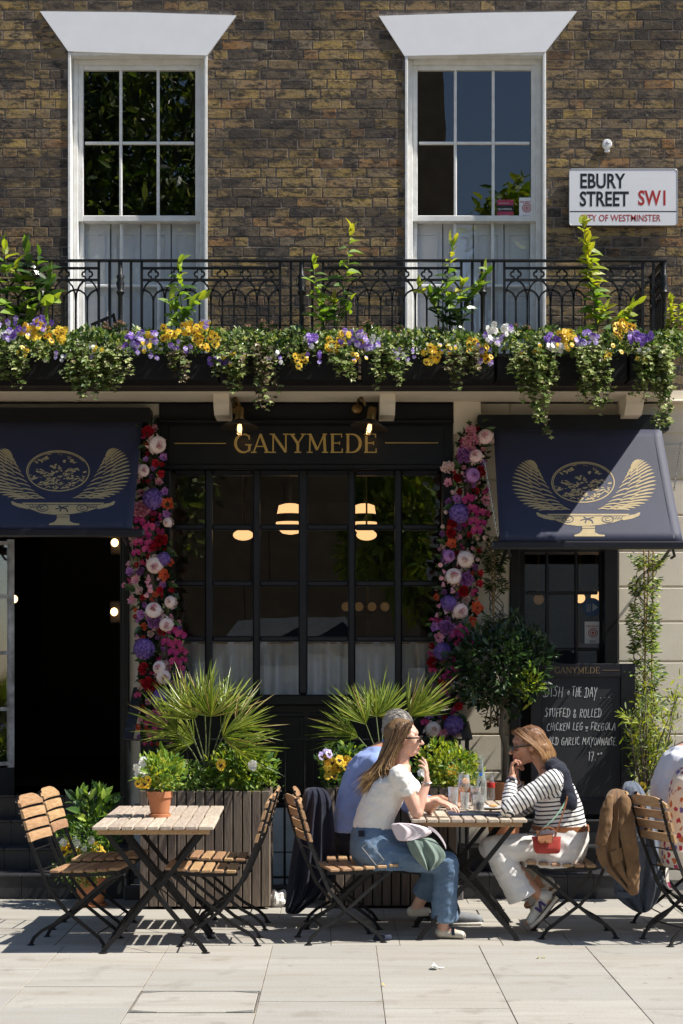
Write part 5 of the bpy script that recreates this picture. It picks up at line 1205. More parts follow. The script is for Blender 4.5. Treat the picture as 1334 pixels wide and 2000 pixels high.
def palm(lab, bx, by, Y, fronds):
    t = thing('fan_palm', lab, 'palm', P(bx, by, Y)); b = P(bx, by, Y)
    for (hx, hy, spread, lx, tilt) in fronds:
        h_ = P(hx, hy, Y + U(-.22, .12)); mb = MB(); mid = b.lerp(h_, .5) + V((0, 0, .03)); mb.tube([b + V((U(-.02, .02), 0, 0)), mid, h_], [.007, .005, .004], 5, m=0)
        ax = (h_ - mid).normalized(); ax = (ax * .75 + V((math.sin(rad(lx)), tilt, math.cos(rad(lx)))) * .8).normalized()
        nrm = V((0, -1, .45)); nrm = (nrm - ax * nrm.dot(ax)).normalized(); nl = 34
        for k in range(nl):
            a = rad(-spread + 2 * spread * k / (nl - 1)); d = Matrix.Rotation(a, 3, nrm) @ ax; d = (d + nrm * U(-.15, .35) + V((0, 0, U(-.12, .10)))).normalized(); l = U(.22, .40) * (1 - .25 * abs(a) / rad(spread + 1))
            mb.inst(leaf_T(.036, .45, U(.1, .75), 3), basis(d, up=nrm), h_, l, 1 if R() < .93 else 2)
        mb.build('frond', ['stem', 'palm', 'palm_tip'], t)
palm('fan palm in the left planter, arching over it', 405, 1520, YPL + .2, [(412, 1400, 75, 0, -.2), (380, 1405, 62, -30, -.1), (345, 1430, 60, -62, -.3), (440, 1400, 45, 18, .1), (462, 1425, 60, 60, -.2), (360, 1400, 50, -22, .3), (435, 1440, 70, 70, -.6), (380, 1450, 60, -95, -.5), (455, 1465, 50, 100, -.2), (400, 1385, 45, 5, .4)])
palm('fan palm in the right planter behind the grey-haired man', 745, 1510, Y2 + .2, [(735, 1400, 88, -6, -.1), (748, 1405, 60, 8, .1), (800, 1400, 45, 38, -.15), (715, 1415, 45, -38, 0), (700, 1440, 42, -85, -.3), (812, 1402, 30, 42, .2)])
random.seed(5)
def bush(name, lab, cat, cx, cy, Y, rx, ry, rd, n, size, mats, T, parent=None, updir=.5):
    c = P(cx, cy, Y); kx = Y / FPX
    def gen():
        while True:
            v = V((U(-1, 1), U(-1, 1), U(-1, 1)))
            if v.length < 1: break
        rr = v.length; f = .65 + .55 * noise.noise(V((v.x * 2.3 + cx, v.y * 2.3, v.z * 2.3)))
        v = v.normalized() * (rr ** .45) * (f + .28)
        return c + V((v.x * rx * kx, v.y * rd, v.z * ry * kx)), (v * .8 + V((0, -.1, updir)))
    if parent is not None:
        mb = MB()
        for i in range(n):
            q, out = gen(); mb.inst(T[int(R() * len(T))], basis((out + rdir() * .7).normalized(), up=V((0, -.4, .7)) + rdir() * .6), q, size * U(.6, 1.25), int(R() * len(mats)))
        return mb.build(name, mats, parent, kind='stuff')
    return foliage(name, lab, cat, gen, n, size, mats, T)
YF = YPL + .13
bush('bedding_plant', 'bright glossy evergreen shrub in the right half of the left planter', 'shrub', 470, 1506, YF, 66, 42, .14, 900, .06, ['laurel', 'yellow_leaf', 'laurel', 'laurel_dark'], [T_LAUREL, T_LEAF])
bush('bedding_plant', 'small leafed green bedding in the left half of the left planter', 'shrub', 345, 1520, YF, 72, 34, .13, 1000, .034, ['pansy_green', 'laurel', 'ivy'], [T_LEAF])
bush('bedding_plant', 'low trailing greenery spilling along the rim of the left planter', 'shrub', 420, 1537, YPL + .06, 112, 14, .06, 900, .022, ['pansy_green', 'ivy', 'laurel'], [T_LEAF, T_IVY])
pansies('single large black-faced orange pansy in the left planter', (428, 1494, 'y', 2, 9, 7), YPL + .0, size=.042, ng=12)
pansies('white pansy among the shrub leaves of the left planter', (492, 1496, 'w', 2, 4, 5), YPL + .0, size=.04, ng=8)
YG2 = Y2 + .12
bush('bedding_plant', 'yellow-green shrub at the right end of the right planter', 'shrub', 872, 1500, YG2, 62, 48, .14, 1100, .05, ['yellow_leaf', 'laurel', 'yellow_leaf', 'pansy_green'], [T_LAUREL, T_LEAF])
bush('bedding_plant', 'dark leafy plant at the left end of the right planter, behind the man', 'shrub', 672, 1498, YG2, 48, 44, .13, 500, .055, ['laurel', 'pansy_green', 'laurel_dark'], [T_LAUREL, T_LEAF])
pansies('black-faced yellow pansies at the left end of the right planter', (645, 1492, 'yyyY', 14, 24, 24), Y2 + .0, size=.034, ng=90)
pansies('yellow pansies beside the back of the man in blue', (674, 1486, 'yyY', 6, 12, 16), Y2 + .01, size=.034, ng=30)
pansies('pale blue pansy above the yellow pansies of the right planter', (637, 1474, 'bb', 4, 9, 5), Y2, size=.034, ng=12)
pansies('white pansies of the right planter seen behind the raised hand', (826, 1512, 'w', 3, 8, 6), Y2, size=.034, ng=20)
pansies('orange violas at the right end of the right planter', (886, 1506, 'Y', 5, 12, 10), Y2 - .02, size=.028, ng=20)
# pot on the left table --------------------------------------------------------------
def pot(lab, c, r, h, plant=None, saucer=True, nm='terracotta_pot'):
    t = thing(nm, lab, 'flower pot', c); c = V(c); z = 0
    if saucer: mb = MB(); mb.lathe([(r * .74, 0), (r * .84, .002), (r * .86, .02), (r * .80, .022), (r * .78, .008), (0, .008)], 32, c); mb.build('saucer', 'terracotta', t, smooth=35); z = .009
    mb = MB(); mb.lathe([(r * .66, z), (r * .90, h * .76), (r * .99, h * .765), (r, h), (r * .92, h), (r * .90, h * .92), (0, h * .92)], 36, c); mb.build('pot_body', 'terracotta', t, smooth=35)
    mb = MB(); mb.lathe([(0, h * .925), (r * .89, h * .925), (r * .89, h * .93), (0, h * .94)], 24, c); mb.build('soil', 'soil', t); return t
ZT_ = .7475
YP1 = 10.10; cpot = V((PX(312, YP1), YP1, ZT_)); pot('small terracotta pot with saucer standing on the empty slatted table', cpot, (355 - 0 - 288 + 8) / 2 * YP1 / FPX * .68, PZ(1545, YP1) - ZT_)
bush('potted_plant', 'young green and reddish leaved shrub in the pot on the table', 'shrub', 314, 1508, YP1, 44, 36, .11, 330, .058, ['laurel', 'yellow_leaf', 'laurel'], [T_LAUREL, T_LEAF], updir=1.0)
pansies('black-faced yellow pansies in the pot on the table', (284, 1527, 'yyy', 7, 16, 14), YP1 - .04, size=.032, ng=50)
pansies('white pansies at the left side of the pot on the table', (278, 1500, 'w', 8, 13, 16), YP1 - .02, size=.03, ng=20)
YP2 = 11.5; cp = V((PX(178, YP2), YP2, 0)); pot('large terracotta pot on the pavement by the steps, behind the left chair', cp, .13, .27)
bush('potted_plant', 'dark broad-leaved laurel above the pot beside the steps', 'shrub', 182, 1576, YP2, 48, 30, .13, 90, .11, ['laurel_dark', 'laurel', 'laurel'], [T_LAUREL], updir=1.0)
bush('potted_plant', 'bushy green bedding plant filling the pot beside the steps', 'shrub', 172, 1644, YP2 - .08, 58, 46, .15, 1400, .036, ['pansy_green', 'laurel', 'pansy_green'], [T_LEAF])
bush('potted_plant', 'trailing stems under the bedding plant, in front of the large pot', 'shrub', 158, 1698, YP2 - .14, 52, 30, .10, 900, .034, ['pansy_green', 'ivy'], [T_LEAF])
pansies('black-faced yellow pansies right side of the pot beside the steps', (198, 1655, 'yyy', 6, 13, 17), YP2 - .14, size=.036, ng=20)
pansies('yellow and white pansies left side of the pot beside the steps', (137, 1655, 'ywy', 8, 18, 20), YP2 - .14, size=.036, ng=20)
pansies('white pansies in the middle of the pot beside the steps', (160, 1650, 'w', 4, 20, 20), YP2 - .15, size=.034, ng=12)
# bay tree ---------------------------------------------------------------------------
YB_ = 12.02; base = V((PX(985, YB_), 12.06, .334))
pot('big terracotta pot on the step, partly hidden by the second table', base, .15, .50, saucer=False)
t = thing('bay_tree', 'dark round-headed bay tree on a thin bare trunk left of the blackboard', 'tree', base + V((0, 0, .46)))
mb = MB(); tp = P(980, 1380, YB_); mb.tube([base + V((0, 0, .44)), base + V((.01, -.03, .75)), P(978, 1430, YB_ - .05), tp, P(982, 1330, YB_)], [.018, .017, .015, .014, .009], 8)
for a in ((930, 1310), (1020, 1290), (990, 1260), (950, 1270), (1030, 1330), (935, 1350)): mb.tube([tp, tp.lerp(P(a[0], a[1], YB_ + U(-.15, .1)), .6) + V((0, 0, .02)), P(a[0], a[1], YB_ + U(-.15, .1))], [.008, .005, .002], 5)
mb.build('trunk', 'bark', t, smooth=60)
bush('crown', '', '', 976, 1302, YB_ - .02, 102, 84, .30, 2500, .066, ['bay', 'bay', 'laurel_dark'], [T_LEAF, T_LEAF], parent=t, updir=.3)
bush('sun_tinted_shoots', '', '', 1034, 1338, YB_ - .22, 22, 30, .07, 110, .06, ['laurel', 'yellow_leaf'], [T_LEAF], parent=t)  # sun on these shoots is put into the lighter leaf colours
# climbers
def climber(lab, pl, Y, w_, n, mats, size, canes):
    t = thing('climbing_plant', lab, 'climbing plant', P(pl[-1][0], pl[-1][1], Y)); 
    for a, b in canes: mb = MB(); mb.tube([P(a[0], a[1], Y + .03), P(b[0], b[1], Y + .03)], .006, 6); mb.build('cane', 'cane', t)
    vm = MB(); lm = MB()
    for s_ in range(5):
        ph = U(0, 6); pts = []
        for i in range(40):
            f = i / 39 * (len(pl) - 1.001); k = int(f); q = f - k; x = pl[k][0] * (1 - q) + pl[k + 1][0] * q; y = pl[k][1] * (1 - q) + pl[k + 1][1] * q
            pts.append(P(x + w_ * .45 * math.sin(i * .5 + ph), y, Y + .04 * math.cos(i * .5 + ph)))
        vm.tube(pts, .004, 4)
    vm.build('stem', 'bark', t)
    for i in range(n):
        f = R() * (len(pl) - 1.001); k = int(f); q = f - k; x = pl[k][0] * (1 - q) + pl[k + 1][0] * q; y = pl[k][1] * (1 - q) + pl[k + 1][1] * q
        clump = .6 + .6 * noise.noise(V((y * .03, 7, 0))); a = U(0, 6.28); rr = math.sqrt(R()) * w_ * clump
        if noise.noise(V((y * .055, x * .02, 2))) < -.25: continue
        c = P(x + rr * math.cos(a), y + U(-5, 5), Y + rr * math.sin(a) * Y / FPX); lm.inst(T_LEAF, basis(V((math.cos(a), math.sin(a) - .4, U(-.5, .6))), up=V((U(-.4, .4), -.7, 1))), c, size * U(.6, 1.2), int(R() * len(mats)))
    lm.build('leaves', mats, t, kind='stuff')
climber('climber on bamboo canes against the stucco left of the right door', [(962, 1050), (966, 1120), (970, 1180), (968, 1240), (960, 1420)], 12.25, 30, 2000, ['bay', 'laurel_dark', 'ivy'], .045, [((958, 1060), (972, 1420)), ((968, 1060), (958, 1420))])
climber('star jasmine twining up bamboo canes right of the blackboard', [(1266, 1085), (1262, 1130), (1258, 1190), (1256, 1250), (1258, 1310), (1262, 1380), (1258, 1440), (1256, 1540)], 12.05, 44, 3600, ['laurel_dark', 'bay', 'laurel', 'yellow_leaf', 'ivy'], .045, [((1258, 1075), (1262, 1540)), ((1268, 1075), (1250, 1540)), ((1276, 1075), (1270, 1540))])
YO = 11.7; t = thing('olive_tree', 'small airy olive tree with thin yellow-green leaves at the right edge', 'tree', (PX(1290, YO), YO, 0))
mb = MB(); lf = MB(); b = V((PX(1262, YO), YO, PZ(1570, YO)))
pot('terracotta pot of the olive tree by the blackboard at the right edge', (PX(1266, YO), YO, PZ(1620, YO) + .0), .12, .26)
for k in range(17):
    e = P(U(1225, 1345), U(1330, 1500), YO + U(-.3, .25)); m_ = b.lerp(e, .5) + V((U(-.05, .05), 0, .05)); pts = [b, m_, e]; mb.tube(pts, [.010, .006, .002], 5)
    for q in range(60):
        f = U(.3, 1.05); p = b.lerp(m_, f * 2) if f < .5 else m_.lerp(e, f * 2 - 1); p = p + rdir() * .05; lf.inst(T_NARROW, basis((e - m_).normalized() * .6 + rdir() * 1.5, up=rdir() + V((0, -.5, 1))), p, U(.05, .085), int(R() * 2))
e = P(1215, 1395, YO - .2); mb.tube([b, P(1250, 1420, YO - .1), e], [.008, .005, .002], 5)
for q in range(26): p = P(1250, 1420, YO - .1).lerp(e, R()) + rdir() * .02; lf.inst(T_NARROW, basis(V((-1, -.2, .4)) + rdir() * .6, up=(0, -1, 1)), p, .06, 1)
mb.build('trunk', 'bark', t); lf.build('leaves', ['olive', 'yellow_leaf'], t, kind='stuff')
pansies('yellow pansies low in the pot at the right edge', (1260, 1548, 'yyw', 6, 16, 16), YO - .1, size=.03, ng=60)

# ---------------------------------------------------------------- blackboard
YK = 11.95
bd = thing('menu_board', 'tall blackboard in a black frame with a chalked dish of the day and price', 'blackboard', P(1140, 1588, YK))
x0, x1, z0, z1 = PX(1038, YK), PX(1241, YK), PZ(1590, YK), PZ(1296, YK)
bp_ = bpy.data.materials['awning_bar']
def brd(a, b, c_, d, nm, y0=0, y1=.04, mat=None):
    mb = MB(); mb.box(PX(a, YK), PX(b, YK), YK + y0, YK + y1, PZ(d, YK), PZ(c_, YK), c=.004); mb.build(nm, mat or bp_, bd)
brd(1038, 1058, 1296, 1590, 'frame_side'); brd(1213, 1241, 1296, 1590, 'frame_side'); brd(1058.3, 1212.7, 1296, 1322, 'frame_top'); brd(1058.3, 1212.7, 1560, 1590, 'frame_bottom')
brd(1058, 1213, 1321, 1561, 'chalk_surface', .014, .03, M['board'])
YL = YK - .0005
serif_word('GANYMEDE', PX(1083, YL), PZ(1315, YL), PZ(1303, YL) - PZ(1315, YL), PX(1172, YL) - PX(1083, YL), YL, bd, pm('dull_gold', (.24, .16, .07), .6))
for a, b in ((1062, 1078), (1177, 1210)): mb = MB(); mb.box(PX(a, YL), PX(b, YL), YL - .001, YL, PZ(1309.6, YL), PZ(1308.6, YL)); mb.build('gold_line', bpy.data.materials['dull_gold'], bd)
# handwriting: strokes in a unit box
HW = {
 'A': (.62, [[(0, 0), (.28, 1), (.34, .95), (.55, 0)], [(.08, .38), (.52, .42)]]), 'C': (.6, [[(.5, .85), (.3, 1), (.05, .6), (.1, .15), (.35, 0), (.55, .12)]]), 'D': (.7, [[(.18, .05), (.16, .98)], [(-.08, .85), (.2, 1.02), (.55, .8), (.6, .4), (.4, .05), (.0, .0), (-.1, .15)]]),
 'E': (.5, [[(.45, .98), (.08, .95), (.06, .5), (.06, .02), (.45, .05)], [(.06, .52), (.38, .54)]]), 'F': (.5, [[(.08, 0), (.1, .95), (.5, 1.0)], [(.08, .5), (.42, .55)]]), 'G': (.62, [[(.52, .85), (.3, 1), (.05, .6), (.1, .1), (.35, 0), (.5, .2), (.5, .45)], [(.28, .45), (.62, .45)]]),
 'H': (.58, [[(.06, 0), (.1, 1)], [(.45, 0), (.48, 1)], [(.06, .5), (.5, .52)]]), 'I': (.22, [[(.1, 0), (.1, .95)]]), 'K': (.55, [[(.06, 0), (.08, 1)], [(.45, .95), (.1, .45), (.5, 0)]]), 'L': (.5, [[(.1, 1), (.06, .05), (.48, .08)]]),
 'M': (.75, [[(0, 0), (.12, 1), (.34, .3), (.56, 1), (.66, 0)]]), 'N': (.62, [[(.05, 0), (.08, .98), (.48, .05), (.52, 1)]]), 'O': (.62, [[(.3, 1), (.05, .6), (.12, .1), (.35, 0), (.55, .35), (.5, .85), (.28, 1)]]), 'R': (.58, [[(.06, 0), (.08, .98), (.4, .95), (.45, .65), (.1, .48), (.5, 0)]]),
 'S': (.5, [[(.5, .9), (.25, 1.05), (.08, .8), (.4, .4), (.3, .05), (-.05, .1)]]), 'T': (.55, [[(.25, 0), (.25, .98)], [(-.02, .95), (.58, 1.0)]]), 'U': (.58, [[(.05, 1), (.08, .15), (.28, 0), (.46, .2), (.48, 1)]]), 'W': (.78, [[(0, 1), (.14, 0), (.36, .7), (.52, 0), (.72, 1)]]),
 'Y': (.58, [[(.02, 1), (.24, .5)], [(.52, 1), (.24, .4), (.1, -.3)]]), '&': (.62, [[(.5, .05), (.1, .75), (.25, 1), (.38, .8), (.05, .3), (.2, 0), (.5, .4)]]), '.': (.2, [[(.06, .0), (.1, .06)]]), ' ': (.32, []), 'w': (.4, [[(0, .5), (.1, .1), (.2, .45), (.3, .1), (.38, .5)], [(.0, -.08), (.38, -.06)]]),
 'o': (.3, [[(.14, .55), (.02, .35), (.12, .1), (.26, .3), (.14, .55)]]), '1': (.3, [[(.05, .8), (.18, 1), (.15, -.1)]]), '7': (.5, [[(.0, .95), (.46, 1), (.2, -.1)], [(.1, .45), (.4, .5)]]), '0': (.3, [[(.14, .55), (.02, .35), (.12, .2), (.28, .35), (.14, .55)]]), '°': (.24, [[(.1, 1.05), (.02, .92), (.1, .8), (.2, .92), (.1, 1.05)]]), '/': (.3, [[(0, -.1), (.28, 1.1)]])}
YC = YK + .013
rr_ = random.Random(4)
def chalk(s_, x, y, h_, wtot):
    tot = sum(HW[c][0] + .10 for c in s_); k = wtot / tot
    mb = MB(); nn = 0
    for c in s_:
        adv, sts = HW[c]; sl_ = rr_.uniform(.1, .38)
        for st_ in sts:
            pts = []
            for i in range(len(st_) - 1):
                for q in (0, .33, .66): pts.append((st_[i][0] * (1 - q) + st_[i + 1][0] * q, st_[i][1] * (1 - q) + st_[i + 1][1] * q))
            pts.append(st_[-1]); j = rr_.uniform(-.07, .07); nn += 1
            strip(mb, [(PX(x + (p[0] + sl_ * p[1] * .5) * k, YC), PZ(y - (p[1] + j) * h_, YC)) for p in pts], .0044, lambda u, v, t, nn=nn: V((u, YC - t - nn * .00002, v)), .0006)
        x += (adv + .10) * k; y += rr_.uniform(-.5, .5)
    mb.build('chalk_line', 'chalk', bd)
chalk('DISH o', 1062, 1361, 20, 52); chalk('THE', 1117, 1360, 19, 20); chalk('DAY . . .', 1142, 1362, 20, 50)
chalk('STUFFED & ROLLED', 1064, 1401, 17, 112); chalk('CHICKEN LEG w FREGOLA', 1067, 1427, 15, 136); chalk('WILD GARLIC MAYONNAISE.', 1066, 1454, 15, 140); chalk('17', 1149, 1485, 17, 11); chalk('.°°', 1161, 1485, 14, 16)

# ---------------------------------------------------------------- litter
def leafobj(nm, lab, cat, px, py, s, mat, T=T_ROUND, n=1):
    Y = gy(py); mb = MB()
    for k in range(n): mb.inst(T, basis(V((U(-1, 1), U(-1, 1), .15)), up=(0, 0, 1)), V((PX(px, Y) + U(-.5, .5) * s * (n > 1), Y, .006)), s * U(.7, 1))
    tag(mb.build(nm, mat), lab, cat)
leafobj('fallen_petal', 'large white petal lying on the pavement by the steps', 'petal', 83, 1768, .07, 'p_white', n=2)
leafobj('crumpled_tissue', 'small crumpled white tissue on the front paving slabs', 'tissue', 852, 1893, .05, 'p_white', n=6)
leafobj('fallen_leaf', 'yellow-green leaf scrap lying on the front paving slabs', 'leaf', 1059, 1871, .045, 'yellow_leaf', T_LEAF, 2)
leafobj('fallen_petal', 'tiny yellow petal on the paving joint near the front', 'petal', 752, 1927, .02, 'p_yellow')
for i, (px, py) in enumerate(((512, 1792), (478, 1790), (601, 1787), (586, 1861), (136, 1870))): leafobj('litter_scrap', ['white scrap between the planters on the pavement', 'white scrap by the foot of the left planter', 'pale yellow scrap near the dark coat hem', 'tiny white speck on the front paving', 'tiny greenish speck at the left of the front paving'][i], 'litter', px, py, .03 if i < 3 else .012, ['p_white', 'p_white', 'f_blush', 'p_white', 'laurel'][i], T_LEAF)
# crumpled paper bag between planters
t = MB(); c = P(543, 1755, 11.45); 
for k in range(1): t.ell(c + V((0, 0, -.01)), (.055, .05, .075), nu=22, nv=16)
t.v = [tuple(V(v) + (V(v) - c).normalized() * .03 * noise.noise(V(v) * 26)) for v in t.v]
tag(t.build('paper_bag', 'paper'), 'crumpled white paper bag lying behind the left planter', 'paper bag')
# dark cap of napkin beneath the chair
mb = MB(); Y = gy(1836); c = V((PX(748, Y), Y, .01)); mb.ell(c, (.06, .05, .03), nu=18, nv=10); mb.v = [(x, y, max(.002, z + .02 * noise.noise(V((x, y, z)) * 20))) for x, y, z in mb.v]
tag(mb.build('fallen_napkin', pm('dark_blue_cloth', (.012, .02, .045), .8)), 'dark blue napkin dropped under the chair of the woman in white', 'napkin')
# ================================================================ TABLES AND CHAIRS
random.seed(33)
def make_chair():
    t = thing('folding_chair', 'x', 'chair')
    def part(nm, mat, fn, **k): mb = MB(); fn(mb); return mb.build(nm, mat, t, **k)
    xs = np.linspace(-.225, .215, 7); 
    for i in range(6):
        a, b = xs[i] + .006, xs[i + 1] - .006; zf = .442 + .004 * i - .006 * math.sin(math.pi * (i + .5) / 6)
        part('seat_slat', 'teak', lambda mb: mb.box(a + .002, b - .002, -.195, .195, zf, zf + .018, c=.004))
    up = [(-.425, .885), (-.36, .66), (-.295, .50), (-.225, .335), (-.125, .215), (.0, .12), (.085, .055), (.118, .006)]
    for y in (-.172, .172): part('leg', 'black_iron', lambda mb: mb.tube([(x, y, z) for x, z in up], 0, flat=(.009, .020, (0, 1, 0))))
    lb = [(.175, .435), (.06, .345), (-.08, .225), (-.19, .135), (-.28, .085), (-.325, .045), (-.345, .006)]
    for y in (-.155, .155): part('leg', 'black_iron', lambda mb: mb.tube([(x, y, z) for x, z in lb], 0, flat=(.009, .020, (0, 1, 0))))
    for y in (-.143, .143): part('seat_rail', 'black_iron', lambda mb: mb.tube([(-.225, y, .430), (0, y, .424), (.205, y, .444)], 0, flat=(.008, .022, (0, 1, 0))))
    for x, z, w_ in ((-.325, .575, .172), (-.275, .455, .172), (-.1, .195, .172), (.06, .075, .172), (-.25, .105, .155), (.13, .40, .155)): part('cross_rod', 'black_iron', lambda mb: mb.tube([(x, -w_, z), (x, w_, z)], .0045, 6))
    for x, y in ((.118, -.172), (.118, .172), (-.345, -.155), (-.345, .155)): part('foot_plate', 'black_iron', lambda mb: mb.lathe([(.024, 0), (.024, .004), (.015, .008)], 10, (x, y, 0)))
    # back slats, slightly curved, uppermost rounded
    for i in range(4):
        f0 = .625 + i * .069; h_ = .051
        def fn(mb, i=i, f0=f0, h_=h_):
            n = 14; fr, bk = [], []
            for s_, off in ((0, .012), (1, -.005)):
                pass
            ringsA = []
            for q in range(n + 1):
                v = -1 + 2 * q / n; y = v * .205; dep = -.014 * (1 - v * v); top = h_
                if i == 3: top = h_ + .014 - .052 * max(0, abs(v) - .35) ** 2.2 * 2.0
                top = max(top, .012)
                def pt(z, o): zz = f0 + z; x = -.36 - (zz - .66) * .29 + dep + o; return V((x, y, zz))
                ringsA.append([pt(0, .006), pt(0, .024), pt(top * .9, .024), pt(top, .020), pt(top, .008), pt(top * .95, .006)])
            mb.loft(ringsA)
        part('back_slat', 'teak', fn, smooth=35)
        part('screw', 'chrome', lambda mb: [mb.lathe([(.005, 0), (.005, .006)], 6, (-.36 - (f0 + .03 - .66) * .29 - .010, y, f0 + .03), axis=(-1, 0, -.3)) for y in (-.172, .172)])
    return t
ch0 = make_chair()
GC = 'folding slatted bistro chairs'
def chair(x, y, flip, lab, first=False, rz=0):
    o = ch0 if first else copy_tree(ch0); o.location = (x, y, 0); o.rotation_euler = (0, 0, (math.pi if flip else 0) + U(-.02, .02) + rad(rz)); o['label'] = lab; o['group'] = GC; return o
chair(-1.505, 9.96, 0, 'leftmost folding chair, nearest the camera, its back sunlit, at the empty table', True, rz=-8)
chair(-1.485, 10.57, 0, 'folding chair just behind the leftmost one, in front of the flower pot by the steps', rz=-4)
chair(-.850, 9.97, 1, 'empty folding chair at the right side of the empty table, nearest the camera')
chair(-.83, 10.58, 1, 'folding chair behind the near one, right of the empty table')
chair(.10, 10.08, 0, 'folding chair the woman in white sits on', rz=13)
chair(.12, 10.62, 0, 'folding chair of the man in blue, a dark coat over its back')
chair(1.345, 10.25, 1, 'folding chair the woman in the striped top sits on')
chair(2.23, 10.06, 0, 'folding chair at the right edge under the woman in the floral dress', rz=22)
chair(2.27, 10.60, 0, 'folding chair at the right edge with a blue-grey jacket over its back', rz=5)
def make_table(W_=.71, D=.72):
    t = thing('bistro_table', 'x', 'table')
    n = 9; xs = [-.5 * W_] + [(-.5 + (.135 + .73 * i / 7 if True else 0)) * W_ for i in range(0, 8)] + [.5 * W_]
    for i in range(n):
        a, b = xs[i] + .0045, xs[i + 1] - .0045; mb = MB()
        mb.box(a, b, -D / 2, D / 2, .728, .750 + U(-.0015, .0015), c=.004); mb.build('top_slat', 'grey_wood', t)
    for y in (-D / 2 + .03, D / 2 - .055): mb = MB(); mb.box(-W_ / 2 + .03, W_ / 2 - .03, y, y + .022, .700, .7275, c=.003); mb.build('rail', 'teak', t)
    for s_, y in ((1, -.27), (-1, -.255), (1, .27), (-1, .255)):
        mb = MB(); pts = [(s_ * -.29, y, .712), (s_ * -.05, y, .41), (s_ * .0, y, .36), (s_ * .20, y, .12), (s_ * .265, y, .055), (s_ * .30, y, .006)]
        mb.tube(pts, 0, flat=(.010, .028, (0, 1, 0))); mb.lathe([(.026, 0), (.026, .004), (.016, .008)], 10, (s_ * .30, y, 0)); mb.build('leg', 'black_iron', t)
    for x, z, w_ in ((.22, .12, .27), (-.22, .12, .255), (.0, .36, .27), (-.27, .69, .27), (.27, .69, .255)): mb = MB(); mb.tube([(x, -w_, z), (x, w_, z)], .005, 6); mb.build('cross_rod', 'black_iron', t)
    for x in (-.30, .30): mb = MB(); mb.lathe([(.008, 0), (.008, .008)], 8, (x * .97, -.286, .705), axis=(0, -1, 0)); mb.build('bolt', 'chrome', t)
    for s_ in (-1, 1): mb = MB(); mb.tube([(s_ * .12, -.262, .20), (0, .0, .355), (s_ * .12, .262, .20)], .004, 5); mb.build('brace', 'black_iron', t)
    return t
tb0 = make_table()
def table(x, y, lab, first=False, rz=0):
    o = tb0 if first else copy_tree(tb0); o.location = (x, y, 0); o.rotation_euler = (0, 0, rz); o['label'] = lab; o['group'] = 'slatted folding tables pushed together in pairs'; return o
table(-1.10, 9.83, 'slatted folding table nearest the camera in the empty left pair', True, rad(1.5))
table(-1.125, 10.56, 'slatted folding table with the terracotta flower pot, behind the nearest empty one', rz=rad(1.5))
table(.775, 10.29, 'slatted folding table between the two women, laden with glasses')
table(.80, 11.02, 'second slatted table behind the laden one, before the man in blue')
table(2.95, 10.25, 'slatted folding table just outside the right edge of the picture')
# ---------------------------------------------------------------- things on the table
gl, ntg, bb = _new('drinking_glass'); bb.inputs['Transmission Weight'].default_value = 1; bb.inputs['Roughness'].default_value = .02; bb.inputs['IOR'].default_value = 1.35; bb.inputs['Base Color'].default_value = (.96, .98, .97, 1)
M['drink_glass'] = glassm('drink_glass', (.97, .985, .98), 1.7, .09, glint_white=.14)  # whitened evenly in place of sun glints and caustics
M['water'] = glassm('water', (.96, .98, .985), .8, .04, glint_white=.2); M['cola'] = pm('cola', (.035, .008, .004), .08, spec=.6)
ZTB = .7505
def Yt(py): return (EYE - ZTB) * FPX / (py - 1310)
def glass(lab, px, py, r, h_, fill=None, fh=.6, cat='glass', ice=0, nm='tumbler'):
    Y = Yt(py); c = V((PX(px, Y), Y, ZTB)); t = thing(nm, lab, cat, c)
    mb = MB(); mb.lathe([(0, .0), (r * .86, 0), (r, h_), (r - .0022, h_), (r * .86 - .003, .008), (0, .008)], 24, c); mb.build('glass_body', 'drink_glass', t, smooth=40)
    if fill: mb = MB(); mb.lathe([(0, .009), (r * .84 - .003, .009), (r * (.86 + .14 * fh) - .0035, h_ * fh), (0, h_ * fh)], 20, c); mb.build('drink', fill, t, smooth=40)
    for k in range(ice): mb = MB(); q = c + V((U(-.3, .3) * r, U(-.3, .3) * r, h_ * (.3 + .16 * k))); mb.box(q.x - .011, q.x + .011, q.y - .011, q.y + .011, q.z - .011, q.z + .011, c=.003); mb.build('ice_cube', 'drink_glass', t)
    return t, c
glass('tall clear tumbler with ice at the left of the glasses', 885, 1582, .035, .148, 'water', .75, ice=4)
glass('short clear tumbler of water between the tall one and the cola', 908, 1581, .031, .11, 'water', .6)
t, c = glass('tumbler of dark cola standing at the front of the table', 935, 1584, .040, .102, 'cola', .55)
t, c = glass('cola glass with a striped straw, behind the front one', 929, 1574, .037, .13, 'cola', .7, ice=2)
mb = MB(); mb.tube([c + V((-.01, 0, .03)), c + V((.035, 0, .165))], .0035, 6); mb.build('straw', 'ink', t)
# wine glass
Y = Yt(1576); c = V((PX(906, Y), Y, ZTB)); t = thing('wine_glass', 'stemmed wine glass with an orange slice in a spritz', 'glass', c)
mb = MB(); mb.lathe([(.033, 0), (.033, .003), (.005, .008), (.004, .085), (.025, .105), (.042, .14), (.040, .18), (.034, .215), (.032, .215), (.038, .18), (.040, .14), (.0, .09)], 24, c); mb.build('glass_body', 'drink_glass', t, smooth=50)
mb = MB(); mb.lathe([(.0, .095), (.024, .108), (.039, .14), (.038, .16), (0, .16)], 20, c); mb.build('drink', glassm('spritz', (.85, .62, .35), .6, .03), t, smooth=50)
mb = MB(); mb.lathe([(.024, 0), (.024, .004)], 16, c + V((.012, -.01, .17)), axis=(.3, -.9, .5)); mb.build('orange_slice', pm('orange_fruit', (.85, .32, .03), .6), t)
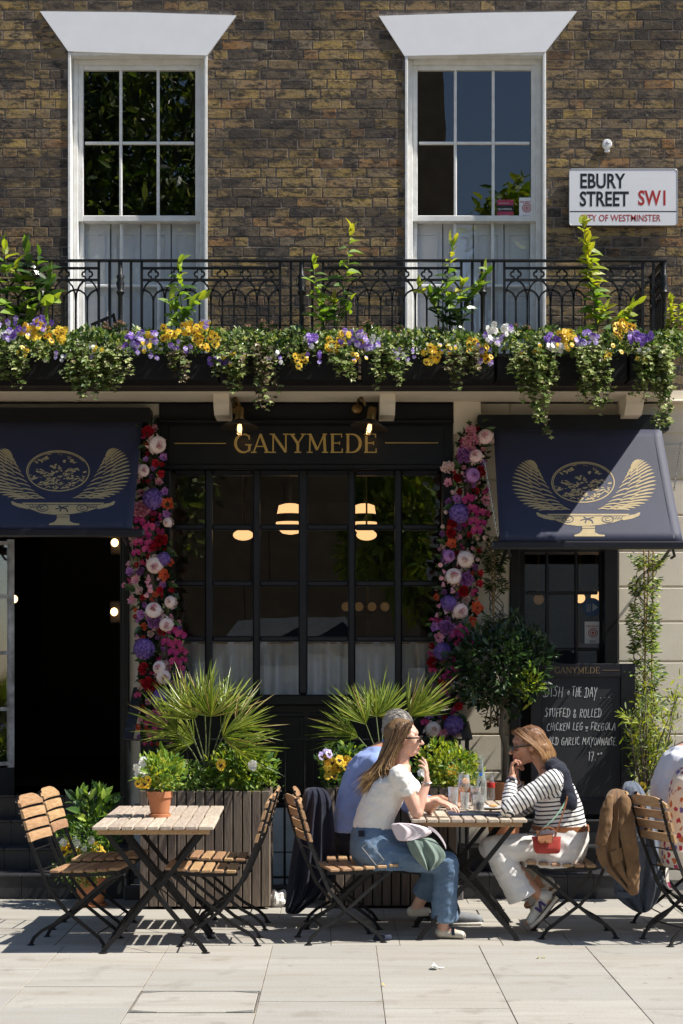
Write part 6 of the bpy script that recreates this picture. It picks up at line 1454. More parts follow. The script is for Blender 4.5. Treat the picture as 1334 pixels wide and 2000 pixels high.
# water bottle
Y = Yt(1566); c = V((PX(940, Y), Y, ZTB)); t = thing('water_bottle', 'tall clear glass water bottle with a blue round mark', 'bottle', c); s_ = 1.0
mb = MB(); mb.lathe([(0, 0), (.038, 0), (.040, .01), (.040, .13), (.034, .17), (.016, .23), (.013, .30), (.017, .305), (.017, .318), (.013, .318), (.010, .30), (.013, .23), (.031, .17), (.037, .13), (.037, .012), (0, .012)], 28, c); mb.build('bottle_glass', glassm('bottle_glass', (.95, .98, .965), 1.6, .08, glint_white=.07), t, smooth=40)
mb = MB(); mb.lathe([(0, .013), (.036, .014), (.036, .10), (0, .10)], 24, c); mb.build('water', 'water', t, smooth=40)
mb = MB(); mb.lathe([(.012, 0), (.012, .003)], 16, c + V((-.006, -.030, .19)), axis=(0, -1, .2)); mb.build('blue_mark', pm('label_blue', (.02, .12, .5), .5), t)
# cola bottle
Y = Yt(1562); c = V((PX(959, Y), Y, ZTB)); t = thing('cola_bottle', 'small clear glass bottle with a red label beside the water bottle', 'bottle', c)
mb = MB(); mb.lathe([(0, 0), (.026, 0), (.029, .02), (.026, .06), (.028, .10), (.024, .13), (.013, .165), (.012, .19), (.014, .195), (.010, .198), (0, .2)], 24, c); mb.build('bottle_glass', bpy.data.materials['bottle_glass'], t, smooth=40)
mb = MB(); mb.lathe([(.0285, .085), (.0292, .088), (.0278, .118), (.0272, .12)], 24, c); mb.build('label_band', 'red_ink', t, smooth=40)
# menu folder, plates, cutlery
Y = Yt(1592); x0, x1 = PX(876, Y), PX(983, Y); t = thing('menu_folder', 'dark blue menu folder lying along the front edge of the table', 'menu', ((x0 + x1) / 2, Y, ZTB))
mb = MB(); mb.box(x0, x1, Y - .04, Y + .20, ZTB, ZTB + .004, c=.001); mb.box(x0 + .004, x1 - .002, Y - .038, Y + .198, ZTB + .0045, ZTB + .0085, c=.001); mb.build('cover', pm('menu_blue', (.02, .035, .085), .35), t)
mb = MB(); mb.box((x0 + x1) / 2 - .05, (x0 + x1) / 2 + .05, Y + .05, Y + .055, ZTB + .0086, ZTB + .009); mb.build('gold_line', 'gold', t)
for px, py, r_, lab in ((836, 1582, .085, 'small white plate by the woman in white'), (866, 1577, .085, 'white plate with cutlery and food scraps left of the glasses'), (958, 1580, .095, 'white plate by the elbow of the striped-top woman')):
    Y = Yt(py); c = V((PX(px, Y), Y, ZTB)); t = thing('plate', lab, 'plate', c); mb = MB(); mb.lathe([(0, 0), (r_ * .6, 0), (r_, .014), (r_, .017), (r_ * .62, .005), (0, .005)], 32, c); mb.build('plate_body', pm('china', (.72, .72, .70), .25) if 'china' not in bpy.data.materials else bpy.data.materials['china'], t, smooth=40)
    if px == 866: 
        mb = MB(); mb.tube([c + V((-.09, -.03, .02)), c + V((.07, .03, .016))], 0, flat=(.010, .002, (0, 1, 0))); mb.tube([c + V((-.08, -.055, .02)), c + V((.06, .01, .016))], 0, flat=(.012, .002, (0, 1, 0))); mb.build('cutlery', 'steel', t)
        mb = MB(); mb.ell(c + V((.03, -.03, .018)), (.02, .015, .01)); mb.build('food', pm('bread', (.75, .42, .18), .8), t)
    if px == 958: mb = MB(); mb.ell(c + V((.02, .02, .02)), (.03, .02, .012)); mb.build('food', bpy.data.materials['bread'], t)
for px, py, lab in ((893, 1556, 'left small terracotta pot on the far table behind the glasses'), (925, 1556, 'right small terracotta pot on the far table behind the bottles')):
    Y = 11.22; pot(lab, (PX(px, Y), Y, ZTB), .05, .10, saucer=False)
bush('potted_plant', 'little leafy plants in the small pots on the far table', 'plant', 905, 1510, 11.24, 30, 22, .05, 160, .03, ['laurel', 'pansy_green'], [T_LEAF])
random.seed(44)

# ================================================================ CLOTH AND PEOPLE
def fuse(name, mb, voxel, mats, parent, it=4, wr=None, attr=None, label=None, wr2=None):
    me = mb.mesh('tmp', mats if isinstance(mats, list) else [mats]); ob = bpy.data.objects.new('tmp', me); COL.objects.link(ob)
    r_ = ob.modifiers.new('r', 'REMESH'); r_.mode = 'VOXEL'; r_.voxel_size = voxel; r_.use_smooth_shade = True
    s_ = ob.modifiers.new('s', 'SMOOTH'); s_.iterations = it; s_.factor = .5
    dg = bpy.context.evaluated_depsgraph_get(); m2 = bpy.data.meshes.new_from_object(ob.evaluated_get(dg)); bpy.data.objects.remove(ob)
    m2.name = name; n = len(m2.vertices); co = np.empty(n * 3); m2.vertices.foreach_get('co', co); co = co.reshape(-1, 3)
    if wr:
        no = np.empty(n * 3); m2.vertices.foreach_get('normal', no); no = no.reshape(-1, 3); amp, fx, fy, fz = wr
        d = np.array([noise.noise((p[0] * fx + 3, p[1] * fy, p[2] * fz)) + .45 * noise.noise((p[0] * fx * 2.3, p[1] * fy * 2.3 + 5, p[2] * fz * 2.3)) for p in co]); co = co + no * (d * amp)[:, None]
    if attr:
        A = m2.attributes.new('stripe', 'FLOAT', 'POINT'); best = np.full(n, 1e9); val = np.zeros(n)
        for p0, p1, rr, off, sgn in attr:
            p0 = np.array(p0); p1 = np.array(p1); d = p1 - p0; l = np.linalg.norm(d); u = ((co - p0) @ d) / (l * l); uc = np.clip(u, -.15, 1.15); q = p0 + uc[:, None] * d; ds = np.linalg.norm(co - q, axis=1) - rr
            m_ = ds < best; best[m_] = ds[m_]; val[m_] = (u * l * sgn + off)[m_]
        A.data.foreach_set('value', val.astype(np.float32))
    if parent is not None: co = co - np.array(wloc(parent))
    m2.vertices.foreach_set('co', co.reshape(-1)); m2.update(); m2.polygons.foreach_set('use_smooth', [True] * len(m2.polygons))
    ob = bpy.data.objects.new(name, m2); COL.objects.link(ob)
    if parent is not None: ob.parent = parent
    if label: ob['label'] = label
    return ob
def creases(nt, b, weave):
    # fold creases (ridged, stretched noise) over a fine weave
    src = N(nt, 'ShaderNodeTexCoord').outputs['Object']; mp = N(nt, 'ShaderNodeMapping'); mp.inputs['Scale'].default_value = (1, .7, 1.5); mp.inputs['Rotation'].default_value = (.3, .5, 0); L(nt, src, mp.inputs[0])
    nz = N(nt, 'ShaderNodeTexNoise', noise_type='RIDGED_MULTIFRACTAL'); nz.inputs['Scale'].default_value = 8; nz.inputs['Detail'].default_value = 2; nz.inputs['Distortion'].default_value = .6; L(nt, mp.outputs[0], nz.inputs['Vector'])
    b1 = N(nt, 'ShaderNodeBump'); b1.inputs['Strength'].default_value = .38; b1.inputs['Distance'].default_value = .02; L(nt, nz.outputs['Fac'], b1.inputs['Height'])
    b2 = N(nt, 'ShaderNodeBump'); b2.inputs['Strength'].default_value = .3; b2.inputs['Distance'].default_value = .003; L(nt, noise_fac(nt, weave, 2), b2.inputs['Height']); L(nt, b1.outputs[0], b2.inputs['Normal']); L(nt, b2.outputs[0], b.inputs['Normal'])
def cloth(name, col, col2, weave=350, rough=.85, big=.0, label=None):
    m, nt, b = _new(name); c = ramp(nt, noise_fac(nt, 9, 4), [(.35, col2), (.65, col)]); L(nt, c, b.inputs['Base Color']); b.inputs['Roughness'].default_value = rough; b.inputs['Specular IOR Level'].default_value = .2
    b.inputs['Sheen Weight'].default_value = .15
    creases(nt, b, weave); M[name] = m; return m
cloth('white_jersey', (.78, .76, .72), (.72, .70, .66)); cloth('blue_shirt', (.27, .36, .66), (.22, .30, .58)); cloth('white_shirt', (.74, .76, .82), (.68, .70, .78)); cloth('white_trousers', (.76, .74, .71), (.68, .66, .63))
cloth('navy_trousers', (.012, .014, .022), (.008, .010, .016)); cloth('navy_knit', (.018, .021, .034), (.012, .014, .024), 200); cloth('navy_coat', (.014, .016, .032), (.009, .010, .022)); cloth('blue_jacket', (.13, .155, .20), (.10, .12, .16)); cloth('suede', (.20, .115, .055), (.145, .08, .038), 120); cloth('sage_cloth', (.20, .26, .22), (.15, .20, .17)); cloth('pink_cloth', (.70, .62, .64), (.62, .54, .57)); cloth('red_bag', (.42, .055, .04), (.34, .04, .03), 500, .6); cloth('tan_leather', (.30, .12, .05), (.22, .085, .035), 90, .45)
def denim():
    m, nt, b = _new('denim'); f = noise_fac(nt, 7, 5, (1, 1, .5)); c = ramp(nt, f, [(.3, (.055, .105, .185)), (.55, (.09, .155, .25)), (.8, (.15, .23, .33))])
    f2 = noise_fac(nt, 260, 2, (1, 1, .25)); c = mixc(nt, ramp(nt, f2, [(.4, (0, 0, 0)), (.7, (.25, .25, .25))]), c, (.28, .34, .42)); L(nt, c, b.inputs['Base Color']); b.inputs['Roughness'].default_value = .9; creases(nt, b, 260); M['denim'] = m
denim()
def striped():
    m, nt, b = _new('breton_stripe'); a = N(nt, 'ShaderNodeAttribute', attribute_name='stripe'); mu = N(nt, 'ShaderNodeMath', operation='MULTIPLY'); L(nt, a.outputs['Fac'], mu.inputs[0]); mu.inputs[1].default_value = 1 / .0265
    fr = N(nt, 'ShaderNodeMath', operation='FRACT'); L(nt, mu.outputs[0], fr.inputs[0]); g_ = N(nt, 'ShaderNodeMath', operation='GREATER_THAN'); L(nt, fr.outputs[0], g_.inputs[0]); g_.inputs[1].default_value = .66
    L(nt, mixc(nt, g_.outputs[0], (.80, .78, .75), (.015, .017, .035)), b.inputs['Base Color']); b.inputs['Roughness'].default_value = .85; creases(nt, b, 300); M['striped'] = m
striped()
def floral():
    m, nt, b = _new('floral_print'); src = N(nt, 'ShaderNodeTexCoord').outputs['Object']; v = N(nt, 'ShaderNodeTexVoronoi'); v.inputs['Scale'].default_value = 21; L(nt, src, v.inputs['Vector'])
    nz = N(nt, 'ShaderNodeTexNoise'); nz.inputs['Scale'].default_value = 55; nz.inputs['Detail'].default_value = 3; L(nt, src, nz.inputs['Vector'])
    ad = N(nt, 'ShaderNodeMath', operation='MULTIPLY_ADD'); L(nt, nz.outputs['Fac'], ad.inputs[0]); ad.inputs[1].default_value = .75; L(nt, v.outputs['Distance'], ad.inputs[2])
    sep = N(nt, 'ShaderNodeSeparateColor'); L(nt, v.outputs['Color'], sep.inputs[0]); pc = ramp(nt, sep.outputs[0], [(0, (.42, .02, .05)), (.3, (.50, .14, .05)), (.5, (.16, .12, .36)), (.75, (.40, .03, .10)), (1, (.10, .16, .10))]); pc.node.color_ramp.interpolation = 'CONSTANT'
    c = mixc(nt, ramp(nt, ad.outputs[0], [(.72, (0, 0, 0)), (.76, (1, 1, 1))]), pc, (.76, .68, .58)); L(nt, c, b.inputs['Base Color']); b.inputs['Roughness'].default_value = .8; M['floral'] = m
floral()
def skinm(name, c1, c2):
    m, nt, b = _new(name); c = ramp(nt, noise_fac(nt, 14, 4), [(.35, c2), (.65, c1)]); L(nt, c, b.inputs['Base Color']); b.inputs['Roughness'].default_value = .48; b.inputs['Subsurface Weight'].default_value = .12; b.inputs['Subsurface Radius'].default_value = (.02, .008, .004); bump(nt, b, noise_fac(nt, 160, 3), .12, .002); M[name] = m
skinm('skin_fair', (.66, .40, .30), (.58, .33, .24)); skinm('skin_tan', (.52, .27, .17), (.44, .21, .13))
def hairm(name, stops, sp=0.35):
    m, nt, b = _new(name); src = N(nt, 'ShaderNodeTexCoord').outputs['Object']; sx = N(nt, 'ShaderNodeSeparateXYZ'); L(nt, src, sx.inputs[0]); mr = N(nt, 'ShaderNodeMapRange'); L(nt, sx.outputs[2], mr.inputs[0]); mr.inputs[1].default_value = stops[0]; mr.inputs[2].default_value = stops[1]
    c = mixc(nt, mr.outputs[0], stops[2], stops[3]); c = hsv(nt, c, rnd_value(nt), .014, .6); L(nt, c, b.inputs['Base Color']); b.inputs['Roughness'].default_value = .5; b.inputs['Specular IOR Level'].default_value = .3; M[name] = m
M['lens'] = pm('dark_lens', (.008, .008, .009), .08, spec=.8); M['lip'] = pm('lips', (.48, .13, .11), .4); M['shoe_cream'] = pm('cream_leather', (.66, .60, .50), .5, bmp=.1); M['shoe_grey'] = pm('grey_mesh', (.22, .23, .25), .7, bmp=.3, bs=120); M['shoe_white'] = pm('white_leather', (.66, .63, .57), .5, bmp=.15, bs=60); M['gum'] = pm('gum_sole', (.13, .07, .035), .6, bmp=.6, bs=150); M['n_purple'] = pm('purple_suede', (.06, .035, .12), .8)
def J(px, py, Y): return P(px, py, Y)
def hand(mb, w, d, n, curl, side=1, s_=1.0, spread=.10, thumb=(.55, .8, .35)):
    d = V(d).normalized(); n = (V(n) - d * V(n).dot(d)).normalized(); l = d.cross(n).normalized() * side
    B = Matrix((l, d, n)).transposed(); mb.ell(w + d * .046 * s_, (.037 * s_, .052 * s_, .015 * s_), B, 14, 10); mb.cap(w - d * .01, w + d * .03 * s_, .026 * s_, .026 * s_, sq=.7, sax=n)
    for i, (off, ln) in enumerate(((-.030, .066), (-.010, .076), (.010, .072), (.029, .056))):
        p = w + (d * (.084 - .006 * abs(i - 1.3)) + l * off) * s_; a = 0; di = (d + l * (off / .03) * spread).normalized()
        for k, f in enumerate((.45, .32, .25)):
            a += rad(curl[i] if isinstance(curl, (list, tuple)) else curl) * (.6, 1, .8)[k]; dk = Matrix.Rotation(a, 3, di.cross(n)) @ di
            q = p + dk * ln * f * s_ * 1.1; mb.cap(p, q, (.0092 - .0009 * k) * s_, (.0085 - .0009 * k) * s_, 8, 2); p = q
    t0 = w + (d * .022 - l * .026) * s_; td = (d * thumb[0] - l * thumb[1] + n * thumb[2]).normalized(); t1 = t0 + td * .036 * s_; mb.cap(t0, t1, .015 * s_, .0115 * s_, 8, 2); t2 = t1 + (td + d * .7 + n * .2).normalized() * .036 * s_; mb.cap(t1, t2, .0105 * s_, .0082 * s_, 8, 2)
def head(mb, c, f, s_=1.0, pitch=0):
    f = V(f).normalized(); sd = V((0, 0, 1)).cross(f).normalized()
    if pitch: f = (Matrix.Rotation(pitch, 3, sd) @ f).normalized()
    u = f.cross(sd).normalized(); B = Matrix((f, sd, u)).transposed()
    def W_(a, b, c_): return c + (f * a + sd * b + u * c_) * s_
    def E(a, b, c_, r_): mb.ell(W_(a, b, c_), tuple(x * s_ for x in r_), B, 16, 12)
    E(-.012, 0, .030, (.096, .075, .082)); E(.032, 0, -.020, (.062, .060, .082)); E(.045, 0, -.078, (.036, .036, .030)); E(.010, 0, -.060, (.062, .050, .042)); E(.058, 0, .040, (.030, .052, .028))
    for q in (-1, 1): E(.062, q * .034, -.022, (.026, .022, .022)); E(-.002, q * .074, -.005, (.018, .007, .030)); E(.045, q * .052, .0, (.03, .018, .04))
    mb.cap(W_(.090, 0, .012), W_(.116, 0, -.024), .007 * s_, .0115 * s_, 10); E(.104, .009, -.030, (.009, .007, .006)); E(.104, -.009, -.030, (.009, .007, .006)); E(.090, 0, -.052, (.012, .018, .005)); E(.088, 0, -.062, (.012, .017, .006)); E(.080, 0, -.080, (.014, .018, .014)); E(.082, 0, -.043, (.015, .018, .010))
    return W_, B, f, sd, u
def rings(mb, rows, Yc, sh=0, infl=0, n=24, sup=2.4):
    R_ = []
    for row_ in rows:
        y, a, b, hw = row_[:4]; yc = row_[4] if len(row_) > 4 else Yc
        x0, x1 = PX(a, yc) - infl, PX(b, yc) + infl; cx = (x0 + x1) / 2; hx = (x1 - x0) / 2; hy = hw + infl; z = PZ(y, yc); rg = []
        for k in range(n):
            q = 2 * math.pi * k / n; cx_, sx_ = math.cos(q), math.sin(q); e = 2 / sup
            rg.append(V((cx + hx * math.copysign(abs(cx_) ** e, cx_), yc + hy * math.copysign(abs(sx_) ** e, sx_), z)))
        R_.append(rg)
    mb.loft(R_)
def shades(parent, W_, B, f, sd, u, s_=1.0):
    for q in (-1, 1): mb = MB(); mb.ell(W_(.104, q * .033, .004), (.007 * s_, .029 * s_, .021 * s_), B, 14, 8); mb.build('sunglasses_lens', 'lens', parent, smooth=180)
    mb = MB(); mb.tube([W_(.100, -.065, .010), W_(.112, -.03, .022), W_(.114, 0, .016), W_(.112, .03, .022), W_(.100, .065, .010)], .0032, 6)
    for q in (-1, 1): mb.tube([W_(.100, q * .064, .012), W_(.05, q * .077, .010), W_(-.005, q * .082, .006)], 0, flat=(.009, .003, tuple(u)))
    mb.build('sunglasses_frame', 'lens', parent)
def strands(parent, guides, mat, n, r0, name='hair'):
    mb = MB()
    for i in range(n):
        g_ = guides(i / n); k = len(g_); rs = [r0 * (.55 + .45 * math.sin(math.pi * min(1, .15 + .85 * j / (k - 1)))) * (1 if j < k - 1 else .3) for j in range(k)]
        mb.tube(g_, rs, 4, cap=False)
    return mb.build(name, mat, parent, smooth=180)
def bez(p, n=9):
    out = []
    for i in range(n):
        t = i / (n - 1); q = [V(x) for x in p]
        while len(q) > 1: q = [q[j].lerp(q[j + 1], t) for j in range(len(q) - 1)]
        out.append(q[0])
    return out
# ---- woman in white -------------------------------------------------------------------
YA = 10.12
w1 = thing('person', 'woman with long fair-ended brown hair, white top, jeans and sunglasses, hand raised', 'person', V((PX(740, YA), YA, .0)))
tor = [(1692, 702, 800, .165), (1668, 687, 792, .18), (1640, 687, 775, .165), (1614, 692, 762, .135), (1580, 701, 778, .14), (1548, 713, 792, .155), (1525, 728, 800, .17), (1508, 748, 802, .145), (1494, 768, 802, .075)]
b = MB(); rings(b, tor, YA); hc = J(789, 1443, YA)
b.cap(J(782, 1500, YA), J(787, 1462, YA), .052, .046)
W_, B_, f_, sd_, u_ = head(b, hc, (1, -.10, 0), 1.0, rad(2))
Yn, Yf = YA - .155, YA + .155
S1, E1, Wr1 = J(783, 1517, Yn), J(814, 1586, Yn + .01), J(834, 1528, Yn + .05)
b.cap(S1, E1, .050, .040); b.cap(E1, Wr1, .040, .024); b.ell(E1, (.042,) * 3)
hand(b, Wr1, (-.05, 0, 1), (-1, .25, .1), (10, 14, 24, 34), side=1, s_=.95, spread=.2)
S2, E2, Wr2 = J(786, 1520, Yf), J(838, 1578, Yf + .02), J(856, 1566, Yf - .18)
b.cap(S2, E2, .048, .038); b.cap(E2, Wr2, .038, .024); hand(b, Wr2, (.75, -.5, -.18), (0, 0, -1), 18, side=-1, s_=.95)
K1, A1 = J(872, 1686, YA - .09), J(866, 1798, YA - .02); H1 = J(728, 1664, YA - .09)
K2, A2 = J(862, 1688, YA + .12), J(818, 1764, YA + .22); H2 = J(735, 1664, YA + .1)
b.cap(H1, K1, .088, .062); b.cap(K1, A1, .058, .036); b.cap(H2, K2, .088, .06); b.cap(K2, A2, .056, .036)
zf = .045; F1a, F1b = V((A1.x - .005, A1.y, .05)), V((PX(900, YA), YA - .04, .025)); b.cap(A1, F1a, .036, .034); b.cap(F1a, F1b, .032, .022)
F2a, F2b = A2 + V((-.03, 0, -.04)), A2 + V((.05, 0, -.05)); b.cap(A2, F2a, .034, .03); b.cap(F2a, F2b, .03, .022)
fuse('body', b, .0046, 'skin_fair', w1, 3)
b = MB(); rings(b, [(1620, 691, 764, .137), (1600, 695, 768, .136)] + [r_ for r_ in tor if 1494 < r_[0] < 1600], YA, infl=.010)
for Yq, S_, E_ in ((Yn, S1, E1), (Yf, S2, E2)): b.cap(S_ + V((-.012, 0, .008)), S_.lerp(E_, .34), .066, .062)
fuse('top', b, .006, 'white_jersey', w1, 3, wr=(.006, 22, 14, 26))
b = MB(); rings(b, [(1694, 702, 806, .172), (1668, 685, 796, .185), (1640, 685, 778, .17), (1612, 690, 764, .142)], YA, infl=.006)
b.cap(H1, K1, .098, .078, sq=.95); b.cap(H2, K2, .096, .076)
def leg_cone(b, K, A, r0, r1, cut=0): b.cap(K, K.lerp(A, .5), r0, (r0 + r1) / 2, 14); d = (A - K).normalized(); b.lathe([(r0 * .95, .0), (r1, (A - K).length)], 16, K, axis=d)
leg_cone(b, K1, J(868, 1796, YA - .02), .078, .083); leg_cone(b, K2, J(826, 1748, YA + .2), .075, .078)
jn = fuse('jeans', b, .006, 'denim', w1, 3, wr=(.007, 16, 14, 20))
mb = MB(); mb.tube([J(698, 1618, YA - .10), J(692, 1624, YA), J(698, 1618, YA + .08)], 0, flat=(.035, .004, (0, 0, 1))); mb.build('waistband', 'denim', w1)
mb = MB(); mb.box(PX(700, YA - .18), PX(712, YA - .18), YA - .163, YA - .155, PZ(1634, YA - .16), PZ(1622, YA - .16)); mb.build('waist_patch', 'navy_coat', w1)
# stitched back pocket
mb = MB(); 
mb.tube([J(707, 1655, YA - .195), J(722, 1645, YA - .199), J(750, 1680, YA - .194), J(735, 1690, YA - .19), J(707, 1655, YA - .195)], .0016, 4); mb.build('pocket_stitching', pm('tan_thread', (.45, .42, .36), .8), w1)
for nm, A_, tip in (('near', F1a, F1b), ('far', F2a, F2b)):
    b = MB(); b.cap(A_ + V((-.01, 0, -.012)), tip + V((.0, 0, -.003)), .037, .029, sq=.9, sax=(0, 1, 0)); b.v = [(x, y, max(z, .004 if nm == 'near' else A_.z - .045)) for x, y, z in b.v]; fuse('shoe', b, .004, 'shoe_cream', w1, 1)
mb = MB(); q = F1a.lerp(F1b, .55); mb.tube([q + V((0, -.036, -.01)), q + V((0, -.02, .027)), q + V((0, .02, .027)), q + V((0, .036, -.01))], 0, flat=(.018, .005, (1, 0, 0))); mb.build('shoe_strap', 'lens', w1)
shades(w1, W_, B_, f_, sd_, u_)
for q, nm in ((-.058, 'lip'),): mb = MB(); mb.ell(W_(.0945, 0, -.052), (.0095, .018, .0045), B_); mb.ell(W_(.0935, 0, -.062), (.0095, .017, .0055), B_); mb.build('lips', 'lip', w1, smooth=180)
mb = MB(); mb.tube([Wr1 + V((math.cos(a) * .031, math.sin(a) * .031, .0 + .004 * math.sin(a))) for a in [2 * math.pi * i / 16 for i in range(17)]], .0045, 6, cap=False); mb.build('bracelet_watch', 'steel', w1)
z0 = wloc(w1).z; hairm('brown_hair', (PZ(1540, YA), PZ(1450, YA), (.42, .26, .12), (.105, .058, .030)))
rg = random.Random(9)
b = MB(); b.ell(W_(-.028, 0, .036), (.098, .085, .090), B_, 20, 14); b.ell(W_(-.052, 0, -.02), (.070, .078, .085), B_, 20, 14); b.cap(W_(-.065, 0, -.05), J(750, 1500, YA), .070, .055); b.cap(J(750, 1500, YA), J(722, 1540, YA), .055, .03)
fuse('hair_mass', b, .008, 'brown_hair', w1, 2, wr=(.006, 30, 60, 10))
def gd(t):
    a = rg.uniform(-1.25, 1.25); sgn = 1 if rg.random() < .35 else -1; top = rg.uniform(0, 1)
    st_ = W_(.052 - .10 * top, sgn * .012 - .004 + .05 * sgn * rg.random(), .112 - .018 * rg.random() - .02 * abs(a))
    side = W_(-.01 - .06 * rg.random() + .045 * (1 - top), sgn * (.088 + .008 * rg.random()), .02 + .05 * rg.random()); low = W_(-.055 - .05 * rg.random() + .05 * (rg.random() < .3), sgn * (.070 + .02 * rg.random()), -.10)
    e = J(rg.gauss(722, 11), rg.uniform(1515, 1558), YA + sgn * rg.uniform(.0, .11)) if rg.random() < .86 else J(rg.gauss(765, 8), rg.uniform(1500, 1540), YA - rg.uniform(.14, .18))
    mid = J(rg.gauss(745, 9), 1498, YA + sgn * .09 * rg.uniform(.5, 1.15)); return bez([st_, side, side, low, mid, (mid + e) / 2 + V((-.02 * rg.random(), 0, .0)), e], 12)
strands(w1, gd, 'brown_hair', 760, .0032)
# cloths on her lap
def drape(name, rows_, Y, mats, parent=None, lab=None, cat=None, folds=5, amp=.015, thick=.03, n=28, group=None, smooth=180, ph=0):
    # rows: (xL, xR, y[, Y]) from top to bottom; a padded sheet with folds, closed all round
    mb = MB(); R_ = []
    for i, rw in enumerate(rows_):
        xl, xr, y = rw[:3]; yc = rw[3] if len(rw) > 3 else Y; f = i / (len(rows_) - 1); th = thick * (rw[4] if len(rw) > 4 else 1); front, back_ = [], []
        for k in range(n + 1):
            u = k / n; x = xl + (xr - xl) * u; w_ = math.sin(math.pi * u) ** .45 if 0 < u < 1 else 0; fo = amp * (.35 + f) * (math.sin(u * folds * 6.28 + ph + f * 1.5) + .5 * math.sin(u * folds * 13 + 2 + ph)) 
            yy = y + rw[5] * (u - .5) if len(rw) > 5 else y
            front.append(P(x, yy, yc) + V((0, -th * w_ + fo * w_, 0))); back_.append(P(x, yy, yc) + V((0, th * .8 * w_ + .004, 0)))
        R_.append(front + back_[::-1])
    mb.loft(R_); o = mb.build(name, mats, parent, smooth=smooth)
    for poly_ in ():
        pass
    if lab: tag(o, lab, cat, group)
    sb = o.modifiers.new('sub', 'SUBSURF'); sb.levels = 1; sb.render_levels = 1
    return o
drape('folded_scarf', [(762, 800, 1607), (764, 835, 1615), (768, 850, 1626), (774, 826, 1638), (778, 800, 1643)], YA - .19, 'pink_cloth', None, 'pale pink cloth lying across the lap of the woman in white', 'scarf', 2, .008, .02)
drape('folded_jacket', [(790, 845, 1634, YA - .18), (795, 856, 1648), (800, 868, 1662), (806, 872, 1672), (815, 868, 1682), (826, 852, 1694), (834, 842, 1702)], YA - .205, 'sage_cloth', None, 'sage green jacket with pale lining hanging from the lap of the woman in white', 'jacket', 2.5, .014, .022)
drape('jacket_lining', [(862, 871, 1660), (856, 873, 1670), (846, 871, 1680), (836, 858, 1692), (832, 844, 1701)], YA - .228, 'white_jersey', bpy.data.objects['folded_jacket'], None, None, 1, .006, .006) if False else None
mb = MB(); pts = [J(868, 1622, YA - .19), J(884, 1650, YA - .2), J(870, 1690, YA - .2), J(838, 1701, YA - .22)]
lp = thing('shoulder_bag_strap', 'pale pink and grey strap looping below the table edge by her lap', 'strap', pts[0]); mb.tube(bez([J(836, 1617, YA - .22), J(850, 1618, YA - .22), J(866, 1640, YA - .21), J(871, 1655, YA - .20)], 8), 0, flat=(.022, .004, (0, 0, 1))); mb.build('strap', 'pink_cloth', lp); lp['label'] = 'pale pink strap curling over her knee under the table edge'
# ---- man in blue ---------------------------------------------------------------------
YM = 10.72
m1 = thing('person', 'grey-haired man in a light blue shirt, mostly hidden behind the woman in white', 'person', V((PX(700, YM), YM, 0)))
mt = [(1690, 668, 760, .17), (1655, 655, 752, .175), (1622, 650, 738, .165), (1580, 656, 748, .18), (1535, 668, 768, .20), (1500, 680, 786, .215), (1475, 697, 792, .19), (1458, 722, 790, .11), (1448, 738, 786, .065)]
b = MB(); rings(b, mt, YM); b.cap(J(760, 1462, YM), J(772, 1440, YM), .058, .054); W2, B2, f2, s2, u2 = head(b, J(779, 1425, YM), (1, -.05, -.05), 1.04, rad(8))
Sm, Em, Wm = J(732, 1492, YM - .20), J(800, 1572, YM - .22), J(852, 1562, YM - .15)
b.cap(Sm, Em, .055, .045); b.cap(Em, Wm, .043, .029); hand(b, Wm, (.9, .1, -.22), (0, .1, -1), 20, side=1, s_=1.05)
Sm2, Em2, Wm2 = J(740, 1494, YM + .20), J(805, 1572, YM + .22), J(862, 1560, YM + .1); b.cap(Sm2, Em2, .055, .045); b.cap(Em2, Wm2, .043, .029); hand(b, Wm2, (.9, -.2, -.2), (0, -.1, -1), 20, side=-1, s_=1.05)
Hm, Km, Am = J(700, 1665, YM - .1), J(842, 1690, YM - .1), J(884, 1782, YM - .08); b.cap(Hm, Km, .09, .065); b.cap(Km, Am, .06, .04)
Hm2, Km2, Am2 = J(700, 1665, YM + .1), J(842, 1690, YM + .12), J(835, 1785, YM + .12); b.cap(Hm2, Km2, .09, .065); b.cap(Km2, Am2, .06, .04)
fuse('body', b, .008, 'skin_tan', m1, 2)
b = MB(); rings(b, [r_ for r_ in mt if r_[0] < 1650 and r_[0] > 1449], YM, infl=.012); b.cap(Sm, Em, .066, .056); b.cap(Em, Em.lerp(Wm, .55), .054, .046); b.cap(Sm2, Em2, .066, .056); b.cap(Em2, Em2.lerp(Wm2, .6), .054, .046)
fuse('shirt', b, .008, 'blue_shirt', m1, 2, wr=(.012, 12, 12, 9)); 
mb = MB(); mb.lathe([(.062, -.012), (.067, .0), (.060, .026), (.056, .024), (.060, -.004)], 20, J(762, 1456, YM), axis=(.3, 0, 1)); mb.build('collar', 'blue_shirt', m1, smooth=40)
b = MB(); rings(b, [r_ for r_ in mt if r_[0] >= 1622], YM, infl=.012); b.cap(Hm, Km, .1, .075); b.cap(Km, Am, .072, .055); b.cap(Hm2, Km2, .1, .075); b.cap(Km2, Am2, .072, .055); fuse('trousers', b, .009, 'navy_trousers', m1, 2, wr=(.008, 12, 12, 12))
for A_ in (Am, Am2):
    b = MB(); b.cap(A_ + V((-.02, 0, -.03)), V((A_.x + .16, A_.y, .035)), .045, .036); b.v = [(x, y, max(z, .004)) for x, y, z in b.v]; fuse('shoe', b, .006, 'shoe_grey', m1, 1)
    mb = MB(); mb.box(A_.x - .05, A_.x + .19, A_.y - .04, A_.y + .04, .001, .022, c=.008); mb.build('shoe_sole', 'shoe_white', m1)
hairm('grey_hair', (0, 3, (.24, .22, .20), (.30, .27, .24)))
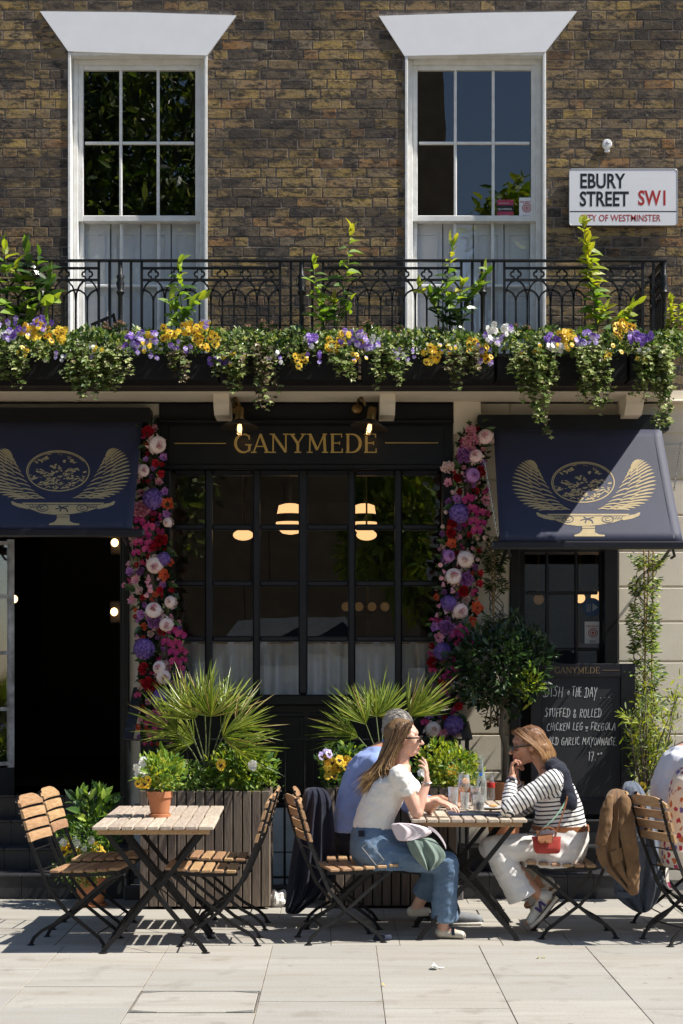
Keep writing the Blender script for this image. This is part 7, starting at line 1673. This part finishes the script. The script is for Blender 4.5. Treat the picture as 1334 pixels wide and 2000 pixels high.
b = MB(); b.ell(W2(-.018, 0, .036), (.100, .080, .088), B2, 20, 14); b.ell(W2(-.058, 0, -.012), (.052, .070, .062), B2, 20, 14); fuse('hair_mass', b, .007, 'grey_hair', m1, 2, wr=(.004, 60, 60, 60))
def gm(t):
    a = rg.uniform(-1.5, 1.5); ph_ = rg.uniform(-.2, 2.4); p = W2(-.018 + .098 * math.cos(ph_) * math.cos(a), .080 * math.sin(a), .036 + .09 * math.sin(ph_) * math.cos(a)); tt = W2(-.018 + .104 * math.cos(ph_ + .35) * math.cos(a), .085 * math.sin(a), .036 + .095 * math.sin(ph_ + .35) * math.cos(a)); return [p, (p + tt) / 2 + (tt - p).cross(s2).normalized() * .0, tt]
strands(m1, gm, 'grey_hair', 420, .0022)
# ---- woman in stripes ----------------------------------------------------------------
YB2 = 10.27
w2 = thing('person', 'auburn-haired woman in a navy striped top and white trousers, hand at her mouth', 'person', V((PX(1090, YB2), YB2, 0)))
t2 = [(1688, 1018, 1128, .17), (1668, 1016, 1140, .185), (1640, 1030, 1146, .175), (1617, 1044, 1143, .15), (1590, 1049, 1137, .15), (1560, 1050, 1129, .165), (1532, 1052, 1116, .18), (1514, 1054, 1104, .15), (1500, 1050, 1090, .08)]
b = MB(); rings(b, t2, YB2); b.cap(J(1070, 1506, YB2), J(1046, 1472, YB2), .052, .047)
W3, B3, f3, s3, u3 = head(b, J(1031, 1457, YB2), (-1, -.15, 0), 1.03, rad(9))
Sa, Ea, Wa = J(1080, 1524, YB2 - .175), J(993, 1580, YB2 - .21), J(1000, 1517, YB2 - .10)
b.cap(Sa, Ea, .052, .042); b.cap(Ea, Wa, .041, .026); b.ell(Ea, (.044,) * 3); hand(b, Wa, (.02, .2, 1), (1, -.1, 0), (58, 62, 66, 70), side=-1, s_=.95, spread=.04, thumb=(.8, .45, .5))
Sb, Eb, Wb = J(1078, 1526, YB2 + .17), J(1020, 1580, YB2 + .20), J(1008, 1525, YB2 + .06); b.cap(Sb, Eb, .052, .042); b.cap(Eb, Wb, .041, .026); hand(b, Wb, (-.05, -.2, 1), (.6, -.3, 0), (60, 64, 68, 72), side=1, s_=.95, spread=.04, thumb=(.8, .45, .5))
Ha, Ka, Aa = J(1108, 1652, YB2 - .09), J(968, 1656, YB2 - .10), J(1052, 1748, YB2 - .07); b.cap(Ha, Ka, .092, .064); b.cap(Ka, Aa, .058, .036)
Hb, Kb, Ab = J(1108, 1652, YB2 + .1), J(958, 1656, YB2 + .12), J(1058, 1728, YB2 + .12); b.cap(Hb, Kb, .092, .064); b.cap(Kb, Ab, .058, .036)
T1 = J(1032, 1800, YB2 - .07); T2 = J(1030, 1768, YB2 + .12); b.cap(Aa, J(1066, 1756, YB2 - .07), .034, .034); b.cap(J(1066, 1756, YB2 - .07), T1, .032, .024); b.cap(Ab, J(1070, 1730, YB2 + .12), .034, .034); b.cap(J(1070, 1730, YB2 + .12), T2, .032, .024)
fuse('body', b, .0046, 'skin_tan', w2, 3)
b = MB(); rings(b, [(1622, 1044, 1145, .152)] + [r_ for r_ in t2 if 1500 < r_[0] <= 1617], YB2, infl=.010); b.cap(Sa, Ea, .067, .056); b.cap(Ea, Ea.lerp(Wa, .82), .053, .037); b.cap(Sb, Eb, .064, .053); b.cap(Eb, Eb.lerp(Wb, .82), .053, .037)
AT = [(J(1096, 1625, YB2), J(1080, 1500, YB2), .14, 0, 1), (Sa, Ea, .06, 0, 1), (Ea, Wa, .05, (Ea - Sa).length, 1), (Sb, Eb, .06, 0, 1), (Eb, Wb, .05, (Eb - Sb).length, 1)]
fuse('striped_top', b, .005, 'striped', w2, 3, wr=(.007, 16, 14, 18), attr=AT)
b = MB(); rings(b, [(1690, 1016, 1130, .175), (1668, 1014, 1143, .19), (1640, 1028, 1149, .18), (1612, 1044, 1146, .158)], YB2, infl=.006); b.cap(Ha, Ka, .102, .080); b.cap(Hb, Kb, .10, .078)
Hem1 = J(1020, 1752, YB2 - .08); leg_cone(b, Ka, Hem1, .080, .098)
fuse('trousers', b, .006, 'white_trousers', w2, 3, wr=(.007, 14, 12, 16))
b = MB(); leg_cone(b, Kb, J(1040, 1716, YB2 + .11), .074, .066); fuse('trousers', b, .007, cloth('shaded_white_trousers', (.50, .46, .40), (.42, .38, .33)), w2, 2, wr=(.006, 14, 12, 16), label='far leg of the white trousers, shade put into its colour')  # same white cloth darkened to beige, its shade painted in
for k, (h1, tp, nl) in enumerate(((J(1070, 1752, YB2 - .07), J(1036, 1798, YB2 - .075), 1), (J(1074, 1727, YB2 + .12), J(1036, 1764, YB2 + .12), 0))):
    b = MB(); d = (tp - h1).normalized(); side = V((0, 1, 0)); up_ = d.cross(side); up_ = up_ if up_.z > 0 else -up_
    b.cap(h1 + up_ * .012, tp, .040, .030, sq=.9, sax=(0, 1, 0)); b.cap(h1 + up_ * .01, h1 + up_ * .045 + d * .02, .038, .036); sh = fuse('shoe', b, .005, 'shoe_white', w2, 2)
    mb = MB(); a0 = h1 - up_ * .034 - d * .035; a1 = tp - up_ * .024 + d * .03; so_ = []
    for f in np.linspace(0, 1, 9):
        c_ = a0.lerp(a1, f); hw = .030 + .010 * math.sin(math.pi * f) + .004; lift = up_ * (.012 * max(0, f - .7) / .3); so_.append([c_ + lift + side * -hw, c_ + lift + side * hw, c_ + lift + side * hw * .96 - up_ * .018, c_ + lift - side * hw * .96 - up_ * .018])
    mb.loft(so_); mb.build('shoe_sole', 'shoe_cream', w2)
    mb = MB(); mb.loft([[p - up_ * .0185 for p in r_[:2]] + [p - up_ * .007 for p in r_[2:]] for r_ in so_]); mb.build('gum_sole', 'gum', w2)
    if nl:   # the letter on the side
        m_ = h1.lerp(tp, .42) + up_ * .010; y_ = m_.y - .0395
        def Q(a, c_, dd=0): return V((0, 0, 0)) + m_ + d * (-a) + up_ * c_ + V((0, -.0415 - dd + .0, 0)) - V((0, 0, 0))
        for st_ in ([(.026, -.024), (.026, .024)], [(.026, .024), (-.022, -.024)], [(-.022, -.024), (-.022, .024)]):
            mb = MB(); strip(mb, st_, .016, lambda u, v, t_: Q(u, v, t_ + .0005 * st_[0][0]), .004); mb.build('letter', 'n_purple', w2)
        for q in range(4): mb = MB(); c_ = h1.lerp(tp, .45 + q * .09) + up_ * .036; mb.tube([c_ - side * .018, c_ + up_ * .004, c_ + side * .018], .0025, 5); mb.build('lace', 'shoe_cream', w2)
shades(w2, W3, B3, f3, s3, u3, 1.03)
mb = MB(); mb.ell(W3(.0945, 0, -.052), (.0095, .018, .0045), B3); mb.ell(W3(.0935, 0, -.062), (.0095, .017, .0055), B3); mb.build('lips', 'lip', w2, smooth=180)
# watch, earring, belt
mb = MB(); wc = Ea.lerp(Wa, .88); wd_ = (Wa - Ea).normalized(); mb.lathe([(.0300, -.011), (.0318, -.011), (.0318, .011), (.0300, .011)], 20, wc, axis=wd_); mb.build('watch_strap', 'n_purple', w2, smooth=40)
mb = MB(); mb.box(wc.x - .018, wc.x + .018, wc.y - .040, wc.y - .030, wc.z - .018, wc.z + .018, c=.004); mb.build('watch_face', 'lens', w2)
mb = MB(); mb.tube([W3(-.004 + .012 * math.cos(a), .088 if s3.y < 0 else -.088, -.055 + .012 * math.sin(a)) for a in [2 * math.pi * i / 14 for i in range(15)]], .0018, 5, cap=False); mb.build('earring', 'brass', w2)
b = MB(); rings(b, [(1621, 1043, 1146, .156), (1611, 1043, 1145, .154)], YB2, infl=.014, n=32); o = b.build('belt', 'tan_leather', w2, smooth=60)
# jumper over the shoulders
b = MB(); b.cap(J(1076, 1490, YB2 - .02), J(1094, 1512, YB2 - .12), .050, .055); b.cap(J(1092, 1512, YB2 - .13), J(1112, 1566, YB2 - .175), .068, .052, sq=.5, sax=(0, 1, 0)); b.cap(J(1092, 1500, YB2 + .0), J(1092, 1505, YB2 + .14), .05, .05); b.cap(J(1080, 1498, YB2 - .07), J(1080, 1498, YB2 + .1), .052, .052); b.cap(J(1100, 1520, YB2 - .1), J(1118, 1560, YB2 + .02), .045, .035)
b.cap(J(1116, 1560, YB2 - .165), J(1117, 1572, YB2 - .165), .040, .038, sq=.6, sax=(0, 1, 0)); fuse('jumper_over_shoulders', b, .006, 'navy_knit', w2, 3, wr=(.006, 20, 20, 20))
hairm('auburn_hair', (PZ(1500, YB2), PZ(1420, YB2), (.42, .235, .105), (.15, .068, .030)))
b = MB(); b.ell(W3(-.024, 0, .036), (.100, .086, .090), B3, 20, 14); b.ell(W3(-.078, 0, -.025), (.074, .090, .078), B3, 20, 14); fuse('hair_mass', b, .008, 'auburn_hair', w2, 2, wr=(.006, 40, 60, 20))
def ga(t):
    sgn = 1 if rg.random() < .35 else -1; sgn = sgn if s3.y > 0 else -sgn; tt = rg.random(); u_ = rg.random()
    st_ = W3(.078 - .12 * tt, sgn * (.01 + .04 * rg.random()), .108 + .01 * math.sin(3 * tt) - .02 * rg.random()); s1 = W3(.035 - .14 * tt + .02 * u_, sgn * (.093 - .03 * tt), .06); s2_ = W3(-.055 - .085 * tt, sgn * (.100 - .035 * tt), -.03); e = W3(-.045 - .085 * tt - .02 * rg.random(), sgn * (.085 - .03 * tt), -.085 - .03 * rg.random()); return bez([st_, s1, s1, s2_, s2_ + (e - s2_) * .6 + V((.015, 0, 0)), e], 9)
strands(w2, ga, 'auburn_hair', 760, .0032)
# handbag
hb = thing('handbag', 'small red handbag with tan leather flap and strap on the lap of the striped-top woman', 'handbag', J(1068, 1650, YB2 - .24))
YH = YB2 - .225
b = MB(); Rr = []
for y, a, c_, hw in ((1634, 1038, 1096, .010), (1641, 1040, 1095, .020), (1655, 1042, 1095, .028), (1663, 1044, 1094, .026), (1667, 1048, 1090, .014)): Rr.append((y, a, c_, hw, YH))
rings(b, Rr, YH, n=28, sup=3.5); b.build('bag_body', 'red_bag', hb, smooth=50)
mb = MB(); pts = [P(1051, 1630, YH - .012), P(1079, 1628, YH - .012), P(1081, 1640, YH - .034), P(1077, 1646, YH - .038), P(1055, 1647, YH - .038), P(1050, 1641, YH - .034)]; mb.prism(pts[::-1], (0, -.004, 0)); mb.build('flap', 'tan_leather', hb)
mb = MB(); mb.ell(P(1066, 1643, YH - .044), (.006, .003, .006)); mb.build('stud', 'brass', hb)
for a, c_ in ((1051, 1049), (1084, 1087)): mb = MB(); mb.tube([P(a, 1634, YH - .01), P(c_, 1622, YH - .01)], 0, flat=(.012, .004, (1, 0, 0))); mb.build('strap_tab', 'tan_leather', hb)
mb = MB(); mb.tube(bez([P(1052, 1630, YH - .015), P(1058, 1612, YH - .03), P(1080, 1612, YH - .03), P(1087, 1626, YH - .015)], 9), .004, 6); mb.build('handle', 'tan_leather', hb)
mb = MB(); mb.tube(bez([P(1087, 1624, YH - .01), P(1095, 1600, YH - .0), P(1106, 1575, YH + .01), P(1108, 1555, YH + .03)], 9), 0, flat=(.009, .003, (1, 0, 0))); mb.build('strap', 'tan_leather', hb)
mb = MB(); mb.tube(bez([P(1060, 1618, YH - .02), P(1080, 1605, YH - .02), P(1098, 1580, YH + .01), P(1106, 1562, YH + .03)], 9), 0, flat=(.010, .003, (1, 0, 0))); mb.build('strap', pm('green_ribbon', (.25, .42, .30), .7), hb)
# phone on her lap
mb = MB(); mb.box(PX(1030, YH), PX(1052, YH), YH - .01, YH + .05, PZ(1630, YH), PZ(1626, YH), c=.002); tag(mb.build('phone', 'lens'), 'dark phone lying on the white trousers above the red bag', 'phone')
# ---- people at the right edge ---------------------------------------------------------
YC3 = 10.10
w3 = thing('person', 'woman in a floral dress at the right edge, only her back in view', 'person', V((PX(1345, YC3), YC3, 0)))
t3 = [(1692, 1298, 1400, .18), (1660, 1293, 1385, .185), (1625, 1303, 1375, .15), (1590, 1309, 1382, .15), (1550, 1310, 1392, .165), (1520, 1318, 1400, .175), (1500, 1334, 1402, .15), (1486, 1352, 1400, .07)]
b = MB(); rings(b, t3, YC3); b.cap(J(1378, 1492, YC3), J(1386, 1458, YC3), .05, .046); W4, B4, f4, s4, u4 = head(b, J(1392, 1438, YC3), (1, 0, 0))
for q in (-1, 1):
    S_, E_, Q_ = J(1376, 1512, YC3 + q * .17), J(1420, 1582, YC3 + q * .19), J(1470, 1565, YC3 + q * .1); b.cap(S_, E_, .05, .04); b.cap(E_, Q_, .04, .025); hand(b, Q_, (1, 0, -.2), (0, 0, -1), 20, side=q)
    H_, K_, A_ = J(1340, 1664, YC3 + q * .09), J(1470, 1680, YC3 + q * .1), J(1465, 1810, YC3 + q * .1); b.cap(H_, K_, .09, .062); b.cap(K_, A_, .056, .036); b.cap(A_, A_ + V((.1, 0, -.02)), .03, .024)
fuse('body', b, .009, 'skin_fair', w3, 2)
b = MB(); rings(b, [r_ for r_ in t3 if r_[0] > 1486], YC3, infl=.012)
for q in (-1, 1): b.cap(J(1376, 1512, YC3 + q * .16), J(1390, 1535, YC3 + q * .17), .064, .06); H_, K_ = J(1340, 1664, YC3 + q * .09), J(1470, 1680, YC3 + q * .1); b.cap(H_, K_, .105, .08); b.cap(K_, J(1466, 1750, YC3 + q * .1), .085, .10)
fuse('floral_dress', b, .008, 'floral', w3, 3, wr=(.008, 16, 14, 14)); hairm('dark_hair', (0, 2, (.05, .03, .02), (.06, .035, .02)))
b = MB(); b.ell(W4(-.026, 0, .034), (.098, .084, .088), B4, 20, 14); b.ell(W4(-.065, 0, -.03), (.06, .075, .08), B4, 20, 14); fuse('hair', b, .008, 'dark_hair', w3, 2, wr=(.005, 60, 60, 20))
mb = MB(); mb.tube(bez([J(1304, 1695, YC3 - .17), J(1300, 1715, YC3 - .2), J(1306, 1732, YC3 - .2), J(1312, 1738, YC3 - .2)], 8), 0, flat=(.02, .004, (1, 0, 0))); mb.build('dress_tie', 'floral', w3)
YD3 = 10.66
m2_ = thing('person', 'man in a pale shirt at the right edge, beyond the woman in the floral dress', 'person', V((PX(1320, YD3), YD3, 0)))
t4 = [(1690, 1280, 1375, .17), (1655, 1272, 1368, .175), (1610, 1268, 1362, .17), (1575, 1270, 1368, .18), (1535, 1278, 1382, .20), (1500, 1290, 1396, .215), (1475, 1300, 1402, .19), (1456, 1318, 1398, .11), (1444, 1342, 1392, .065)]
b = MB(); rings(b, t4, YD3); b.cap(J(1376, 1458, YD3), J(1386, 1430, YD3), .058, .054); W5, B5, f5, s5, u5 = head(b, J(1392, 1412, YD3), (1, 0, 0), 1.04)
for q in (-1, 1):
    S_, E_, Q_ = J(1350, 1492, YD3 + q * .20), J(1410, 1580, YD3 + q * .22), J(1470, 1560, YD3 + q * .1); b.cap(S_, E_, .055, .045); b.cap(E_, Q_, .043, .028); hand(b, Q_, (1, 0, -.2), (0, 0, -1), 20, side=q)
    H_, K_, A_ = J(1320, 1664, YD3 + q * .1), J(1450, 1685, YD3 + q * .11), J(1450, 1790, YD3 + q * .11); b.cap(H_, K_, .09, .065); b.cap(K_, A_, .06, .04); b.cap(A_, A_ + V((.12, 0, -.02)), .036, .028)
fuse('body', b, .01, 'skin_fair', m2_, 2)
b = MB(); rings(b, [r_ for r_ in t4 if 1444 < r_[0] < 1650], YD3, infl=.013)
for q in (-1, 1): S_, E_, Q_ = J(1350, 1492, YD3 + q * .20), J(1410, 1580, YD3 + q * .22), J(1470, 1560, YD3 + q * .1); b.cap(S_, E_, .068, .058); b.cap(E_, E_.lerp(Q_, .8), .055, .04)
fuse('shirt', b, .008, 'white_shirt', m2_, 3, wr=(.014, 11, 11, 8))
b = MB(); rings(b, [r_ for r_ in t4 if r_[0] > 1600], YD3, infl=.012)
for q in (-1, 1): H_, K_, A_ = J(1320, 1664, YD3 + q * .1), J(1450, 1685, YD3 + q * .11), J(1450, 1790, YD3 + q * .11); b.cap(H_, K_, .1, .075); b.cap(K_, A_, .072, .055)
fuse('trousers', b, .01, 'navy_trousers', m2_, 2)
b = MB(); b.ell(W5(-.018, 0, .036), (.1, .08, .088), B5, 20, 14); fuse('hair', b, .008, 'dark_hair', m2_, 2)
# ---------------------------------------------------------------- jackets over chair backs
drape('coat', [(600, 628, 1537, 10.62, .5), (594, 640, 1545, 10.60, .9), (590, 647, 1560), (586, 650, 1580), (580, 652, 1605), (574, 655, 1640), (568, 656, 1680), (563, 655, 1715), (559, 648, 1745), (557, 590, 1775, 10.55, .6), (556, 588, 1786, 10.55, .5)], 10.58, 'navy_coat', None, 'dark navy coat hanging to the ground over the chair of the man in blue', 'coat', 4, .018, .05)
drape('coat_panel', [(606, 650, 1715), (610, 650, 1740), (618, 648, 1758), (630, 644, 1770)], 10.60, 'navy_coat', bpy.data.objects['coat'] if False else None, None, None, 2, .01, .03) if False else None
drape('suede_jacket', [(1196, 1212, 1540, 10.14, .5), (1186, 1222, 1548, 10.08, .9), (1182, 1227, 1562), (1177, 1231, 1585), (1170, 1235, 1612), (1162, 1240, 1640), (1163, 1244, 1665), (1172, 1246, 1690), (1186, 1246, 1705), (1206, 1246, 1722), (1222, 1246, 1738, 9.97, .7), (1226, 1246, 1745, 9.97, .4)], 9.99, 'suede', None, 'brown suede jacket hanging over the chair of the striped-top woman', 'jacket', 3, .020, .045, ph=1)
sj = bpy.data.objects['suede_jacket']
def sleeve(o, pts, r, mat, nm='sleeve'):
    b = MB()
    for i in range(len(pts) - 1): b.cap(pts[i], pts[i + 1], r[i], r[i + 1], 12, 3, sq=.6, sax=(0, 1, 0))
    return fuse(nm, b, .006, mat, o, 2, wr=(.008, 26, 20, 14))
sleeve(sj, [P(1219, 1566, 9.96), P(1226, 1630, 9.93), P(1236, 1690, 9.94), P(1237, 1738, 9.95)], [.045, .052, .046, .036], 'suede')
sleeve(sj, [P(1190, 1560, 9.96), P(1182, 1600, 9.94), P(1178, 1640, 9.94)], [.03, .045, .03], 'suede', 'collar')
mb = MB(); mb.tube(bez([P(1186, 1585, 9.93), P(1176, 1620, 9.92), P(1180, 1650, 9.93)], 6), 0, flat=(.03, .006, (1, 0, .3))); mb.build('lapel', 'suede', sj)
mb = MB(); pts = [P(1192, 1665, 9.935), P(1214, 1655, 9.935), P(1217, 1680, 9.935), P(1197, 1692, 9.935)]; mb.prism(pts, (0, -.006, 0)); mb.build('pocket', 'suede', sj)
for px, py in ((1183, 1696), (1176, 1648), (1167, 1655)): mb = MB(); mb.lathe([(.009, 0), (.009, .004)], 10, P(px, py, 9.935), axis=(0, -1, 0)); mb.build('button', 'lens', sj)
drape('grey_jacket', [(1222, 1240, 1525, 10.58, .5), (1216, 1252, 1534, 10.52, .9), (1214, 1262, 1552), (1216, 1272, 1580), (1220, 1282, 1610), (1222, 1290, 1640), (1212, 1296, 1680), (1200, 1298, 1715), (1197, 1294, 1738), (1205, 1286, 1757), (1230, 1275, 1774), (1244, 1264, 1783, 10.45, .5)], 10.45, 'blue_jacket', None, 'blue-grey wool jacket draped over the chair of the man in the pale shirt', 'jacket', 3, .018, .045, ph=2)
gj = bpy.data.objects['grey_jacket']
sleeve(gj, [P(1232, 1545, 10.44), P(1240, 1600, 10.40), P(1246, 1680, 10.40), P(1240, 1745, 10.41)], [.045, .055, .05, .04], 'blue_jacket')
for px, py in ((1291, 1716), (1293, 1700)): mb = MB(); mb.lathe([(.008, 0), (.008, .004)], 10, P(px, py, 10.39), axis=(0, -1, 0)); mb.build('button', 'lens', gj)
mb = MB(); mb.prism([P(1205, 1742, 10.38), P(1242, 1744, 10.38), P(1242, 1756, 10.38), P(1205, 1752, 10.38)], (0, .006, 0)); mb.build('hem_flap', 'blue_jacket', gj)
# ================================================================ OPPOSITE SIDE OF THE STREET (seen only as reflections)
random.seed(77)
hs = thing('opposite_house', 'tall brick house across the street, seen reflected in the right window', 'building', (.4, -14, 0))
BR = pm('red_brown_brick', (.48, .34, .22), .9, col2=(.32, .22, .14), scale=3, world=True)
STU = pm('opposite_stucco', (.72, .70, .66), .8, world=True)
def opp(h_, x0, x1, ht, mat):
    mb = MB(); mb.box(x0, x1, -22, -14, -.1, ht); mb.build('wall', mat, h_); mb = MB(); mb.box(x0, x1, -14.12, -14.001, -.1, 3.6); mb.box(x0, x1, -14.3, -14.001, 3.7, 3.95); mb.box(x0, x1, -14.25, -14.001, ht - .5, ht - .2); mb.build('stucco_band', STU, h_)
    n = max(1, int((x1 - x0) / 2.3)); zz = [z for z in (.9, 4.6, 7.8, 11, 14.2) if z + 2 < ht]
    for i in range(n):
        x = x0 + (x1 - x0) * (i + .5) / n
        for z in zz:
            mb = MB(); mb.box(x - .62, x + .62, -14.20, -14.125, z - .1, z + 2.1); f = mb.build('window', 'white_paint', h_); mb = MB(); mb.box(x - .5, x - .02, -14.22, -14.201, z, z + 2); mb.box(x + .02, x + .5, -14.22, -14.201, z, z + 2); mb.build('pane', 'lens', f)
opp(hs, -1.9, 2.55, 19, BR)
for k, (x0, x1, ht) in enumerate(((-22, -12, 9.5), (-12, -1.92, 9.8), (2.57, 9, 9.2), (9, 20, 9.6))):
    t = thing('opposite_house', ['lower terrace house across the street, far left', 'lower terrace house across the street behind the dark trees', 'lower terrace house across the street, right of the tall one', 'lower terrace house across the street, far right'][k], 'building', ((x0 + x1) / 2, -14, 0)); opp(t, x0, x1, ht, BR if k % 2 else STU)
def big_tree(x, y, h_, r, lab, n, mats, cz):
    t = thing('street_tree', lab, 'tree', (x, y, 0), 'trees across the street'); mb = MB(); mb.tube([(x, y, -.1), (x + .1, y, h_ * .35), (x, y + .1, h_ * .6)], [.3, .22, .1], 8)
    for k in range(7): a = k * .9; mb.tube([(x, y, h_ * .4), (x + r * .5 * math.cos(a), y + r * .5 * math.sin(a), h_ * .6), (x + r * .8 * math.cos(a), y + r * .8 * math.sin(a), h_ * .75)], [.12, .07, .02], 5)
    mb.build('trunk', 'bark', t); mb = MB()
    for i in range(n):
        v = rdir(); f = (R() ** .4) * (.95 + .25 * noise.noise(v * 2.2)); c = V((x + v.x * r * f, y + v.y * r * f, cz + v.z * (h_ - cz) * f)); mb.inst(T_LEAF, basis(rdir() + V((0, 0, -.4)), up=rdir() + V((0, 0, 1))), c, U(.18, .34), int(R() * len(mats)))
    mb.build('crown', mats, t, kind='stuff')
big_tree(-4.6, -8, 17.5, 4.3, 'dark evergreen tree across the street, reflected in the left window', 34000, ['laurel_dark', 'ivy', 'laurel', 'bay', 'ivy'], 10.5)
big_tree(-10.5, -9, 15, 4.2, 'second dark tree across the street, further left', 7000, ['bay', 'laurel_dark'], 7.5)
big_tree(1.35, -6.5, 6.3, 1.0, 'small yellow-leaved street tree across the road', 2600, ['yellow_leaf', 'laurel'], 4.4)
big_tree(3.5, -6.5, 11.2, 1.1, 'tall thin yellow-leaved street tree across the road', 2600, ['yellow_leaf', 'laurel'], 9.8)
# parked cars across the street for the reflections in the shop glass
def car(x, lab, col, H=1.0):
    t = thing('parked_car', lab, 'car', (x, -7.4, 0), 'cars parked across the street'); b = MB()
    prof = [(-2.1, .35), (-2.15, .7), (-1.9, .9 * H), (-1.2, 1.0 * H), (-.7, 1.42 * H), (.6, 1.46 * H), (1.3, 1.05 * H), (2.0, .9 * H), (2.15, .6), (2.1, .35)]
    rr = [[V((x + px_, -7.4 + s_ * (.86 if pz_ < 1.05 * H else .66), pz_)) for px_, pz_ in prof] for s_ in (-1, -.5, .5, 1)]
    b.loft(rr, cap=True); b.build('body', col, t, smooth=50)
    for q in (-1, 1):
        for p in (-1.35, 1.35): m_ = MB(); m_.lathe([(.32, -.1), (.33, 0), (.32, .1)], 20, (x + p, -7.4 + q * .8, .32), axis=(0, 1, 0)); m_.build('wheel', 'lens', t)
    m_ = MB(); m_.add([V((x - 1.15, -6.66 + .06, 1.05 * H)), V((1.2 + x, -6.66 + .06, 1.05 * H)), V((x + .58, -6.73, 1.40 * H)), V((x - .66, -6.73, 1.38 * H))], [(0, 1, 2, 3)]); m_.build('side_window', 'lens', t)
car(-1.0, 'tall white van parked across the street, reflected low in the shop window', pm('white_car_paint', (.8, .8, .8), .3, coat=.5), 1.8); car(4.2, 'silver car parked across the street, reflected in the right door', pm('silver_car_paint', (.7, .7, .72), .3, .1), 1.55)
